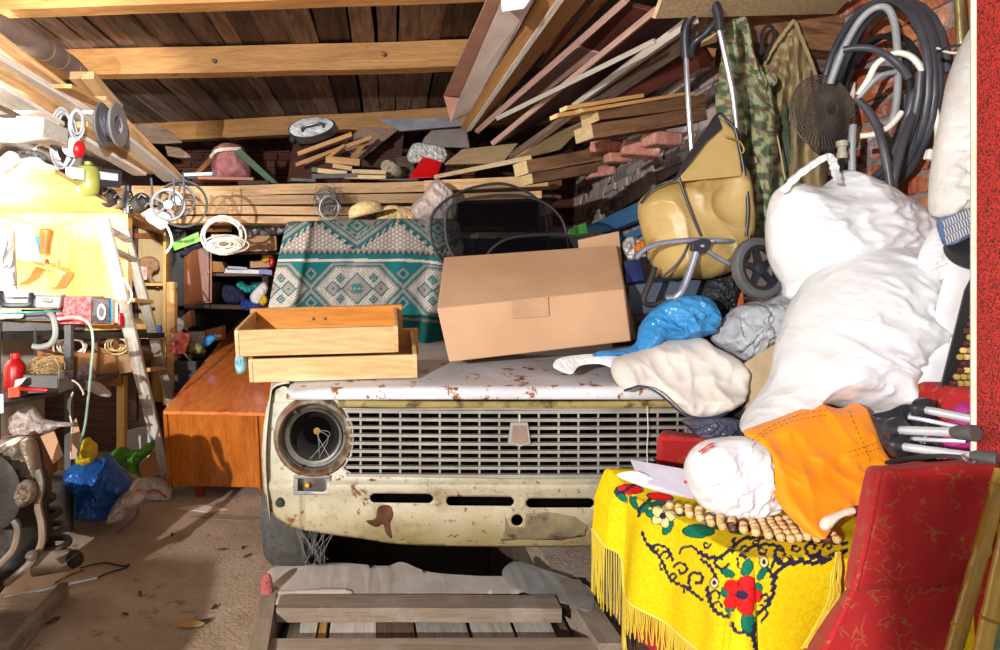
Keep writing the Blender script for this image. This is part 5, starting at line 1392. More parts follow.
# ---------------------------------------------------------------- timber stored under the ceiling at the right
def bq(q, t, mat, label, name='board', group=None, cat='board', **k):
    return qslab(name, q, t, mat, label, cat, group=group, **k)
G5 = 'planks and strips stored under the ceiling'
ch = T('board_trim', P(450,110,4.0), 'long white and brown folded carton channel, leftmost of the ceiling timber', 'channel', G5)
qslab('inner_face', [(489,-6,2.55),(443.5,96,3.95),(460,97,3.95),(505,-6,2.55)], .006, plain('brown_carton','c08e78','b07f6a',rough=.8), parent=ch)
qslab('outer_face', [(505,-6,2.5),(460,97,3.9),(451,122,3.9),(472,112,3.95),(538,-6,2.5)], .006, plain('pale_carton','d0bcb0','c4aea2',rough=.7), parent=ch)
qslab('end_flap', [(443.5,96,3.94),(451,123,3.89),(461,98,3.9)], .004, plain('brown_carton','c08e78'), parent=ch)
hx('carton', [(502,12,2.44),(524,9,2.44),(530,6,2.6),(506,9,2.6),(500,-8,2.44),(536,-8,2.44),(540,-10,2.6),(504,-10,2.6)], M_paper, 'small white carton end sitting on the folded channel', 'carton')
L5 = [
 ([(542,-8,2.55),(461,128,4.1),(468,131,4.1),(565,-8,2.5)], .03, M_pine, 'yellow pine plank right beside the folded carton channel'),
 ([(562,-8,2.46),(466,132,4.05),(471,131,4.05),(570,-8,2.44)], .02, M_whitewood, 'thin bright highlight strip beside the yellow pine plank'),  # highlight along the plank edge, made as a white strip
 ([(568,-8,2.5),(471,131,4.1),(484,124,4.15),(593,-8,2.52)], .03, M_pine, 'broad yellow plank right of the thin bright strip'),
 ([(592,-8,2.55),(536,66,3.3),(539,69,3.3),(602,-8,2.55)], .02, M_redtrim, 'glossy dark red moulding strip among the ceiling timber'),
 ([(602,-8,2.6),(539,69,3.35),(544,67,3.4),(616,-8,2.6)], .02, M_pine, 'thin yellow strip right of the glossy red moulding'),
 ([(620,-8,2.62),(500,88,3.6),(545,74,3.7),(660,-8,2.7)], .02, M_dark, 'dark brown board behind the long grey edge strip'),
 ([(622,0,2.48),(474,131,4.0),(478,134,4.0),(627,4,2.48)], .03, M_pinkedge, 'long narrow grey white edged strip through the middle of the timber'),
 ([(575,49,2.98),(502,112,3.8),(520,112,3.75),(600,53,2.95)], .02, M_pinkedge, 'short salmon board with a square end in the middle of the timber'),
 ([(627,5,2.56),(560,62,3.2),(592,66,3.1),(655,12,2.5)], .02, M_maroon, 'dark maroon board behind the short salmon board'),
 ([(655,6,2.40),(490,142,3.9),(493,146,3.9),(657,12,2.40)], .02, M_pinkedge, 'narrow pink edged strip left of the wide maroon panel'),
 ([(657,12,2.44),(493,146,3.95),(550,118,3.8),(700,14,2.5)], .02, M_maroon, 'wide maroon panel crossed by the white lath'),
 ([(652,39,2.38),(495,117,3.6),(497,121,3.6),(654,44,2.38)], .015, M_whitewood, 'bright white lath lying diagonally across the dark boards'),
 ([(690,14,2.34),(571,104,3.3),(575,107,3.3),(692,24,2.34)], .03, M_whitewood, 'weathered pale edge plank running down from the trolley handle'),
 ([(691,22,2.42),(575,106,3.35),(605,100,3.3),(692,42,2.40)], .03, M_old, 'old grey brown plank below the weathered pale edge'),
 ([(698,40,2.56),(600,98,3.3),(640,98,3.2),(712,64,2.6)], .02, M_maroon, 'reddish brown board behind the trolley handles'),
 ([(606,84,3.1),(500,160,4.0),(504,164,4.0),(575,110,3.3)], .03, M_old, 'old blackish plank slanting below the wide maroon panel'),
 ([(462,149,4.0),(518,143,3.9),(502,163,3.9),(444,164,4.0)], .012, M_grain, 'pale veneer plywood offcut at the lower left of the timber'),
 ([(552,135,3.6),(590,120,3.5),(560,150,3.7),(510,162,3.9)], .012, M_grain, 'dim plywood offcut behind the timber pile under the planks'),
]
for q, t, mt, lb in L5: bq(q, t, mt, lb, group=G5)
MB().hexa([P(434,179,3.96), P(532,160,3.7), P(532,160,3.8), P(434,179,4.05), P(434,175,3.96), P(531,155,3.7), P(531,155,3.8), P(434,175,4.05)]).build('lath', M_pinel, None, 'long pale lath lying beneath the timber at the left', 'lath', bevel=.001)
G6 = 'thick sawn timbers on the brick wall'
def timber(a, b, h, dpt, mt, label, g=G6, name='timber'):
    A, B = P(*a), P(*b); ha = h/F*a[2]
    root = T(name, A, label, 'timber', g)
    board('beam', A, B, dpt, ha, mt, parent=root, n=10, warp=.01)
    x = (B-A).normalized(); y = V((0,0,1)).cross(x).normalized()
    MB().box(A - x*.002, (.004, dpt*.98, ha*.97), Matrix((x, y, x.cross(y))).transposed()).build('end_grain', M_endg, root, label='pale sawn end')
timber((590,118,2.70),(696,103,2.86), 12, .12, M_rough, 'thick sawn timber with pale end, upper of two by the trolley')
timber((584,134,2.68),(696,117,2.86), 14, .12, M_rough, 'thick sawn timber with pale end, lower of two by the trolley')
timber((521,169,3.1),(600,155,3.25), 13, .12, M_rough, 'thick sawn timber lower left, its pale end above the sunshades')
timber((527,180,3.08),(600,167,3.22), 10, .10, M_rough, 'thin sawn timber directly beneath the lower left one')
timber((564,109,2.66),(640,97,2.8), 4, .05, M_pine, 'yellow batten on the upper sawn timber', name='batten')
timber((554,117,2.62),(690,96,2.84), 4, .05, M_pine, 'longest yellow batten lying on the two sawn timbers', name='batten')
timber((579,111,2.6),(684,95,2.8), 3.5, .04, M_pine, 'small yellow batten lying nearest the trolley tubes', name='batten')
rn = random.Random(21)
# broken bricks on the wall ledge
M_lbrick = plain('weathered_loose_brick', 'a0604c', 'b88474', rough=.95, bumps=.7, bscale=50, scale=14, dirt='c8b0a4', dirtamt=.35, dscale=12)
G7 = 'loose broken bricks on the wall ledge'
for i, (px, py, d, s_, lb) in enumerate([(606,148,3.1,.10,'broken brick lying left of the ledge gap'),(618,158,3.05,.08,'small broken brick under the thick timbers'),(640,150,2.95,.11,'broken brick in the middle of the wall ledge'),(662,140,2.85,.10,'broken brick near the trolley tube on the ledge'),(600,172,3.2,.09,'broken brick right of the lower left timbers'),(652,128,2.85,.08,'dark broken brick between timber and trolley tube')]):
    m = MB().box(P(px,py,d), (s_*1.5, s_, s_*.6), Matrix.Rotation(rn.uniform(-.4,.4),3,'Z') @ Matrix.Rotation(rn.uniform(-.25,.25),3,'Y'))
    m.build('broken_brick', M_lbrick, None, lb, 'brick', G7, bevel=.012)
# chipboard shelf and its beam above the coats
bq([(655,19,2.26),(722,16,2.42),(836,14,2.62),(860,-14,2.35),(672,-16,2.2)], .018, M_chip, 'raw chipboard shelf overhead above the coats', name='shelf_board')
bq([(655,19,2.255),(653,15,2.255),(662,-12,2.19),(667,-12,2.19)], .012, M_endg, 'pale sawn strip along the left edge of the chipboard shelf', name='edge_strip')
board('timber', P(700,22,2.60), P(836,38,2.70), .10, .16, M_rough, label='heavy wooden bearer across behind the hanging coats', cat='timber')
board('timber', P(720,58,2.76), P(836,66,2.78), .08, .10, M_old, label='dark old bearer below the heavy bearer behind the coats', cat='timber')
hx('wood_block', [(700,47,2.44),(717,42,2.44),(717,42,2.6),(700,47,2.6),(702,40,2.44),(717,32,2.44),(717,32,2.6),(702,40,2.6)], M_endg, 'pale wood block between the trolley handle and the jacket', 'block')

# ---------------------------------------------------------------- ledge of planks across the back (loft) and clutter on it
G8 = 'pine planks stacked as the loft edge'
ys = [(193.5,188,10,'topmost pine plank of the loft edge, just under the junk'),(203,200,9,'second pine plank of the loft edge from the top'),(213,211,8,'third pine plank of the loft edge, with dark gaps'),(221.5,220,7,'lowest pine plank of the loft edge, above the shelves')]
for a, b, h, lb in ys:
    board('loft_plank', P(118,a,4.2), P(445 if h > 7.5 else 400,b,4.15), .16, h/F*4.2, M_rackpine, label=lb, cat='plank', group=G8, n=14, warp=.012)
board('loft_plank', P(425,188,4.0), P(560,182,3.9), .16, .065, M_rackpine, label='pine plank of the loft edge above the leftmost sunshade', cat='plank', group=G8)
board('loft_plank', P(430,200,4.02), P(540,196,3.95), .16, .045, M_rackpine, label='lower pine plank of the loft edge behind the sunshades', cat='plank', group=G8)
board('post', P(132,226,4.45), P(132,420,4.45), .09, .06, M_dark, up=(0,1,0), label='dark wooden post carrying the loft behind the cabinet', cat='post')
board('post', P(545,190,4.3), P(545,360,4.3), .09, .06, M_dark, up=(0,1,0), label='dark wooden post carrying the loft at the right', cat='post')
MB().bx(-1.78, 1.15, 4.3, 5.6, 1.74, 1.765).build('loft_floor', M_dark, None, 'dark boarded loft floor at the back, over the shelves', 'floor boards')
pot = T('metal_casserole', P(313,141,4.45), 'oval aluminium roasting pan standing on edge on the junk pile', 'pan')
Rm = Matrix.Rotation(-.16, 3, 'Y'); cpt = P(313,130,4.42)
m = MB()
def pv(a, b): return a
m.lathe([(.0,-.09),(.155,-.09),(.172,-.07),(.176,.05),(.180,.055),(.180,.07),(.17,.075),(.0,.085)], (0,0,0), (0,1,0), 36)
for i in range(len(m.v)):
    v = m.v[i]; m.v[i] = cpt + Rm @ V((v.x*.96 + .0, v.y, v.z*.40*(1.0 - .15*v.x/.18)))
m.build('pan_body', M_pot, pot, angle=30)
part([(302,131,4.31),(303,127,4.28),(314,124,4.27),(322,123,4.28),(323,127,4.31)], .007, M_pot, 'side_handle', parent=pot)
puff('side_lug', [(290,135),(294,134),(296,142),(292,144),(289,140)], 4.40, .02, M_black, parent=pot, amp=.1)
L8 = [
 ([(287,182,4.55),(350,176,4.5),(353,134,4.6),(293,144,4.62)], .02, M_maroon, 'large brown panel leaning beneath the roasting pan', 'panel'),
 ([(345,178,4.75),(400,176,4.75),(404,132,4.9),(350,136,4.9)], .02, M_dark, 'dark brown board standing behind the sticks', 'panel'),
 ([(340,145,4.55),(360,160,4.5),(400,128,4.7),(362,127,4.7)], .008, M_pinkedge, 'pale cardboard sheet leaning above the linoleum roll', 'sheet'),
 ([(378,119,4.3),(452,118,4.3),(470,125,4.2),(400,131,4.3)], .012, plain('slate_grey_board','7a7a82','94949c',rough=.6), 'flat slate grey sheet lying highest under the ceiling beam', 'sheet'),
 ([(398,176,4.6),(415,176,4.6),(413,155,4.65),(396,157,4.65)], .02, M_old, 'small wooden box side left of the red folder', 'board'),
]
for q, t, mt, lb, nm in L8: bq(q, t, mt, lb, name=nm, cat=nm)
o = plate('rounded_panel', [(420,147),(424,138),(432,130),(444,127),(466,127),(470,148)], [], lambda x, y: 4.35, plain('grey_veneer','6e625c','82766e',rough=.5), res=1.5, thick=.015, label='dark rounded table leaf behind the newspapers', cat='table leaf')
G9 = 'thin scrap sticks on the loft'
for a, b, w_, lb in [((298,154,4.42),(352,134,4.35),.03,'long scrap stick, uppermost below the pan'),((296,165,4.38),(372,137,4.3),.028,'longest scrap stick crossing the brown panel'),((306,163,4.36),(345,146,4.3),.02,'short scrap stick below the longest one'),((328,158,4.33),(345,145,4.3),.02,'small scrap stick leaning by the small boards'),((352,158,4.35),(370,136,4.4),.03,'scrap stick leaning steeply right of the longest one')]:
    board('scrap_stick', P(*a), P(*b), .018, w_, M_pine, label=lb, cat='stick', group=G9)
G10 = 'small sawn offcuts heaped on the loft edge'
for a, b, w_, mt, lb in [((326,160,4.2),(360,163,4.2),.045,M_pine,'wide pale offcut lying across the others'),((318,171,4.16),(347,174,4.16),.03,M_pinel,'pale offcut at the left of the heap'),((333,166,4.17),(352,169,4.17),.028,M_pinel,'ribbed pale offcut under the wide one'),((352,172,4.15),(386,173,4.15),.028,M_pinel,'pale offcut left of the linoleum roll'),((345,177,4.14),(386,178,4.14),.025,M_pinel,'lowest pale offcut at the loft edge'),((312,177,4.14),(358,176,4.14),.03,M_dgrey,'dark purple offcut lying on the loft edge'),((291,180,4.15),(316,181,4.15),.02,M_dgrey,'small dark offcut at the far left of the heap'),((312,170,4.19),(330,172,4.19),.03,M_greenp,'green offcut in the heap'),((380,180,4.13),(418,180,4.13),.012,M_dgrey,'thin dark strip along the loft edge by the red folder')]:
    board('offcut', P(*a), P(*b), .05, w_, mt, label=lb, cat='offcut', group=G10, n=3)
for k in range(5):
    pass
lr = T('linoleum_roll', P(388,174,4.3), 'rolled up linoleum seen from its spiral end on the loft', 'roll')
m = MB(); spi = []
c0 = P(387,166,4.22)
for k in range(90):
    a = k*.22; r = .022 + .0028*k/ (2*math.pi/.22)*2.6; spi.append((r, a))
vs = []; fs = []
for r, a in spi:
    for yy in (0, .5): vs.append(c0 + V((math.cos(a)*r + yy*.25, yy, math.sin(a)*r)))
fs = [(2*i, 2*i+1, 2*i+3, 2*i+2) for i in range(len(spi)-1)]
m.add(vs, fs); m.build('sheet', plain('lino_cream','cfc0a8','a8927a',rough=.6), lr, thick=.003)
puff('newspaper', [(407,157),(410,148),(415,143),(425,143),(440,146),(446,150),(447,158),(440,165),(425,163),(412,163)], 4.22, .03, plain('newsprint','d8d6d0','8a8886',rough=.9,scale=70), amp=.8, fr=30, label='crumpled newspaper lying behind the red folder', cat='newspaper')
bq([(409,178,4.08),(437,177,4.06),(442,162,4.16),(423,156,4.2)], .006, M_redb, 'bright red folder lying on the loft edge', name='folder', cat='folder')
pc = T('pink_cushion', P(230,178,4.5), 'dusty pink and brown cushion squeezed onto the loft at the left', 'cushion')
puff('cushion_body', [(210,160),(213,150),(221,144),(232,143),(243,147),(249,158),(251,172),(247,179),(215,179),(212,170)], 4.5, .12, M_pink, amp=.3, fr=9, parent=pc)
strap([(210,158,4.4),(216,151,4.36),(228,149,4.35),(241,149,4.37)], .025, M_cream, 'trim_band', pc)
bq([(234,152,4.28),(273,186,4.22),(279,184,4.22),(240,148,4.28)], .02, M_greenp, 'faded green board leaning against the pink cushion', cat='board')
bq([(195,172,4.4),(198,176,4.4),(212,160,4.4),(209,157,4.4)], .015, M_brownw, 'small brown stick leaning left of the pink cushion')
for a, b, mt, lb in [((200,179,4.1),(255,180,4.1),M_brownw,'brown scrap board lying under the pink cushion'),((240,184,4.12),(270,183,4.12),M_dark,'dark scrap board at the foot of the green board'),((186,176,4.15),(214,175,4.15),plain('pale_blue_tile','a8c4cc','c8d8dc',rough=.5),'row of pale bluish strips left under the cushion')]:
    board('scrap_board', P(*a), P(*b), .1, .02, mt, label=lb, cat='board')
# wire basket, straw hats, white bag on the car roof
wbk = T('wire_tangle', P(329,222,3.8), 'tangled ball of grey wire mesh standing before the loft planks', 'wire')
m = MB(); rn = random.Random(31)
for k in range(70):
    c_ = P(329+rn.uniform(-5,6), 203+rn.uniform(-9,9), 3.8); r = rn.uniform(.04,.085); nrm = V((rn.uniform(-1,1), rn.uniform(-1,1), rn.uniform(-1,1))).normalized(); u2 = nrm.orthogonal().normalized(); w2_ = nrm.cross(u2)
    m.tube([c_ + (u2*math.cos(a*.5)+w2_*math.sin(a*.5)*1.2)*r for a in range(13)], .0011, 4, True)
m.build('wire_loops', M_wire, wbk)
MB().tube([P(329+9.5*math.cos(a*.35), 208+12*math.sin(a*.35), 3.68) for a in range(18)], .004, 6, True).build('inner_ring', M_wire, wbk)
ht = T('straw_hat', P(376,224,3.62), 'straw hat with domed crown lying on the car roof', 'hat')
m = MB().lathe([(.16,0),(.165,.005),(.11,.015),(.092,.03),(.088,.07),(.07,.10),(.03,.115),(.0,.117)], (0,0,0), (0,0,1), 36, cap=False)
for i, v in enumerate(m.v): m.v[i] = P(367,218,3.62) + Matrix.Rotation(-.25,3,'Y') @ V((v.x*1.05, v.y, v.z*.8))
m.build('crown_and_brim', M_straw, ht, thick=.004, angle=60)
puff('straw_hat', [(378,210),(390,205),(403,207),(413,213),(416,222),(405,226),(385,226),(376,220)], 3.66, .05, M_straw, amp=.3, fr=14, label='second squashed straw hat with open weave right of the domed one', cat='hat')
puff('plastic_bag', [(409,214),(413,203),(422,195),(432,182),(438,179),(446,184),(455,196),(458,212),(452,224),(430,226),(414,222)], 3.7, .09, M_plastp, amp=.4, fr=12, seed=3, label='pinkish white bag rising beside the leftmost sunshade', cat='bag')
part([(305,223,3.6),(330,222,3.58),(348,219,3.55)], .012, M_dgrey, 'dark_bar', parent=wbk, label='dark metal bar')
# ---------------------------------------------------------------- left rack of planks under the ceiling
G1 = 'planks on the overhead rack along the left wall'
rk = [
 ((-14,34,2.55),(92,112,3.45),.10,.022,M_rackpine,'uppermost rack plank, its end above the cable reel'),
 ((-14,52,2.55),(88,113,3.42),.07,.03,M_whitewood,'blazing white plank end second from the top of the rack'),
 ((-14,66,2.55),(64,113,3.2),.10,.02,M_rackpine,'rack plank whose end stops above the looped grey cable'),
 ((-14,84,2.5),(52,124,3.1),.12,.02,M_whitewood,'wide white plank low on the rack at the picture edge'),  # white board colour
 ((-14,104,2.5),(30,126,2.8),.06,.02,M_old,'dark short plank lowest at the picture edge'),
 ((82,75,3.2),(112,108,3.55),.12,.04,M_rackpine,'stack end of orange pine board behind the cable reel'),
 ((96,98,3.3),(180,182,4.3),.10,.02,M_rackpine,'long thin rack plank running past the cable reel to the back'),
 ((88,112,3.25),(172,180,4.25),.11,.022,M_whitewood,'broad white lit plank running below the cable reel to the back'),
 ((80,124,3.2),(150,172,4.1),.08,.03,M_rackpine,'brown edged rack plank behind the red and white float'),
 ((78,138,3.2),(140,174,4.0),.08,.02,M_whitewood,'lowest white rack plank behind the red and white float'),
 ((62,86,3.0),(104,108,3.45),.09,.02,M_pine,'short orange board end in the middle of the rack'),
]
for a, b, w_, t_, mt, lb in rk: board('rack_plank', P(*a), P(*b), w_, t_, mt, label=lb, cat='plank', group=G1)
board('rack_bearer', P(-14,128,2.75), P(56,132,2.75), .2, .075, M_whitewood, label='pale bearer plank crossing under the rack above the bench', cat='beam')  # whitened: the lit front of the beam is put into its colour
board('rack_bearer', P(48,116,3.1)+V((0,0,0)), P(51,148,3.1), .05, .03, M_pine, up=(0,1,0), label='short wooden strut under the rack beside the cable loops', cat='strut')
cord('carpet_roll', [(-14,22,2.6),(30,42,2.95),(66,63,3.35),(80,76,3.5)], .055, plain('grey_brown_roll','6a5448','7c6456',rough=.9,bumps=.2), 'grey brown roll taped round, lying on top of the left rack', 'roll', seg=16)
cr = bpy.data.objects['carpet_roll']
for a in ((43,49,3.08),(58,58,3.25),(70,67,3.4)): MB().lathe([(.0565,-.006),(.0575,0),(.0565,.006)], P(*a), P(80,76,3.5)-P(30,42,2.95), 18, cap=False).build('tape_band', plain('tan_tape','b09068','a08058'), cr)
o = plate('curved_panel', [(136,124),(150,123),(165,128),(178,137),(183,143),(165,144),(140,143)], [], lambda x, y: 4.4, M_old, res=1.5, thick=.012, label='dark curved board end at the far end of the left rack', cat='panel')
o = plate('curved_panel', [(165,146),(180,148),(190,155),(191,158),(178,158),(168,156)], [], lambda x, y: 4.3, M_old, res=1.5, thick=.012, label='ragged dark board scrap below the curved board end', cat='panel')

# cables, reel, float hanging from the rack
cr = T('cable_reel', P(115,148,3.15), 'grey plastic cable reel disc hanging from the left rack', 'reel')
c = P(118,125,3.12); axr = V((1,.0,0)).normalized()
MB().lathe([(.045,-.004),(.103,-.006),(.108,0),(.103,.006),(.045,.004),(.045,-.004)], c, axr, 36, cap=False).build('disc', plain('mid_grey_plastic','76706c','6a6460',rough=.4), cr)
MB().lathe([(.045,-.004),(.103,-.006),(.108,0),(.103,.006),(.045,.004),(.045,-.004)], c - axr*.07, axr, 36, cap=False).build('disc', M_dgrey, cr)
m = MB(); u_ = axr.orthogonal().normalized(); w_ = axr.cross(u_)
m.tube([c - axr*(.01+.05*k/160) + (u_*math.cos(k*.4)+w_*math.sin(k*.4))*(.06+.012*math.sin(k*.7)) for k in range(160)], .004, 6); m.build('wound_cable', M_hose, cr)
def loops(name, label, c, rx, rz, n, r, mat, seed, cat='cable', ax=V((0,-1,0)), jit=.2):
    rn = random.Random(seed); u = V((1,0,0)) if abs(ax.x) < .5 else V((0,1,0)); pts = []
    for k in range(22*n):
        t = k/22; a = 2*math.pi*t; j = 1+jit*noise.noise(V((t*.9,seed,0)))*2
        pts.append(c + u*math.cos(a)*rx*j + V((0,0,1))*math.sin(a)*rz*j*(1+.1*math.sin(t*2+seed)) + V((.0,-.002*t+.012*math.sin(t*1.7),.0)) + u*.02*noise.noise(V((t*.5,seed,8))))
    return MB().tube(pts, r, 6).build(name, mat, None, label, cat)
loops('cable', 'grey cable hanging in long loops beside the red and white float', P(63,139,3.05), .050, .135, 5, .0055, M_hoseg, 4)
loops('cable', 'short grey cable loops above the red and white float', P(77,124,3.0), .03, .06, 4, .005, M_hoseg, 14)
cord('cable', [(34,150,3.0),(40,145,3.0),(50,148,3.0),(60,160,3.0)], .006, M_hosew, 'pale cable arching over the clutter at far left', 'cable')
fl = T('float', P(75,158,3.0), 'round white float with a bright red side hanging under the rack', 'float')
MB().ball(P(72.5,147.5,3.0), .046, 24).build('ball', M_paper, fl)
MB().ball(P(78,149,3.0), .040, 24, scale=(.8,1,1)).build('red_side', M_redb, fl)

# ---------------------------------------------------------------- yellow cabinet over the bench
cab = T('wall_cabinet', P(80,300,3.6), 'tall open yellow veneered cabinet standing over the workbench', 'cabinet')
MB().hexa([P(-8,213,3.62), P(125,213,3.62), P(125,213,3.62)+V((0,.02,0)), P(-8,213,3.62)+V((0,.02,0)), P(-8,213,3.62)+V((0,-1.15,.02)), P(55,173,2.55), P(56,170,2.55), P(-8,208,3.62)+V((0,-1.15,.04))]).build('x', M_cab, cab) if False else None
def cabp(name, pts, vec, mat=M_cab, **k):
    return MB().prism([P(*a) for a in pts], vec).build(name, mat, cab, bevel=.0015, **k)
cabp('top_panel', [(-30,176,3.0),(55,173,2.62),(126,213,3.62),(-30,213,3.62)], (0,0,.02))
cabp('back_panel', [(-30,213,3.64),(128,213,3.64),(128,330,3.64),(-30,330,3.64)], (0,.012,0))
cabp('side_panel', [(166,232,4.1),(166,405,4.1),(172,400,4.5),(172,240,4.5)], (-.02,0,0), M_cab)
M_cabb = wood('shaded_wood_veneer', 'b08a3e', '98742e', scale=1.5, stretch=10, axis=2, rough=.5, bumps=.05, var=.06)  # same veneer made browner to paint the shade of this compartment
cabp('back_panel', [(124,214,4.42),(168,230,4.5),(168,402,4.5),(124,402,4.42)], (0,.012,0), M_cabb)
cabp('top_panel', [(125,213,3.62),(166,233,4.1),(168,236,4.5),(118,222,4.45)], (0,0,.018))
cabp('shelf', [(128,283,4.06),(163,283,4.06),(164,282,4.4),(130,282,4.4)], (0,0,-.018))
cabp('shelf', [(126,336,3.95),(164,336,4.05),(165,334,4.4),(128,334,4.4)], (0,0,-.018))
cabp('shelf_strip', [(132,233,4.38),(155,233,4.38),(155,238,4.38),(132,238,4.38)], (0,.02,0), M_brownw)
cabp('divider', [(122,214,3.60),(128,214,3.60),(128,335,3.60),(122,335,3.60)], (0,.06,0))
cabp('corner_shelf', [(17,259,3.35),(66,272,3.4),(70,268,3.6),(17,258,3.6)], (0,0,-.015))
cabp('bracket', [(43,262,3.42),(65,272,3.42),(56,287,3.42),(51,287,3.42)], (0,.1,0), M_cab)
cabp('bracket', [(18,261,3.38),(37,264,3.38),(29,278,3.38),(18,285,3.38)], (0,.1,0), M_cab)
bq([(12,226,3.4),(31,224,3.4),(41,262,3.36),(16,260,3.36)], .004, M_paper, 'white sheet propped inside the yellow cabinet at left', name='paper_sheet', cat='paper')
bq([(-6,211,3.0),(30,223,3.4),(30,226,3.4),(-6,216,3.0)], .01, M_steel, 'metal rail across the inside of the yellow cabinet', name='rail', cat='rail')
bq([(34,236,3.45),(38,236,3.45),(39,250,3.45),(37,250,3.45)], .01, plain('sky_blue_plastic','3aa0e0','2a90d0'), 'tiny light blue card beside the wooden bottle', name='card', cat='card')
MB().lathe([(.028,0),(.03,.01),(.028,.06),(.034,.10),(.036,.13),(.02,.14)], P(44,254,3.5), (.1,0,1), 14).build('wooden_stand', plain('tan_turned_wood','a87c3c','8c6428',rough=.5), None, 'small tan wooden post standing in the yellow cabinet', 'post')
MB().lathe([(.006,0),(.006,.05),(.007,.055)], P(57.5,267,3.42), (0,0,1), 8).build('dowel', M_pine, None, 'tiny wooden peg on the corner shelf', 'peg')
MB().lathe([(.01,0),(.01,.02),(.006,.025)], P(47,264,3.42), (0,0,1), 8).build('bottle_cap', M_redb, None, 'tiny dark red cap on the corner shelf', 'cap')
puff('rag', [(138,262),(145,257),(153,257),(159,262),(158,270),(152,274),(156,284),(160,288),(152,286),(147,278),(141,279)], 4.15, .03, plain('brown_paper','a8805c','8c6848',rough=.9), amp=.8, fr=24, label='crumpled brown paper on the cabinet shelf', cat='paper')
hx('small_box', [(139,280,4.08),(147,280,4.08),(147,279,4.16),(139,279,4.16),(138,266,4.08),(147,267,4.08),(147,267,4.16),(138,266,4.16)], plain('red_white_carton','d8483c','e8d8d0',rough=.5,scale=26), 'small red and white carton on the cabinet shelf', 'carton')
hx('small_box', [(126,279,4.0),(134,279,4.0),(134,279,4.1),(126,279,4.1),(126,262,4.0),(133,264,4.0),(133,264,4.1),(126,262,4.1)], M_red, 'plain red box half hidden behind the ladder rail', 'box')
MB().lathe([(.028,0),(.03,.01),(.03,.06),(.028,.062)], P(157,335,4.1), (0,0,1), 16).build('jar', plain('blue_tin','2f6ac0','3f7ad0',rough=.3), None, 'small blue tin on the lower cabinet shelf', 'tin')

# things on the cabinet top
rd = T('radio', P(108,190,3.15), 'black and silver radio lying on top of the yellow cabinet', 'radio')
hx('radio_body', [(94,186,3.0),(120,188,3.1),(122,186,3.25),(96,184,3.2),(94,168,3.0),(120,172,3.1),(122,171,3.25),(96,167,3.2)], M_blackp, parent=rd)
hx('radio_panel', [(97,179,2.99),(118,181,3.085),(118,181,3.1),(97,179,3.0),(97,171,2.99),(118,174,3.085),(118,174,3.1),(97,171,3.0)], M_silver, parent=rd, bevel=.001)
MB().tube([P(98+k*.9,176+k*.09,2.985) for k in range(3)], .002, 5).build('dial', M_blackp, rd)
cn = T('canteen', P(88,196,2.95), 'olive green metal flask beside the radio', 'flask')
MB().lathe([(.03,-.045),(.045,-.03),(.05,0),(.05,.06),(.042,.085),(.016,.095),(.016,.11),(.0,.112)], P(88,186,2.92), (0,0,1), 22).build('flask_body', plain('olive_enamel','8a8a3c','74742e',rough=.35), cn)
hx('white_box', [(66,178,2.8),(84,180,2.85),(86,178,3.0),(70,176,3.0),(65,167,2.8),(84,169,2.85),(86,168,3.0),(68,166,3.0)], M_paper, 'white box glowing in the light on the cabinet top', 'box', bevel=.006)
MB().tube([P(-4,172,2.6), P(13,158,2.7)], .032, 16).build('grey_tube', M_silver, None, 'grey tube lying at the far left on the cabinet top', 'tube')
puff('clutter_rag', [(14,172),(22,160),(36,157),(46,163),(58,168),(54,176),(40,172),(26,176)], 2.75, .04, M_cream, amp=.9, fr=30, label='pale crumpled rag at the left of the cabinet top', cat='rag')
puff('wire_bundle', [(14,155),(22,150),(38,151),(48,158),(40,163),(24,160)], 2.95, .03, M_dgrey, amp=1, fr=40, label='tangled dark bits hanging under the bearer at far left', cat='wire')
sp = T('spray_can', P(128,213,3.4), 'black spray can standing on the cabinet edge', 'can')
MB().lathe([(.0,0),(.024,0),(.025,.004),(.025,.11),(.02,.12),(.0,.121)], P(128,214,3.4), (0,0,1), 20).build('can_body', M_blackp, sp)
MB().lathe([(.0,0),(.018,0),(.018,.03),(.0,.031)], P(128,191.5,3.4)-V((0,0,.0)), (0,0,1), 16).build('cap', M_blackp, sp)
m = MB()
for k in range(6): m.box(P(130+(k%2)*1.2,194+k*2.8,3.373), (.005,.002,.006))
m.build('label_marks', plain('yellow_print','e0b020','d0a018'), sp)
for i, (px, py, r, mt, lb) in enumerate([(101,192,.035,M_ironl,'greasy motor part beside the flask'),(109,198,.045,M_irond,'dark electric motor behind the radio'),(117,203,.03,M_ironl,'small metal fitting left of the spray can'),(141,203,.05,M_irond,'black and white wound coil right of the spray can'),(148,212,.035,M_ironl,'metal drum part behind the white carrier under the wheels')]):
    rt = T('machine_part', P(px,py+8,3.3), lb, 'machine part')
    MB().lathe([(.0,-r),(r*.5,-r),(r*.55,-r*.6),(r,-r*.5),(r,r*.5),(r*.6,r*.6),(r*.3,r),(0,r)], P(px,py,3.3+.03*i), (.8,-.5,.3), 18).build('housing', mt, rt)
    MB().tube([P(px-3,py-5,3.25), P(px,py-9,3.25), P(px+5,py-6,3.25)], .004, 6).build('lever', M_wire, rt)
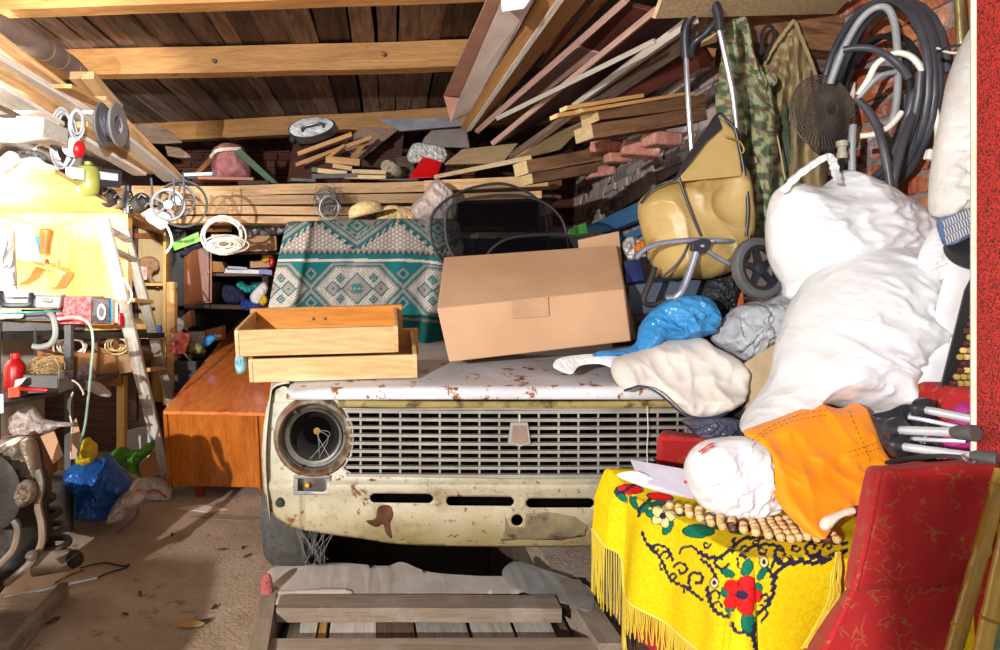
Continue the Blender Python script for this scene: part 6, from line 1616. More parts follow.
# hanging wheels and loops
G2 = 'grey pulleys hanging above the cabinet'
def pulley(px, py, d, R_, label, mat):
    r = T('pulley', P(px,py,d), label, 'pulley', G2); c = P(px,py,d); ax = V((.35,-.9,.1)).normalized(); u = ax.orthogonal().normalized(); w = ax.cross(u)
    MB().lathe([(R_-.012,-.01),(R_,-.012),(R_-.004,0),(R_,.012),(R_-.012,.01),(R_-.012,-.01)], c, ax, 32, cap=False).build('rim', mat, r)
    MB().lathe([(0,-.015),(.022,-.015),(.022,.015),(0,.015)], c, ax, 16).build('hub', M_silver, r)
    m = MB()
    for k in range(5):
        a = k*2*math.pi/5; m.tube([c+(u*math.cos(a)+w*math.sin(a))*.02, c+(u*math.cos(a)+w*math.sin(a))*(R_-.008)], .007, 6)
    m.build('spokes', mat, r)
pulley(168,205,3.3,.085,'pale grey pulley wheel hanging left of the dark ring', M_greyp)
pulley(177,200,3.45,.095,'darker grey pulley wheel hanging behind the pale one', M_dgrey)
m = MB().lathe([(.115,-.008),(.125,-.008),(.127,.008),(.117,.008),(.115,-.008)], P(183,204,3.35), (.25,-.95,.1), 40, cap=False); m.build('rubber_ring', M_black, None, 'black rubber ring hanging behind the pulleys', 'ring')
for l, r, mt, lb in [([(151,178,3.3),(152,190,3.3),(151,205,3.3),(158,222,3.3)], .006, M_hose, 'dark cord hanging left of the pulleys'),([(174,176,3.3),(174,195,3.3),(176,210,3.3)], .005, M_hose, 'dark cord holding the pulleys'),([(183,172,3.3),(184,190,3.3),(182,206,3.3),(177,216,3.3)], .005, M_hose, 'dark cord right of the pulleys'),([(163,222,3.3),(169,230,3.3),(172,240,3.3),(171,246,3.3),(166,253,3.3)], .006, M_hosew, 'white cord tail dangling below the pulleys')]:
    cord('cord', l, r, mt, lb, 'cord')
puff('plastic_bag', [(145,212),(152,208),(163,211),(171,216),(168,224),(162,230),(154,226),(147,221)], 3.32, .03, M_plastw, amp=.6, fr=22, label='small white bag tied under the pulleys', cat='bag')
loops('cable', 'white cable coil hanging before the back shelves', P(222,236,3.9), .12, .105, 5, .006, M_hosew, 6, jit=.3)
loops('cable', 'tightly bundled white flex drooping inside the white cable coil', P(226,245,3.88), .085, .035, 14, .0045, M_hosew, 8, jit=.55)

# ---------------------------------------------------------------- workbench
wbn = T('workbench', P(20,500,3.0), 'long workbench with grey edge and iron frame at the left', 'workbench')
def wbp(name, pts, vec, mat, **k): return MB().prism([P(*a) for a in pts], vec).build(name, mat, wbn, bevel=.002, **k)
wbp('bench_top', [(-20,321,2.6),(85,321,3.25),(85,319,3.5),(-20,316,3.6)], (0,0,-.045), plain('grey_worn_laminate','7c7876','8e8a88',rough=.5))
wbp('bench_top', [(85,325,3.27),(146,324,3.65),(140,318,3.9),(82,319,3.6)], (0,0,-.03), M_cab)
wbp('apron', [(-20,331,2.62),(163,333,3.68),(163,338,3.68),(-20,341,2.62)], (0,.03,0), M_irond)
for px, d in ((67,3.0),(-8,2.6)): MB().box(P(px,430,d)+V((0,.02,-.0)), (.03,.03,1.0)).build('leg', M_dgrey, wbn)
MB().box(P(122,412,3.75), (.045,.045,.80)).build('leg', M_cab, wbn, label='yellow wooden leg')
MB().box(P(172,360,4.1)+V((0,0,-.1)), (.05,.06,1.2)).build('leg', M_pine, wbn, label='pale wooden upright')
wbp('shelf', [(-20,408,2.42),(68,388,3.0),(130,370,3.7),(60,366,3.9),(-30,378,3.0)], (0,0,-.022), M_dgrey)
wbp('shelf', [(98,383,3.42),(158,352,4.3),(130,350,4.5),(90,360,4.0)], (0,0,-.02), M_cardd)
wbp('back_board', [(-60,338,4.45),(150,338,4.45),(150,470,4.45),(-60,470,4.45)], (0,.02,0), M_dark)
# tool case, open
tc = T('tool_case', P(30,312,2.75), 'grey plastic drill case lying open on the workbench', 'case')
hx('case_base', [(-20,308,2.6),(60,309,2.72),(66,304,3.05),(-20,303,3.0),(-20,292,2.6),(62,296,2.72),(66,294,3.05),(-20,290,3.0)], M_greyp, parent=tc, bevel=.008)
hx('case_lid', [(-20,292,2.98),(17,292,2.98),(18,290,3.05),(-20,290,3.05),(-20,226,3.1),(14,229,3.1),(15,229,3.18),(-20,226,3.18)], M_greyp, parent=tc, bevel=.01)
cord('lid_moulding', [(4,232,3.07),(6,245,3.05),(2,258,3.04),(3,266,3.03),(10,262,3.03),(12,252,3.05),(12,262,3.02),(10,268,3.0)], .010, plain('darker_grey','5f5b57','6a6662'), parent=tc)
cord('lid_moulding', [(12,272,3.0),(14,285,2.97)], .008, MATS['darker_grey'], parent=tc)
cord('handle', [(1,292,2.56),(1,300,2.54),(5,305,2.53),(28,305,2.55),(31,300,2.56),(31,294,2.58)], .011, M_blackp, parent=tc, n=5)
hx('latch', [(5,297,2.56),(29,297,2.58),(29,297,2.62),(5,297,2.6),(5,289,2.58),(29,290,2.6),(29,290,2.64),(5,289,2.62)], M_silver, parent=tc)
hx('latch', [(43,302,2.66),(52,302,2.67),(52,302,2.7),(43,302,2.7),(43,298,2.66),(52,298,2.67),(52,298,2.7),(43,298,2.7)], M_greyp, parent=tc)
hx('tray', [(-20,320,2.62),(54,320,2.8),(58,316,3.0),(-20,316,3.0),(-20,312,2.62),(54,311,2.8),(58,309,3.0),(-20,310,3.0)], M_dgrey, 'dark grey metal tray under the open drill case', 'tray')
puff('wire_bundle', [(-5,310),(10,309),(22,311),(22,318),(8,319),(-5,319)], 2.6, .02, M_cream, amp=1, fr=50, label='small heap of pale wire before the dark tray', cat='wire')
rb = T('storage_box', P(75,325,3.05), 'red speckled box with maroon end and oval badge on the bench', 'box')
hx('box_body', [(53,324,2.9),(92,324,3.0),(104,320,3.3),(58,320,3.25),(54,297,2.9),(92,297,3.0),(104,296,3.3),(58,296,3.25)], plain('red_white_marbled','d02c30','e8807c',rough=.6,scale=60), parent=rb)
hx('box_end', [(91,324,2.98),(110,324,3.0),(112,322,3.2),(94,321,3.2),(91,297,2.98),(110,299,3.0),(112,298,3.2),(94,296,3.2)], plain('maroon_in_shade','260a0a','300e0e',rough=.5), parent=rb)  # maroon darkened further: shade on this end is in the colour
m = MB().lathe([(0,-.002),(.020,-.002),(.020,.002),(0,.002)], (0,0,0), (0,1,0), 22)
for i, v in enumerate(m.v): m.v[i] = P(101.5,312,2.965) + V((v.x, v.y, v.z*1.9))
bd_ = m.build('oval_badge', M_cream, rb, label='cream oval badge')
m = MB().lathe([(0,-.002),(.012,-.002),(.012,.002),(0,.002)], (0,0,0), (0,1,0), 16)
for i, v in enumerate(m.v): m.v[i] = P(101.5,312,2.962) + V((v.x, v.y, v.z*2.1))
m.build('badge_centre', M_dgrey, bd_)
for i, (x, mt, lb) in enumerate([(110.5,'blue','bright blue book spine beside the red box'),(113,'orange','orange book spine right of the blue one'),(115.5,'white','white book spine, last of the row by the red box')]):
    hx('book', [(x,323,3.02),(x+2.2,323,3.02),(x+2.6,322,3.2),(x+.4,322,3.2),(x,299+i*2,3.02),(x+2.2,299+i*2,3.02),(x+2.6,298+i*2,3.2),(x+.4,298+i*2,3.2)], {'blue':MATS['sky_blue_plastic'],'orange':MATS['rusty_orange'],'white':M_paper}[mt], lb, 'book', group='books beside the red box', bevel=.001)
MB().lathe([(0,0),(.022,0),(.022,.035),(.02,.04),(.02,.055),(.012,.06),(0,.06)], P(119,325,3.15), (0,0,1), 16).build('jar', M_red, None, 'small red jar at the right end of the bench books', 'jar')
cord('clamp', [(46,312,2.68),(52,316,2.62),(55,326,2.6),(55,336,2.6),(50,344,2.6),(40,347,2.6),(33,346,2.6)], .012, M_greyp, 'curved grey bench clamp hooked over the worktop edge', 'clamp')
cl_ = [o for o in bpy.data.objects if o.name == 'clamp'][0]
MB().tube([P(35,330,2.6), P(35.5,356,2.6)], .006, 8).build('screw', M_irond, cl_)
cord('wire', [(0,313,2.55),(30,312,2.55),(60,311,2.7)], .003, M_teal, 'thin teal wire stretched in front of the drill case', 'wire')
M_gcab = plain('pale_green_cable','a8c4b0','8aa898',rough=.5)
cord('cable', [(57,319,2.75),(72,317,2.75),(84,320,2.75),(91,328,2.75),(93,345,2.75),(91,370,2.75),(88,400,2.76),(85,425,2.78),(80,445,2.8),(77,459,2.82)], .0055, M_gcab, 'pale green cable hanging from the bench down to the cardboard', 'cable')
# below the bench
rc = T('petrol_can', P(15,391,2.9), 'red metal flask with ribbed cap under the bench', 'flask')
MB().lathe([(0,0),(.042,0),(.044,.004),(.044,.10),(.03,.125),(.016,.135),(.016,.155),(0,.156)], P(15,389,2.85), (0,0,1), 24).build('flask_body', M_red, rc)
MB().lathe([(0,0),(.018,0),(.018,.02),(0,.02)], P(15,364.5,2.85)+V((0,0,.03)), (0,0,1), 16).build('cap', M_redb, rc)
gb = T('metal_box', P(48,392,2.75), 'grey metal instrument box holding a ball of wire under the bench', 'box')
hx('box_shell', [(23,394,2.68),(58,392,2.72),(60,388,3.0),(28,388,3.0),(23,375,2.68),(58,375,2.72),(60,373,3.0),(28,373,3.0)], plain('dark_grey_metal','5c5652','6a6460',rough=.5,metal=.2), parent=gb)
hx('front_plate', [(58,393,2.7),(73,388,2.82),(73.5,388,2.85),(59,393,2.73),(58,372,2.7),(73,370,2.82),(73.5,370,2.85),(59,372,2.73)], plain('light_grey_metal','8c837c','989088',rough=.5), parent=gb)
hx('knob_block', [(58.5,379,2.68),(64,378,2.72),(64,378,2.74),(58.5,379,2.7),(58.5,371,2.68),(64,370,2.72),(64,370,2.74),(58.5,371,2.7)], M_cream, parent=gb)
cord('plug_handle', [(67,373,2.74),(72,379,2.72)], .010, M_blackp, 'black plug handle hanging on the grey metal box', 'plug')
cord('cable', [(72,380,2.72),(78,384,2.72),(83,392,2.72),(83,395,2.72)], .004, M_cream, 'cream flex from the black plug handle', 'cable')
cord('cable', [(73,392,2.75),(70,402,2.76),(70,415,2.76),(72,425,2.76),(71,440,2.78),(71,458,2.8)], .004, M_cream, 'long cream flex hanging down in front of the bench leg', 'cable')
m = MB(); rn = random.Random(6)
for k in range(60):
    c_ = P(46+rn.uniform(-9,9), 368+rn.uniform(-3,5), 2.86); r = rn.uniform(.025,.05); nrm = V((rn.uniform(-.6,.6), rn.uniform(-1,1), rn.uniform(-.3,1))).normalized(); u2 = nrm.orthogonal().normalized(); w2_ = nrm.cross(u2)
    m.tube([c_ + (u2*math.cos(a*.6)+w2_*math.sin(a*.6))*r for a in range(11)], .0018, 4, True)
m.build('wire_ball', plain('straw_coloured_wire','b89868','9a7c50',rough=.6), None, 'ball of straw coloured wire on the grey metal box', 'wire')
hx('small_carton', [(8,398,2.6),(20,397,2.63),(20,395,2.75),(8,396,2.75),(8,389,2.6),(20,386,2.63),(20,385,2.75),(8,388,2.75)], plain('orange_red_card','e8543c','f07850',rough=.5), 'small orange carton with a raised white flap', 'carton')
bq([(15,380,2.66),(27,377,2.66),(21,384,2.62),(14,388,2.62)], .002, M_paper, 'raised white flap above the small orange carton', name='paper_flap', cat='paper')
cord('grease_gun', [(20,388,2.64),(24,389,2.62),(44,390,2.62),(47,391,2.62)], .009, M_red, 'red hand pump tube lying on the dark shelf', 'tool')
hx('teal_card', [(-6,415,2.3),(4,413,2.3),(4,413,2.34),(-6,415,2.34),(-6,394,2.3),(3.5,394,2.3),(3.5,394,2.34),(-6,394,2.34)], plain('pale_aqua_card','b0d4d0','c0e0dc'), 'pale aqua card at the left picture edge under the shelf', 'card')
cbx = T('cardboard_box', P(100,382,3.6), 'brown cardboard box with an open flap under the bench', 'cardboard box')
hx('box_body', [(80,389,3.45),(122,386,3.55),(124,380,3.85),(84,382,3.8),(72,352,3.45),(117,354,3.55),(122,352,3.85),(76,350,3.8)], M_cardd, parent=cbx)
qslab('flap', [(114,355,3.5),(130,354,3.4),(132,372,3.4),(120,374,3.5)], .005, M_card, parent=cbx)
hx('carton', [(33,366,3.3),(64,368,3.3),(64,362,3.6),(35,358,3.6),(34,350,3.3),(64,356,3.3),(64,352,3.6),(35,345,3.6)], M_cardd, 'low brown carton behind the ball of wire', 'carton')
loops('cable', 'pale wire coil on the cardboard box under the bench', P(72,347,3.5), .075, .05, 4, .005, M_cream, 41, jit=.3)
loops('cable', 'dark wire coil on the right of the box under the bench', P(106,344,3.5), .06, .04, 5, .005, M_cardd, 43, jit=.3)
loops('cable', 'thin tan wire loops by the open flap under the bench', P(117,345,3.4), .05, .04, 3, .004, M_straw, 45, jit=.4)
puff('plastic_bag', [(76,386),(84,381),(98,382),(106,388),(111,393),(110,397),(100,396),(90,391),(80,390)], 3.2, .03, M_plastp, amp=.5, fr=20, label='rolled translucent bag lying on the shelf before the cardboard box', cat='bag')
puff('wire_bundle', [(78,372),(84,364),(90,368),(96,378),(90,384),(80,382)], 3.25, .03, plain('multicolour_wire','7a5a8c','a88a60',rough=.5,scale=80), amp=1, fr=50, label='bundle of many coloured wires under the bench', cat='wire')
MB().lathe([(0,0),(.022,0),(.024,.05),(0,.052)], P(130,372,3.9), (0,0,1), 14).build('paint_tin', plain('red_and_white_tin','c83c3c','e0d0c8',rough=.4,scale=50), None, 'small red and white tin at the ladder under the bench', 'tin')
# floor level clutter left
puff('plastic_bag', [(11,417),(18,411),(26,405),(34,408),(42,418),(55,421),(72,423),(73,426),(60,427),(55,430),(48,434),(38,432),(28,437),(18,436),(13,428)], 2.75, .06, M_plastp, amp=.5, fr=16, seed=4, label='whitish crumpled bag lying on the cardboard boxes at left', cat='bag')
hx('carton', [(0,490,2.75),(40,488,2.8),(58,470,3.1),(0,470,3.1),(0,436,2.75),(36,434,2.8),(56,436,3.1),(0,436,3.1)], M_cardd, 'tall brown carton behind the grimy axle part', 'carton')
qslab('cardboard_sheet', [(40,436,2.66),(54,431,2.66),(63,455,2.6),(53,464,2.6)], .006, M_card, 'torn cardboard flap sheet leaning against the tall carton', 'cardboard')
qslab('cardboard_sheet', [(71,425,2.85),(76,418,2.85),(82,440,2.85),(78,458,2.85),(70,460,2.85)], .006, M_card, 'narrow cardboard strip standing by the bench leg', 'cardboard')
qslab('cardboard_sheet', [(139,468,3.35),(155,450,3.45),(160,475,3.45),(142,478,3.35)], .006, M_cardd, 'cardboard piece behind the ladder foot', 'cardboard')
puff('plastic_bag', [(78,455),(80,444),(87,437),(91,440),(97,446),(96,457),(90,464),(80,464)], 3.0, .05, M_yel, amp=.4, fr=18, label='small mustard yellow bag behind the blue bag', cat='bag')
hx('grey_chest', [(20,530,2.85),(50,545,2.55),(80,513,3.3),(60,505,3.45),(20,476,2.85),(48,490,2.55),(79,475,3.3),(60,470,3.45)], plain('grey_green_paint','9aa098','888e86',rough=.5), 'low grey green chest between the axle part and the blue bag', 'chest')
puff('plastic_bag', [(66,470),(75,461),(88,455),(94,454),(98,460),(102,464),(104,456),(109,455),(116,464),(126,474),(131,483),(128,490),(120,496),(117,505),(114,515),(108,520),(90,521),(80,516),(79,500),(78,492),(70,487),(67,478)], 3.05, .11, M_plastbd, amp=.5, fr=12, seed=13, label='deep blue carrier bag standing on the floor by the bench', cat='bag')
puff('plastic_bag', [(108,522),(113,505),(122,494),(135,492),(146,494),(143,502),(132,508),(128,516),(118,521)], 3.05, .07, M_plastp, amp=.5, fr=16, seed=14, label='pinkish clear bag on the floor right of the blue bag', cat='bag')
puff('plastic_bag', [(130,488),(138,478),(152,477),(164,480),(172,488),(170,499),(155,501),(140,499)], 3.5, .05, M_plastp, gy=-.004, amp=.5, fr=18, seed=15, label='clear and red bag flattened under the ladder foot', cat='bag')
cord('red_strip', [(136,490,3.38),(146,493,3.36),(155,490,3.4),(166,497,3.36)], .006, plain('pale_red_film','c86058','b85048',rough=.4), 'pale red strip across the flattened clear bag', 'strip')
puff('cloth', [(113,452),(120,447),(130,450),(140,449),(148,443),(154,441),(152,452),(142,460),(138,468),(148,476),(140,476),(128,468),(118,462)], 3.4, .07, M_green, amp=.5, fr=14, seed=16, label='bright green cloth heaped behind the blue bag', cat='cloth')
hx('white_crate', [(127,470,3.8),(160,470,3.85),(162,460,4.2),(128,460,4.2),(126,432,3.8),(152,424,3.85),(154,424,4.2),(128,430,4.2)], plain('white_plastic_lid','d8d6d2','c4c2be',rough=.4), 'dim white tub in the dark behind the green cloth', 'tub')
MB().tube(cat_path([PZ(a,b,.006) for a,b in ((138,509),(136,516),(130,522),(122,529),(117,533))]), .005, 6).build('purple_cord', plain('purple_plastic','7a3a8c','8c4a9c'), None, 'purple cord lying on the floor below the pinkish bag', 'cord')

# ---------------------------------------------------------------- step ladder
ld = T('stepladder', P(150,487,3.65), 'tall whitewashed wooden ladder leaning over the bench', 'ladder')
M_lad = wood('whitewashed_ladder_wood', 'dcd2c4', 'b0a08c', scale=3, rough=.8, bumps=.4, dirt='7a6a58', dirtamt=.4)
def rail(a, b, w, t): board('rail', P(*a), P(*b), w, t, M_lad, up=(0,1,0), parent=ld, n=12, warp=.006, bevel=.004)
rail((103,218,3.22),(168,488,3.60), .062, .035)
rail((124,229,3.58),(172,402,4.02), .055, .03)
for a, b in (((104,226,3.2),(128,240,3.56)),((110,248,3.24),(133,260,3.63)),((131,300,3.35),(150,302,3.76)),((146,370,3.44),(163,368,3.92))):
    board('rung', P(*a), P(*b), .04, .02, M_lad if a[1] < 280 else M_pine, up=(0,0,1), parent=ld)
cord('cable', [(118,272,3.3),(126,282,3.3),(132,295,3.3),(128,304,3.3)], .005, M_hosew, 'white wire looping between the ladder rails', 'cable')

# ---------------------------------------------------------------- axle part with coil spring, bottom left
ax_ = T('car_axle_part', P(20,585,2.2), 'grimy car suspension part with a coil spring, bottom left corner', 'car part')
puff('housing', [(-20,450),(-5,442),(12,436),(26,437),(33,443),(37,458),(38,470),(44,482),(46,497),(40,508),(42,522),(45,538),(38,556),(24,572),(8,584),(-20,600)], 2.2, .10, M_irond, amp=.25, fr=9, seed=22, parent=ax_, sm=True, edge=14)
puff('upper_shell', [(-10,452),(4,443),(18,437),(28,438),(34,446),(37,462),(38,476),(28,480),(14,478),(-10,476)], 2.12, .06, M_ironl, amp=.35, fr=10, seed=23, parent=ax_, edge=10)
puff('end_flange', [(22,441),(29,438),(34,444),(37,462),(38,478),(33,474),(28,462),(23,450)], 2.06, .03, M_ironl, amp=.2, fr=9, parent=ax_)
cord('rim_edge', [(38,470,2.06),(41,485,2.05),(38,505,2.05),(42,525,2.04),(41,545,2.04),(28,565,2.04),(6,584,2.03)], .012, M_ironl, parent=ax_)
MB().lathe([(0,0),(.11,0),(.125,-.02),(.11,-.03),(.06,-.025),(0,-.02)], P(-6,490,2.05), (.25,1,0), 30).build('hub_disc', M_irond, ax_)
cord('brake_pipe', [(14,520,1.96),(18,530,1.96),(14,548,1.96),(2,562,1.96),(-8,570,1.96)], .011, M_ironl, parent=ax_)
puff('rock_lug', [(18,488),(24,480),(32,482),(36,490),(34,500),(26,506),(19,500)], 2.02, .04, M_iron, amp=.7, fr=26, parent=ax_)
puff('rock_lug', [(26,554),(32,550),(38,552),(38,558),(30,561)], 2.0, .02, M_iron, amp=.5, fr=26, parent=ax_)
hs = MB(); pts = []
for k in range(150):
    t = k/149; a = t*2*math.pi*5.2; c_ = P(37+t*14, 484+t*78, 2.32); R_ = .030+.040*min(1,t*1.6)
    pts.append(c_ + V((math.cos(a)*R_, math.sin(a)*R_*.9, math.sin(a)*.012)))
hs.tube(pts, .0125, 8); hs.build('coil_spring', M_irond, ax_)
MB().tube([P(40,488,2.34), P(52,560,2.34)], .02, 12).build('damper', M_irond, ax_)
hx('lower_arm', [(30,578,2.2),(76,570,2.3),(80,566,2.45),(36,570,2.4),(32,552,2.2),(70,549,2.3),(72,548,2.45),(36,550,2.4)], M_iron, parent=ax_, bevel=.01)
puff('ball_joint', [(68,552),(76,550),(83,556),(82,564),(74,568),(68,562)], 2.3, .03, M_irond, amp=.5, fr=24, parent=ax_)
flat('floor_board', [(-60,668),(8,668),(66,590),(-40,596)], .02, M_dusty, 'dusty board lying on the floor in the bottom left corner', 'board')
board('edge_batten', PZ(4,655,.03), PZ(64,589,.03), .03, .05, M_dusty, label='pale batten along the edge of the corner floor board', cat='batten')
MB().tube([PZ(4,597,.02), PZ(40,591,.012), PZ(84,581,.012), PZ(97,578,.012)], .005, 8).build('metal_rod', M_steel, None, 'shiny thin rod lying on the floor before the axle part', 'rod')
G3 = 'dark wires on the floor'
for l, mt, lb in [([(80,568),(96,564),(108,563),(122,566),(130,565)], M_irond, 'dark wire on the floor right of the axle part'),([(97,578),(108,573),(118,570),(128,567)], M_irond, 'dark wire continuing from the shiny rod'),([(55,583),(70,575),(84,570)], M_rust, 'rusty orange wire before the lower arm')]:
    MB().tube(cat_path([PZ(a,b,.006) for a,b in l]), .0035, 6).build('floor_wire', mt, None, lb, 'wire', group=G3)
G4 = 'bark and wood scraps on the floor'
rn = random.Random(17)
sc = [(30,628,.05,'curled pale bark scrap in the bottom left corner'),(45,615,.03,'small bark scrap above the curled one'),(52,622,.03,'tiny wood chip right of the curled bark scrap'),(178,640,.0,'' ),(190,625,.045,'rust brown splinter on the lit floor near the pit'),(204,622,.03,'second rust brown splinter right of the first'),(140,594,.02,'small dark chip in the middle of the floor'),(172,535,.02,'small twig on the lit floor patch'),(214,608,.02,'dark chip near the pit rim'),(222,550,.02,'dark fleck beside the dresser shadow'),(243,548,.018,'grey chip beside the tyre'),(247,556,.02,'second grey chip beside the tyre'),(125,615,.016,'tiny chip left of the rust brown splinters')]
for px, py, s_, lb in sc:
    if not lb: continue
    c_ = PZ(px, py, .006); m = MB(); n = 7; ang = rn.uniform(0, 3)
    poly = [c_ + V((math.cos(ang)*a - math.sin(ang)*b, math.sin(ang)*a + math.cos(ang)*b, rn.uniform(-.002,.004))) for a, b in [(math.cos(k*.9)*s_*rn.uniform(.7,1.2), math.sin(k*.9)*s_*.35*rn.uniform(.7,1.2)) for k in range(n)]]
    m.prism(poly, (0,0,.005)); m.build('wood_scrap', M_pine if s_ > .04 else M_dark, None, lb, 'wood scrap', G4)
flat('paper_scrap', [(176,508),(205,512),(228,509),(200,504)], .004, M_cream, 'pale paper scrap on the floor before the low cabinet', 'paper')
flat('paper_scrap', [(190,517),(250,521),(262,517),(205,513)], .003, M_dusty, 'flattened grey card on the floor before the low cabinet', 'card')

# ---------------------------------------------------------------- shelves against the back
bs_ = T('back_shelf', P(225,420,4.75), 'dark wooden shelving unit stuffed with junk at the back left', 'shelves')
def bsp(name, pts, vec, mat, **k): return MB().prism([P(*a) for a in pts], vec).build(name, mat, bs_, bevel=.002, **k)
bsp('shelf', [(206,273,4.5),(300,273,4.5),(300,274,5.2),(206,274,5.2)], (0,0,-.022), M_old)
bsp('shelf', [(184,304,4.4),(300,306,4.4),(300,303,5.2),(184,302,5.2)], (0,0,-.03), M_dark)
bsp('shelf', [(172,354,4.3),(204,354,4.3),(214,347,4.9),(172,350,4.9)], (0,0,-.025), M_dark)
bsp('upright', [(262,240,4.5),(268,240,4.5),(268,306,4.5),(262,306,4.5)], (0,.6,0), M_dark)
bsp('back_board', [(165,225,5.3),(320,225,5.3),(320,430,5.3),(165,430,5.3)], (0,.02,0), plain('dark_shelf_back','2a2320','362c28',rough=.9))  # very dark back board behind the shelves
hx('panel', [(167,306,4.62),(186,306,4.62),(186,306,4.9),(167,306,4.9),(167,214,4.62),(186,214,4.62),(186,214,4.9),(167,214,4.9)], plain('charcoal_board','3c3a3a','4a4848',rough=.8), 'tall charcoal board standing left of the brown cupboard', 'board')
bc_ = T('small_cupboard', P(197,304,4.45), 'small upright cupboard with a glossy brown door on the back shelf', 'cupboard')
hx('cupboard_case', [(184,305,4.42),(212,303,4.42),(212,303,4.8),(184,305,4.8),(184,248,4.42),(212,246,4.42),(212,246,4.8),(184,248,4.8)], M_brownw, parent=bc_)
dor = hx('door', [(187,303,4.395),(209,301,4.395),(209,301,4.415),(187,303,4.415),(187,250,4.395),(209,248,4.395),(209,248,4.415),(187,250,4.415)], M_brownw, parent=bc_)
MB().ball(P(206.5,273,4.385), .008, 10).build('knob', M_pine, dor)
hx('green_carton', [(174,251,4.36),(201,241,4.36),(202,240,4.5),(176,250,4.5),(172,243,4.36),(198,232,4.36),(199,231,4.5),(174,242,4.5)], M_lime, 'light green carton tilted on top of the brown cupboard', 'carton')
puff('rag', [(180,254),(186,249),(198,243),(202,247),(194,250),(186,256)], 4.4, .03, M_navy, amp=.4, label='dark cloth under the light green carton', cat='rag')
hx('carton', [(212,252,4.48),(277,251,4.48),(279,248,4.9),(214,249,4.9),(211,234,4.48),(276,236,4.48),(278,235,4.9),(213,234,4.9)], M_card, 'wide flat brown carton on the top back shelf', 'carton')
bsp('shelf', [(205,252,4.46),(300,252,4.46),(300,251,5.2),(205,251,5.2)], (0,0,-.018), M_dark)
hx('carton', [(204,232,4.5),(232,232,4.5),(232,232,4.7),(204,232,4.7),(206,226,4.5),(232,224,4.5),(232,224,4.7),(206,226,4.7)], M_cardd, 'small brown carton behind the white cable coil', 'carton')
puff('plastic_bag', [(240,228),(247,224),(262,224),(272,221),(283,221),(287,228),(280,235),(262,236),(242,236)], 4.55, .06, M_plasts, amp=.5, fr=16, label='grey shiny bag on the wide flat carton', cat='bag')
puff('cloth', [(249,226),(256,222),(265,222),(262,227),(254,228)], 4.46, .02, plain('fresh_green','30b050','28a048'), amp=.2, label='small green patch on the grey shiny bag', cat='cloth')
G11 = 'magazines and papers on the back shelf'
for q, mt, lb in [([(224,273),(264,274),(262,270),(226,268)], M_paper, 'white flat magazine, lowest on the back shelf'),([(226,270),(248,270),(246,267),(228,266)], plain('pale_blue_paper','b8c8d8','a8b8c8'), 'pale blue folded paper on the white magazine'),([(212,272),(226,272),(222,262),(212,261)], M_cardd, 'dim brown packet at the left of the back shelf'),([(250,268),(272,267),(270,260),(250,261)], M_card, 'brown padded packet above the magazines')]:
    qq = [P(a, b, 4.44) for a, b in q]; MB().prism(qq, (0,.12,.0)).build('magazine', mt, None, lb, 'magazine', G11, bevel=.002)
puff('glove', [(261,260),(264,256),(271,255),(274,259),(272,268),(269,262),(264,263)], 4.42, .02, plain('yellow_glove','f0c010','e0a808'), amp=.3, label='yellow work glove at the right of the back shelf', cat='glove')
puff('rag', [(268,258),(273,257),(275,262),(271,268)], 4.40, .015, M_red, amp=.3, label='small red tool handle by the yellow glove', cat='handle')
hx('small_box', [(259,274,4.4),(272,275,4.4),(272,275,4.5),(259,274,4.5),(259,269,4.4),(272,270,4.4),(272,270,4.5),(259,269,4.5)], plain('lilac_card','7a80c0','8c90c8'), 'small lilac box below the yellow glove', 'box')
puff('jacket', [(222,290),(225,285),(234,286),(243,291),(246,299),(240,303),(228,303),(223,299)], 4.45, .06, M_navy, amp=.35, fr=16, label='navy jacket bundled on the middle back shelf', cat='jacket')
puff('cloth', [(236,284),(242,281),(248,285),(256,283),(262,282),(258,290),(248,294),(240,290)], 4.5, .04, M_teal, amp=.5, fr=20, label='teal film bag behind the navy jacket', cat='bag')
puff('cloth', [(240,304),(244,299),(254,300),(264,300),(266,308),(258,311),(244,310)], 4.42, .05, plain('royal_blue_cloth','24408c','1c3478'), amp=.5, fr=18, label='royal blue cloth on the middle back shelf', cat='cloth')
puff('plastic_bag', [(250,296),(256,288),(264,282),(268,288),(264,298),(258,304),(252,302)], 4.38, .03, M_paper, amp=.7, fr=20, label='crumpled white paper between the blue cloths', cat='paper')
puff('cloth', [(258,302),(264,294),(268,300),(264,306)], 4.36, .02, M_yel, amp=.5, fr=20, label='little yellow rag beside the blanket edge', cat='rag')
bk = T('bucket', P(180,353,4.05), 'red and white plastic bucket under the back shelf', 'bucket')
MB().lathe([(0,0),(.040,0),(.058,.125),(.062,.13),(.054,.128),(.036,.006),(0,.006)], P(179,353,4.05), (.12,0,1), 24).build('bucket_body', plain('red_white_bucket','d02040','f0b8a0',rough=.4,scale=16), bk)
MB().tube([P(170+18*k/8, 331-6*math.sin(k/8*3.14), 4.0) for k in range(9)], .003, 6).build('bail', M_wire, bk)
for q, mt, lb in [(((187,332),(205,332),(205,344),(190,346)), plain('pale_print','c8c0b0','a89a88',scale=40), 'small pale printed box behind the bucket'),(((176,322),(190,310),(192,326),(184,330)), M_cardd, 'torn brown card above the bucket'),(((205,330),(222,326),(222,340),(208,342)), M_cardd, 'brown carton right of the printed box')]:
    MB().prism([P(a,b,4.4) for a,b in q], (0,.1,0)).build('small_carton', mt, None, lb, 'carton', bevel=.002)
puff('cloth', [(188,352),(190,340),(198,342),(206,350),(200,354)], 4.2, .04, plain('camouflage_print_cloth','6a6a3c','a89a68',rough=.9,scale=40), amp=.5, fr=22, label='patterned olive cloth beside the bucket', cat='cloth')
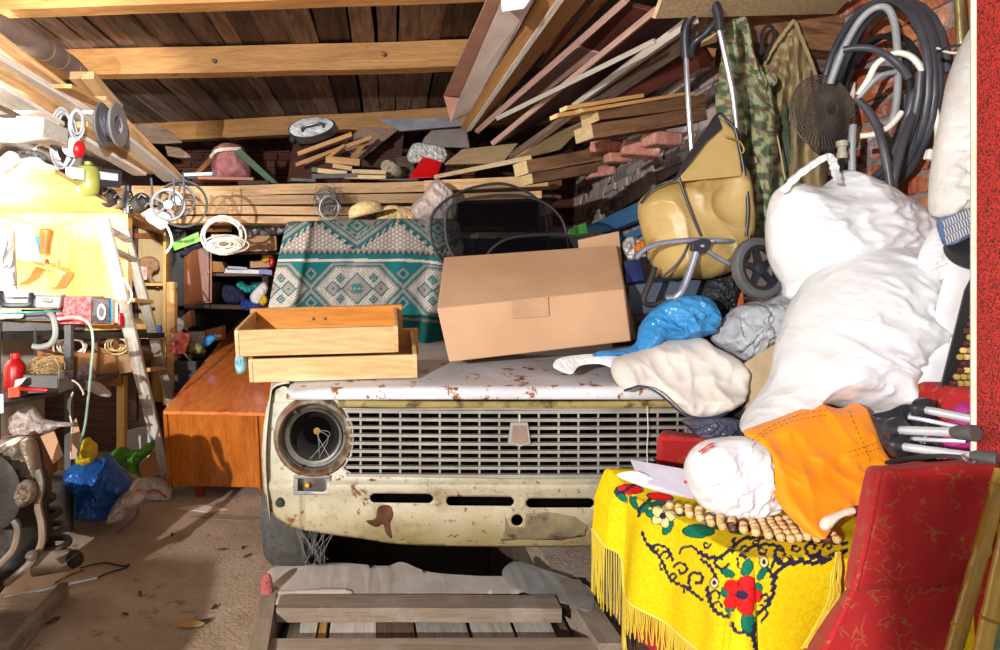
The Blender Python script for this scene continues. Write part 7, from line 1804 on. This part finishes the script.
puff('cloth', [(201,342),(206,337),(214,334),(218,336),(212,343),(206,347)], 4.2, .02, MATS['sky_blue_plastic'], amp=.5, fr=22, label='bright blue rag near the cabinet top at the back', cat='rag')
MB().lathe([(0,-.01),(.045,-.01),(.05,0),(.045,.01),(0,.01)], P(177,325,4.2), (.6,-.8,0), 24).build('plate', M_silver, None, 'grey round lid leaning behind the bucket', 'lid')
hx('cavity_shade_box', [(174,392,4.0),(196,392,4.0),(206,390,4.5),(176,390,4.5),(174,361,4.0),(196,361,4.0),(206,360,4.5),(176,360,4.5)], M_black, 'black box painting the dark cavity behind the low cabinet', 'box')  # black box stands in for the shade of the cavity
cord('cable', [(185,354,4.2),(190,360,4.15),(196,363,4.15)], .006, M_hosew, 'white cable end hanging below the bucket', 'cable')
# ---------------------------------------------------------------- camera, light
cd = bpy.data.cameras.new('camera'); cam = bpy.data.objects.new('camera', cd); COL.objects.link(cam)
cam.location = (0, 0, EYE); cam.rotation_euler = (math.radians(90), 0, 0)
cd.sensor_width = 36; cd.lens = 36*F/1000; cd.shift_x = .11; cd.shift_y = -.04; cd.clip_start = .05
SC.camera = cam
def look(o, to):
    o.rotation_euler = (V(to)-o.location).to_track_quat('-Z', 'Y').to_euler()
def spot(name, loc, to, power, size=.08, ang=60, blend=.4, col=(1,1,1)):
    l = bpy.data.lights.new(name, 'SPOT'); l.energy = power; l.spot_size = math.radians(ang); l.spot_blend = blend; l.shadow_soft_size = size; l.color = col
    o = bpy.data.objects.new(name, l); COL.objects.link(o); o.location = loc; look(o, to); return o
def area(name, loc, to, power, sx, sy, col=(1,1,1)):
    l = bpy.data.lights.new(name, 'AREA'); l.energy = power; l.shape = 'RECTANGLE'; l.size = sx; l.size_y = sy; l.color = col
    o = bpy.data.objects.new(name, l); COL.objects.link(o); o.location = loc; look(o, to); return o
spot('key_lamp', (-1.75, -1.6, 1.52), (-1.75+math.sin(math.radians(38))*4, -1.6+math.cos(math.radians(38))*4, 1.32), 1020, .022, 80, .16)
# added unseen blockers: one shades the left floor, one the near sofa arm
MB().prism([V((-2.4,.38,0)), V((-1.15,.38,0)), V((-1.15,.38,.70)), V((-1.25,.38,.78)), V((-2.4,.38,.82))], (0,.12,0)).build('unseen_shadow_block', M_wall, kind='structure', bevel=.004)
o = MB().bx(-.676, -.12, -.49, -.465, 0, 1.235).build('unseen_shadow_board', M_old, kind='structure')
spot('left_lamp', (.25, -.9, 1.5), (-1.78, 3.2, 1.72), 1900, .04, 27, .6)
l = bpy.data.lights.new('bench_lamp', 'POINT'); l.energy = 75; l.shadow_soft_size = .05; l.color = (1, .97, .92)
o = bpy.data.objects.new('bench_lamp', l); COL.objects.link(o); o.location = (-2.0, 2.95, 1.42)
area('doorway_daylight', (0, -1.2, 1.6), (0, 3, 1.3), 34, 3.2, 2.0)
w = bpy.data.worlds.new('world'); SC.world = w; w.use_nodes = True
w.node_tree.nodes['Background'].inputs[0].default_value = (.9,.95,1,1); w.node_tree.nodes['Background'].inputs[1].default_value = .16
SC.view_settings.view_transform = 'Standard'; SC.view_settings.look = 'None'; SC.view_settings.exposure = 0; SC.view_settings.gamma = 1
SC.view_settings.use_curve_mapping = False
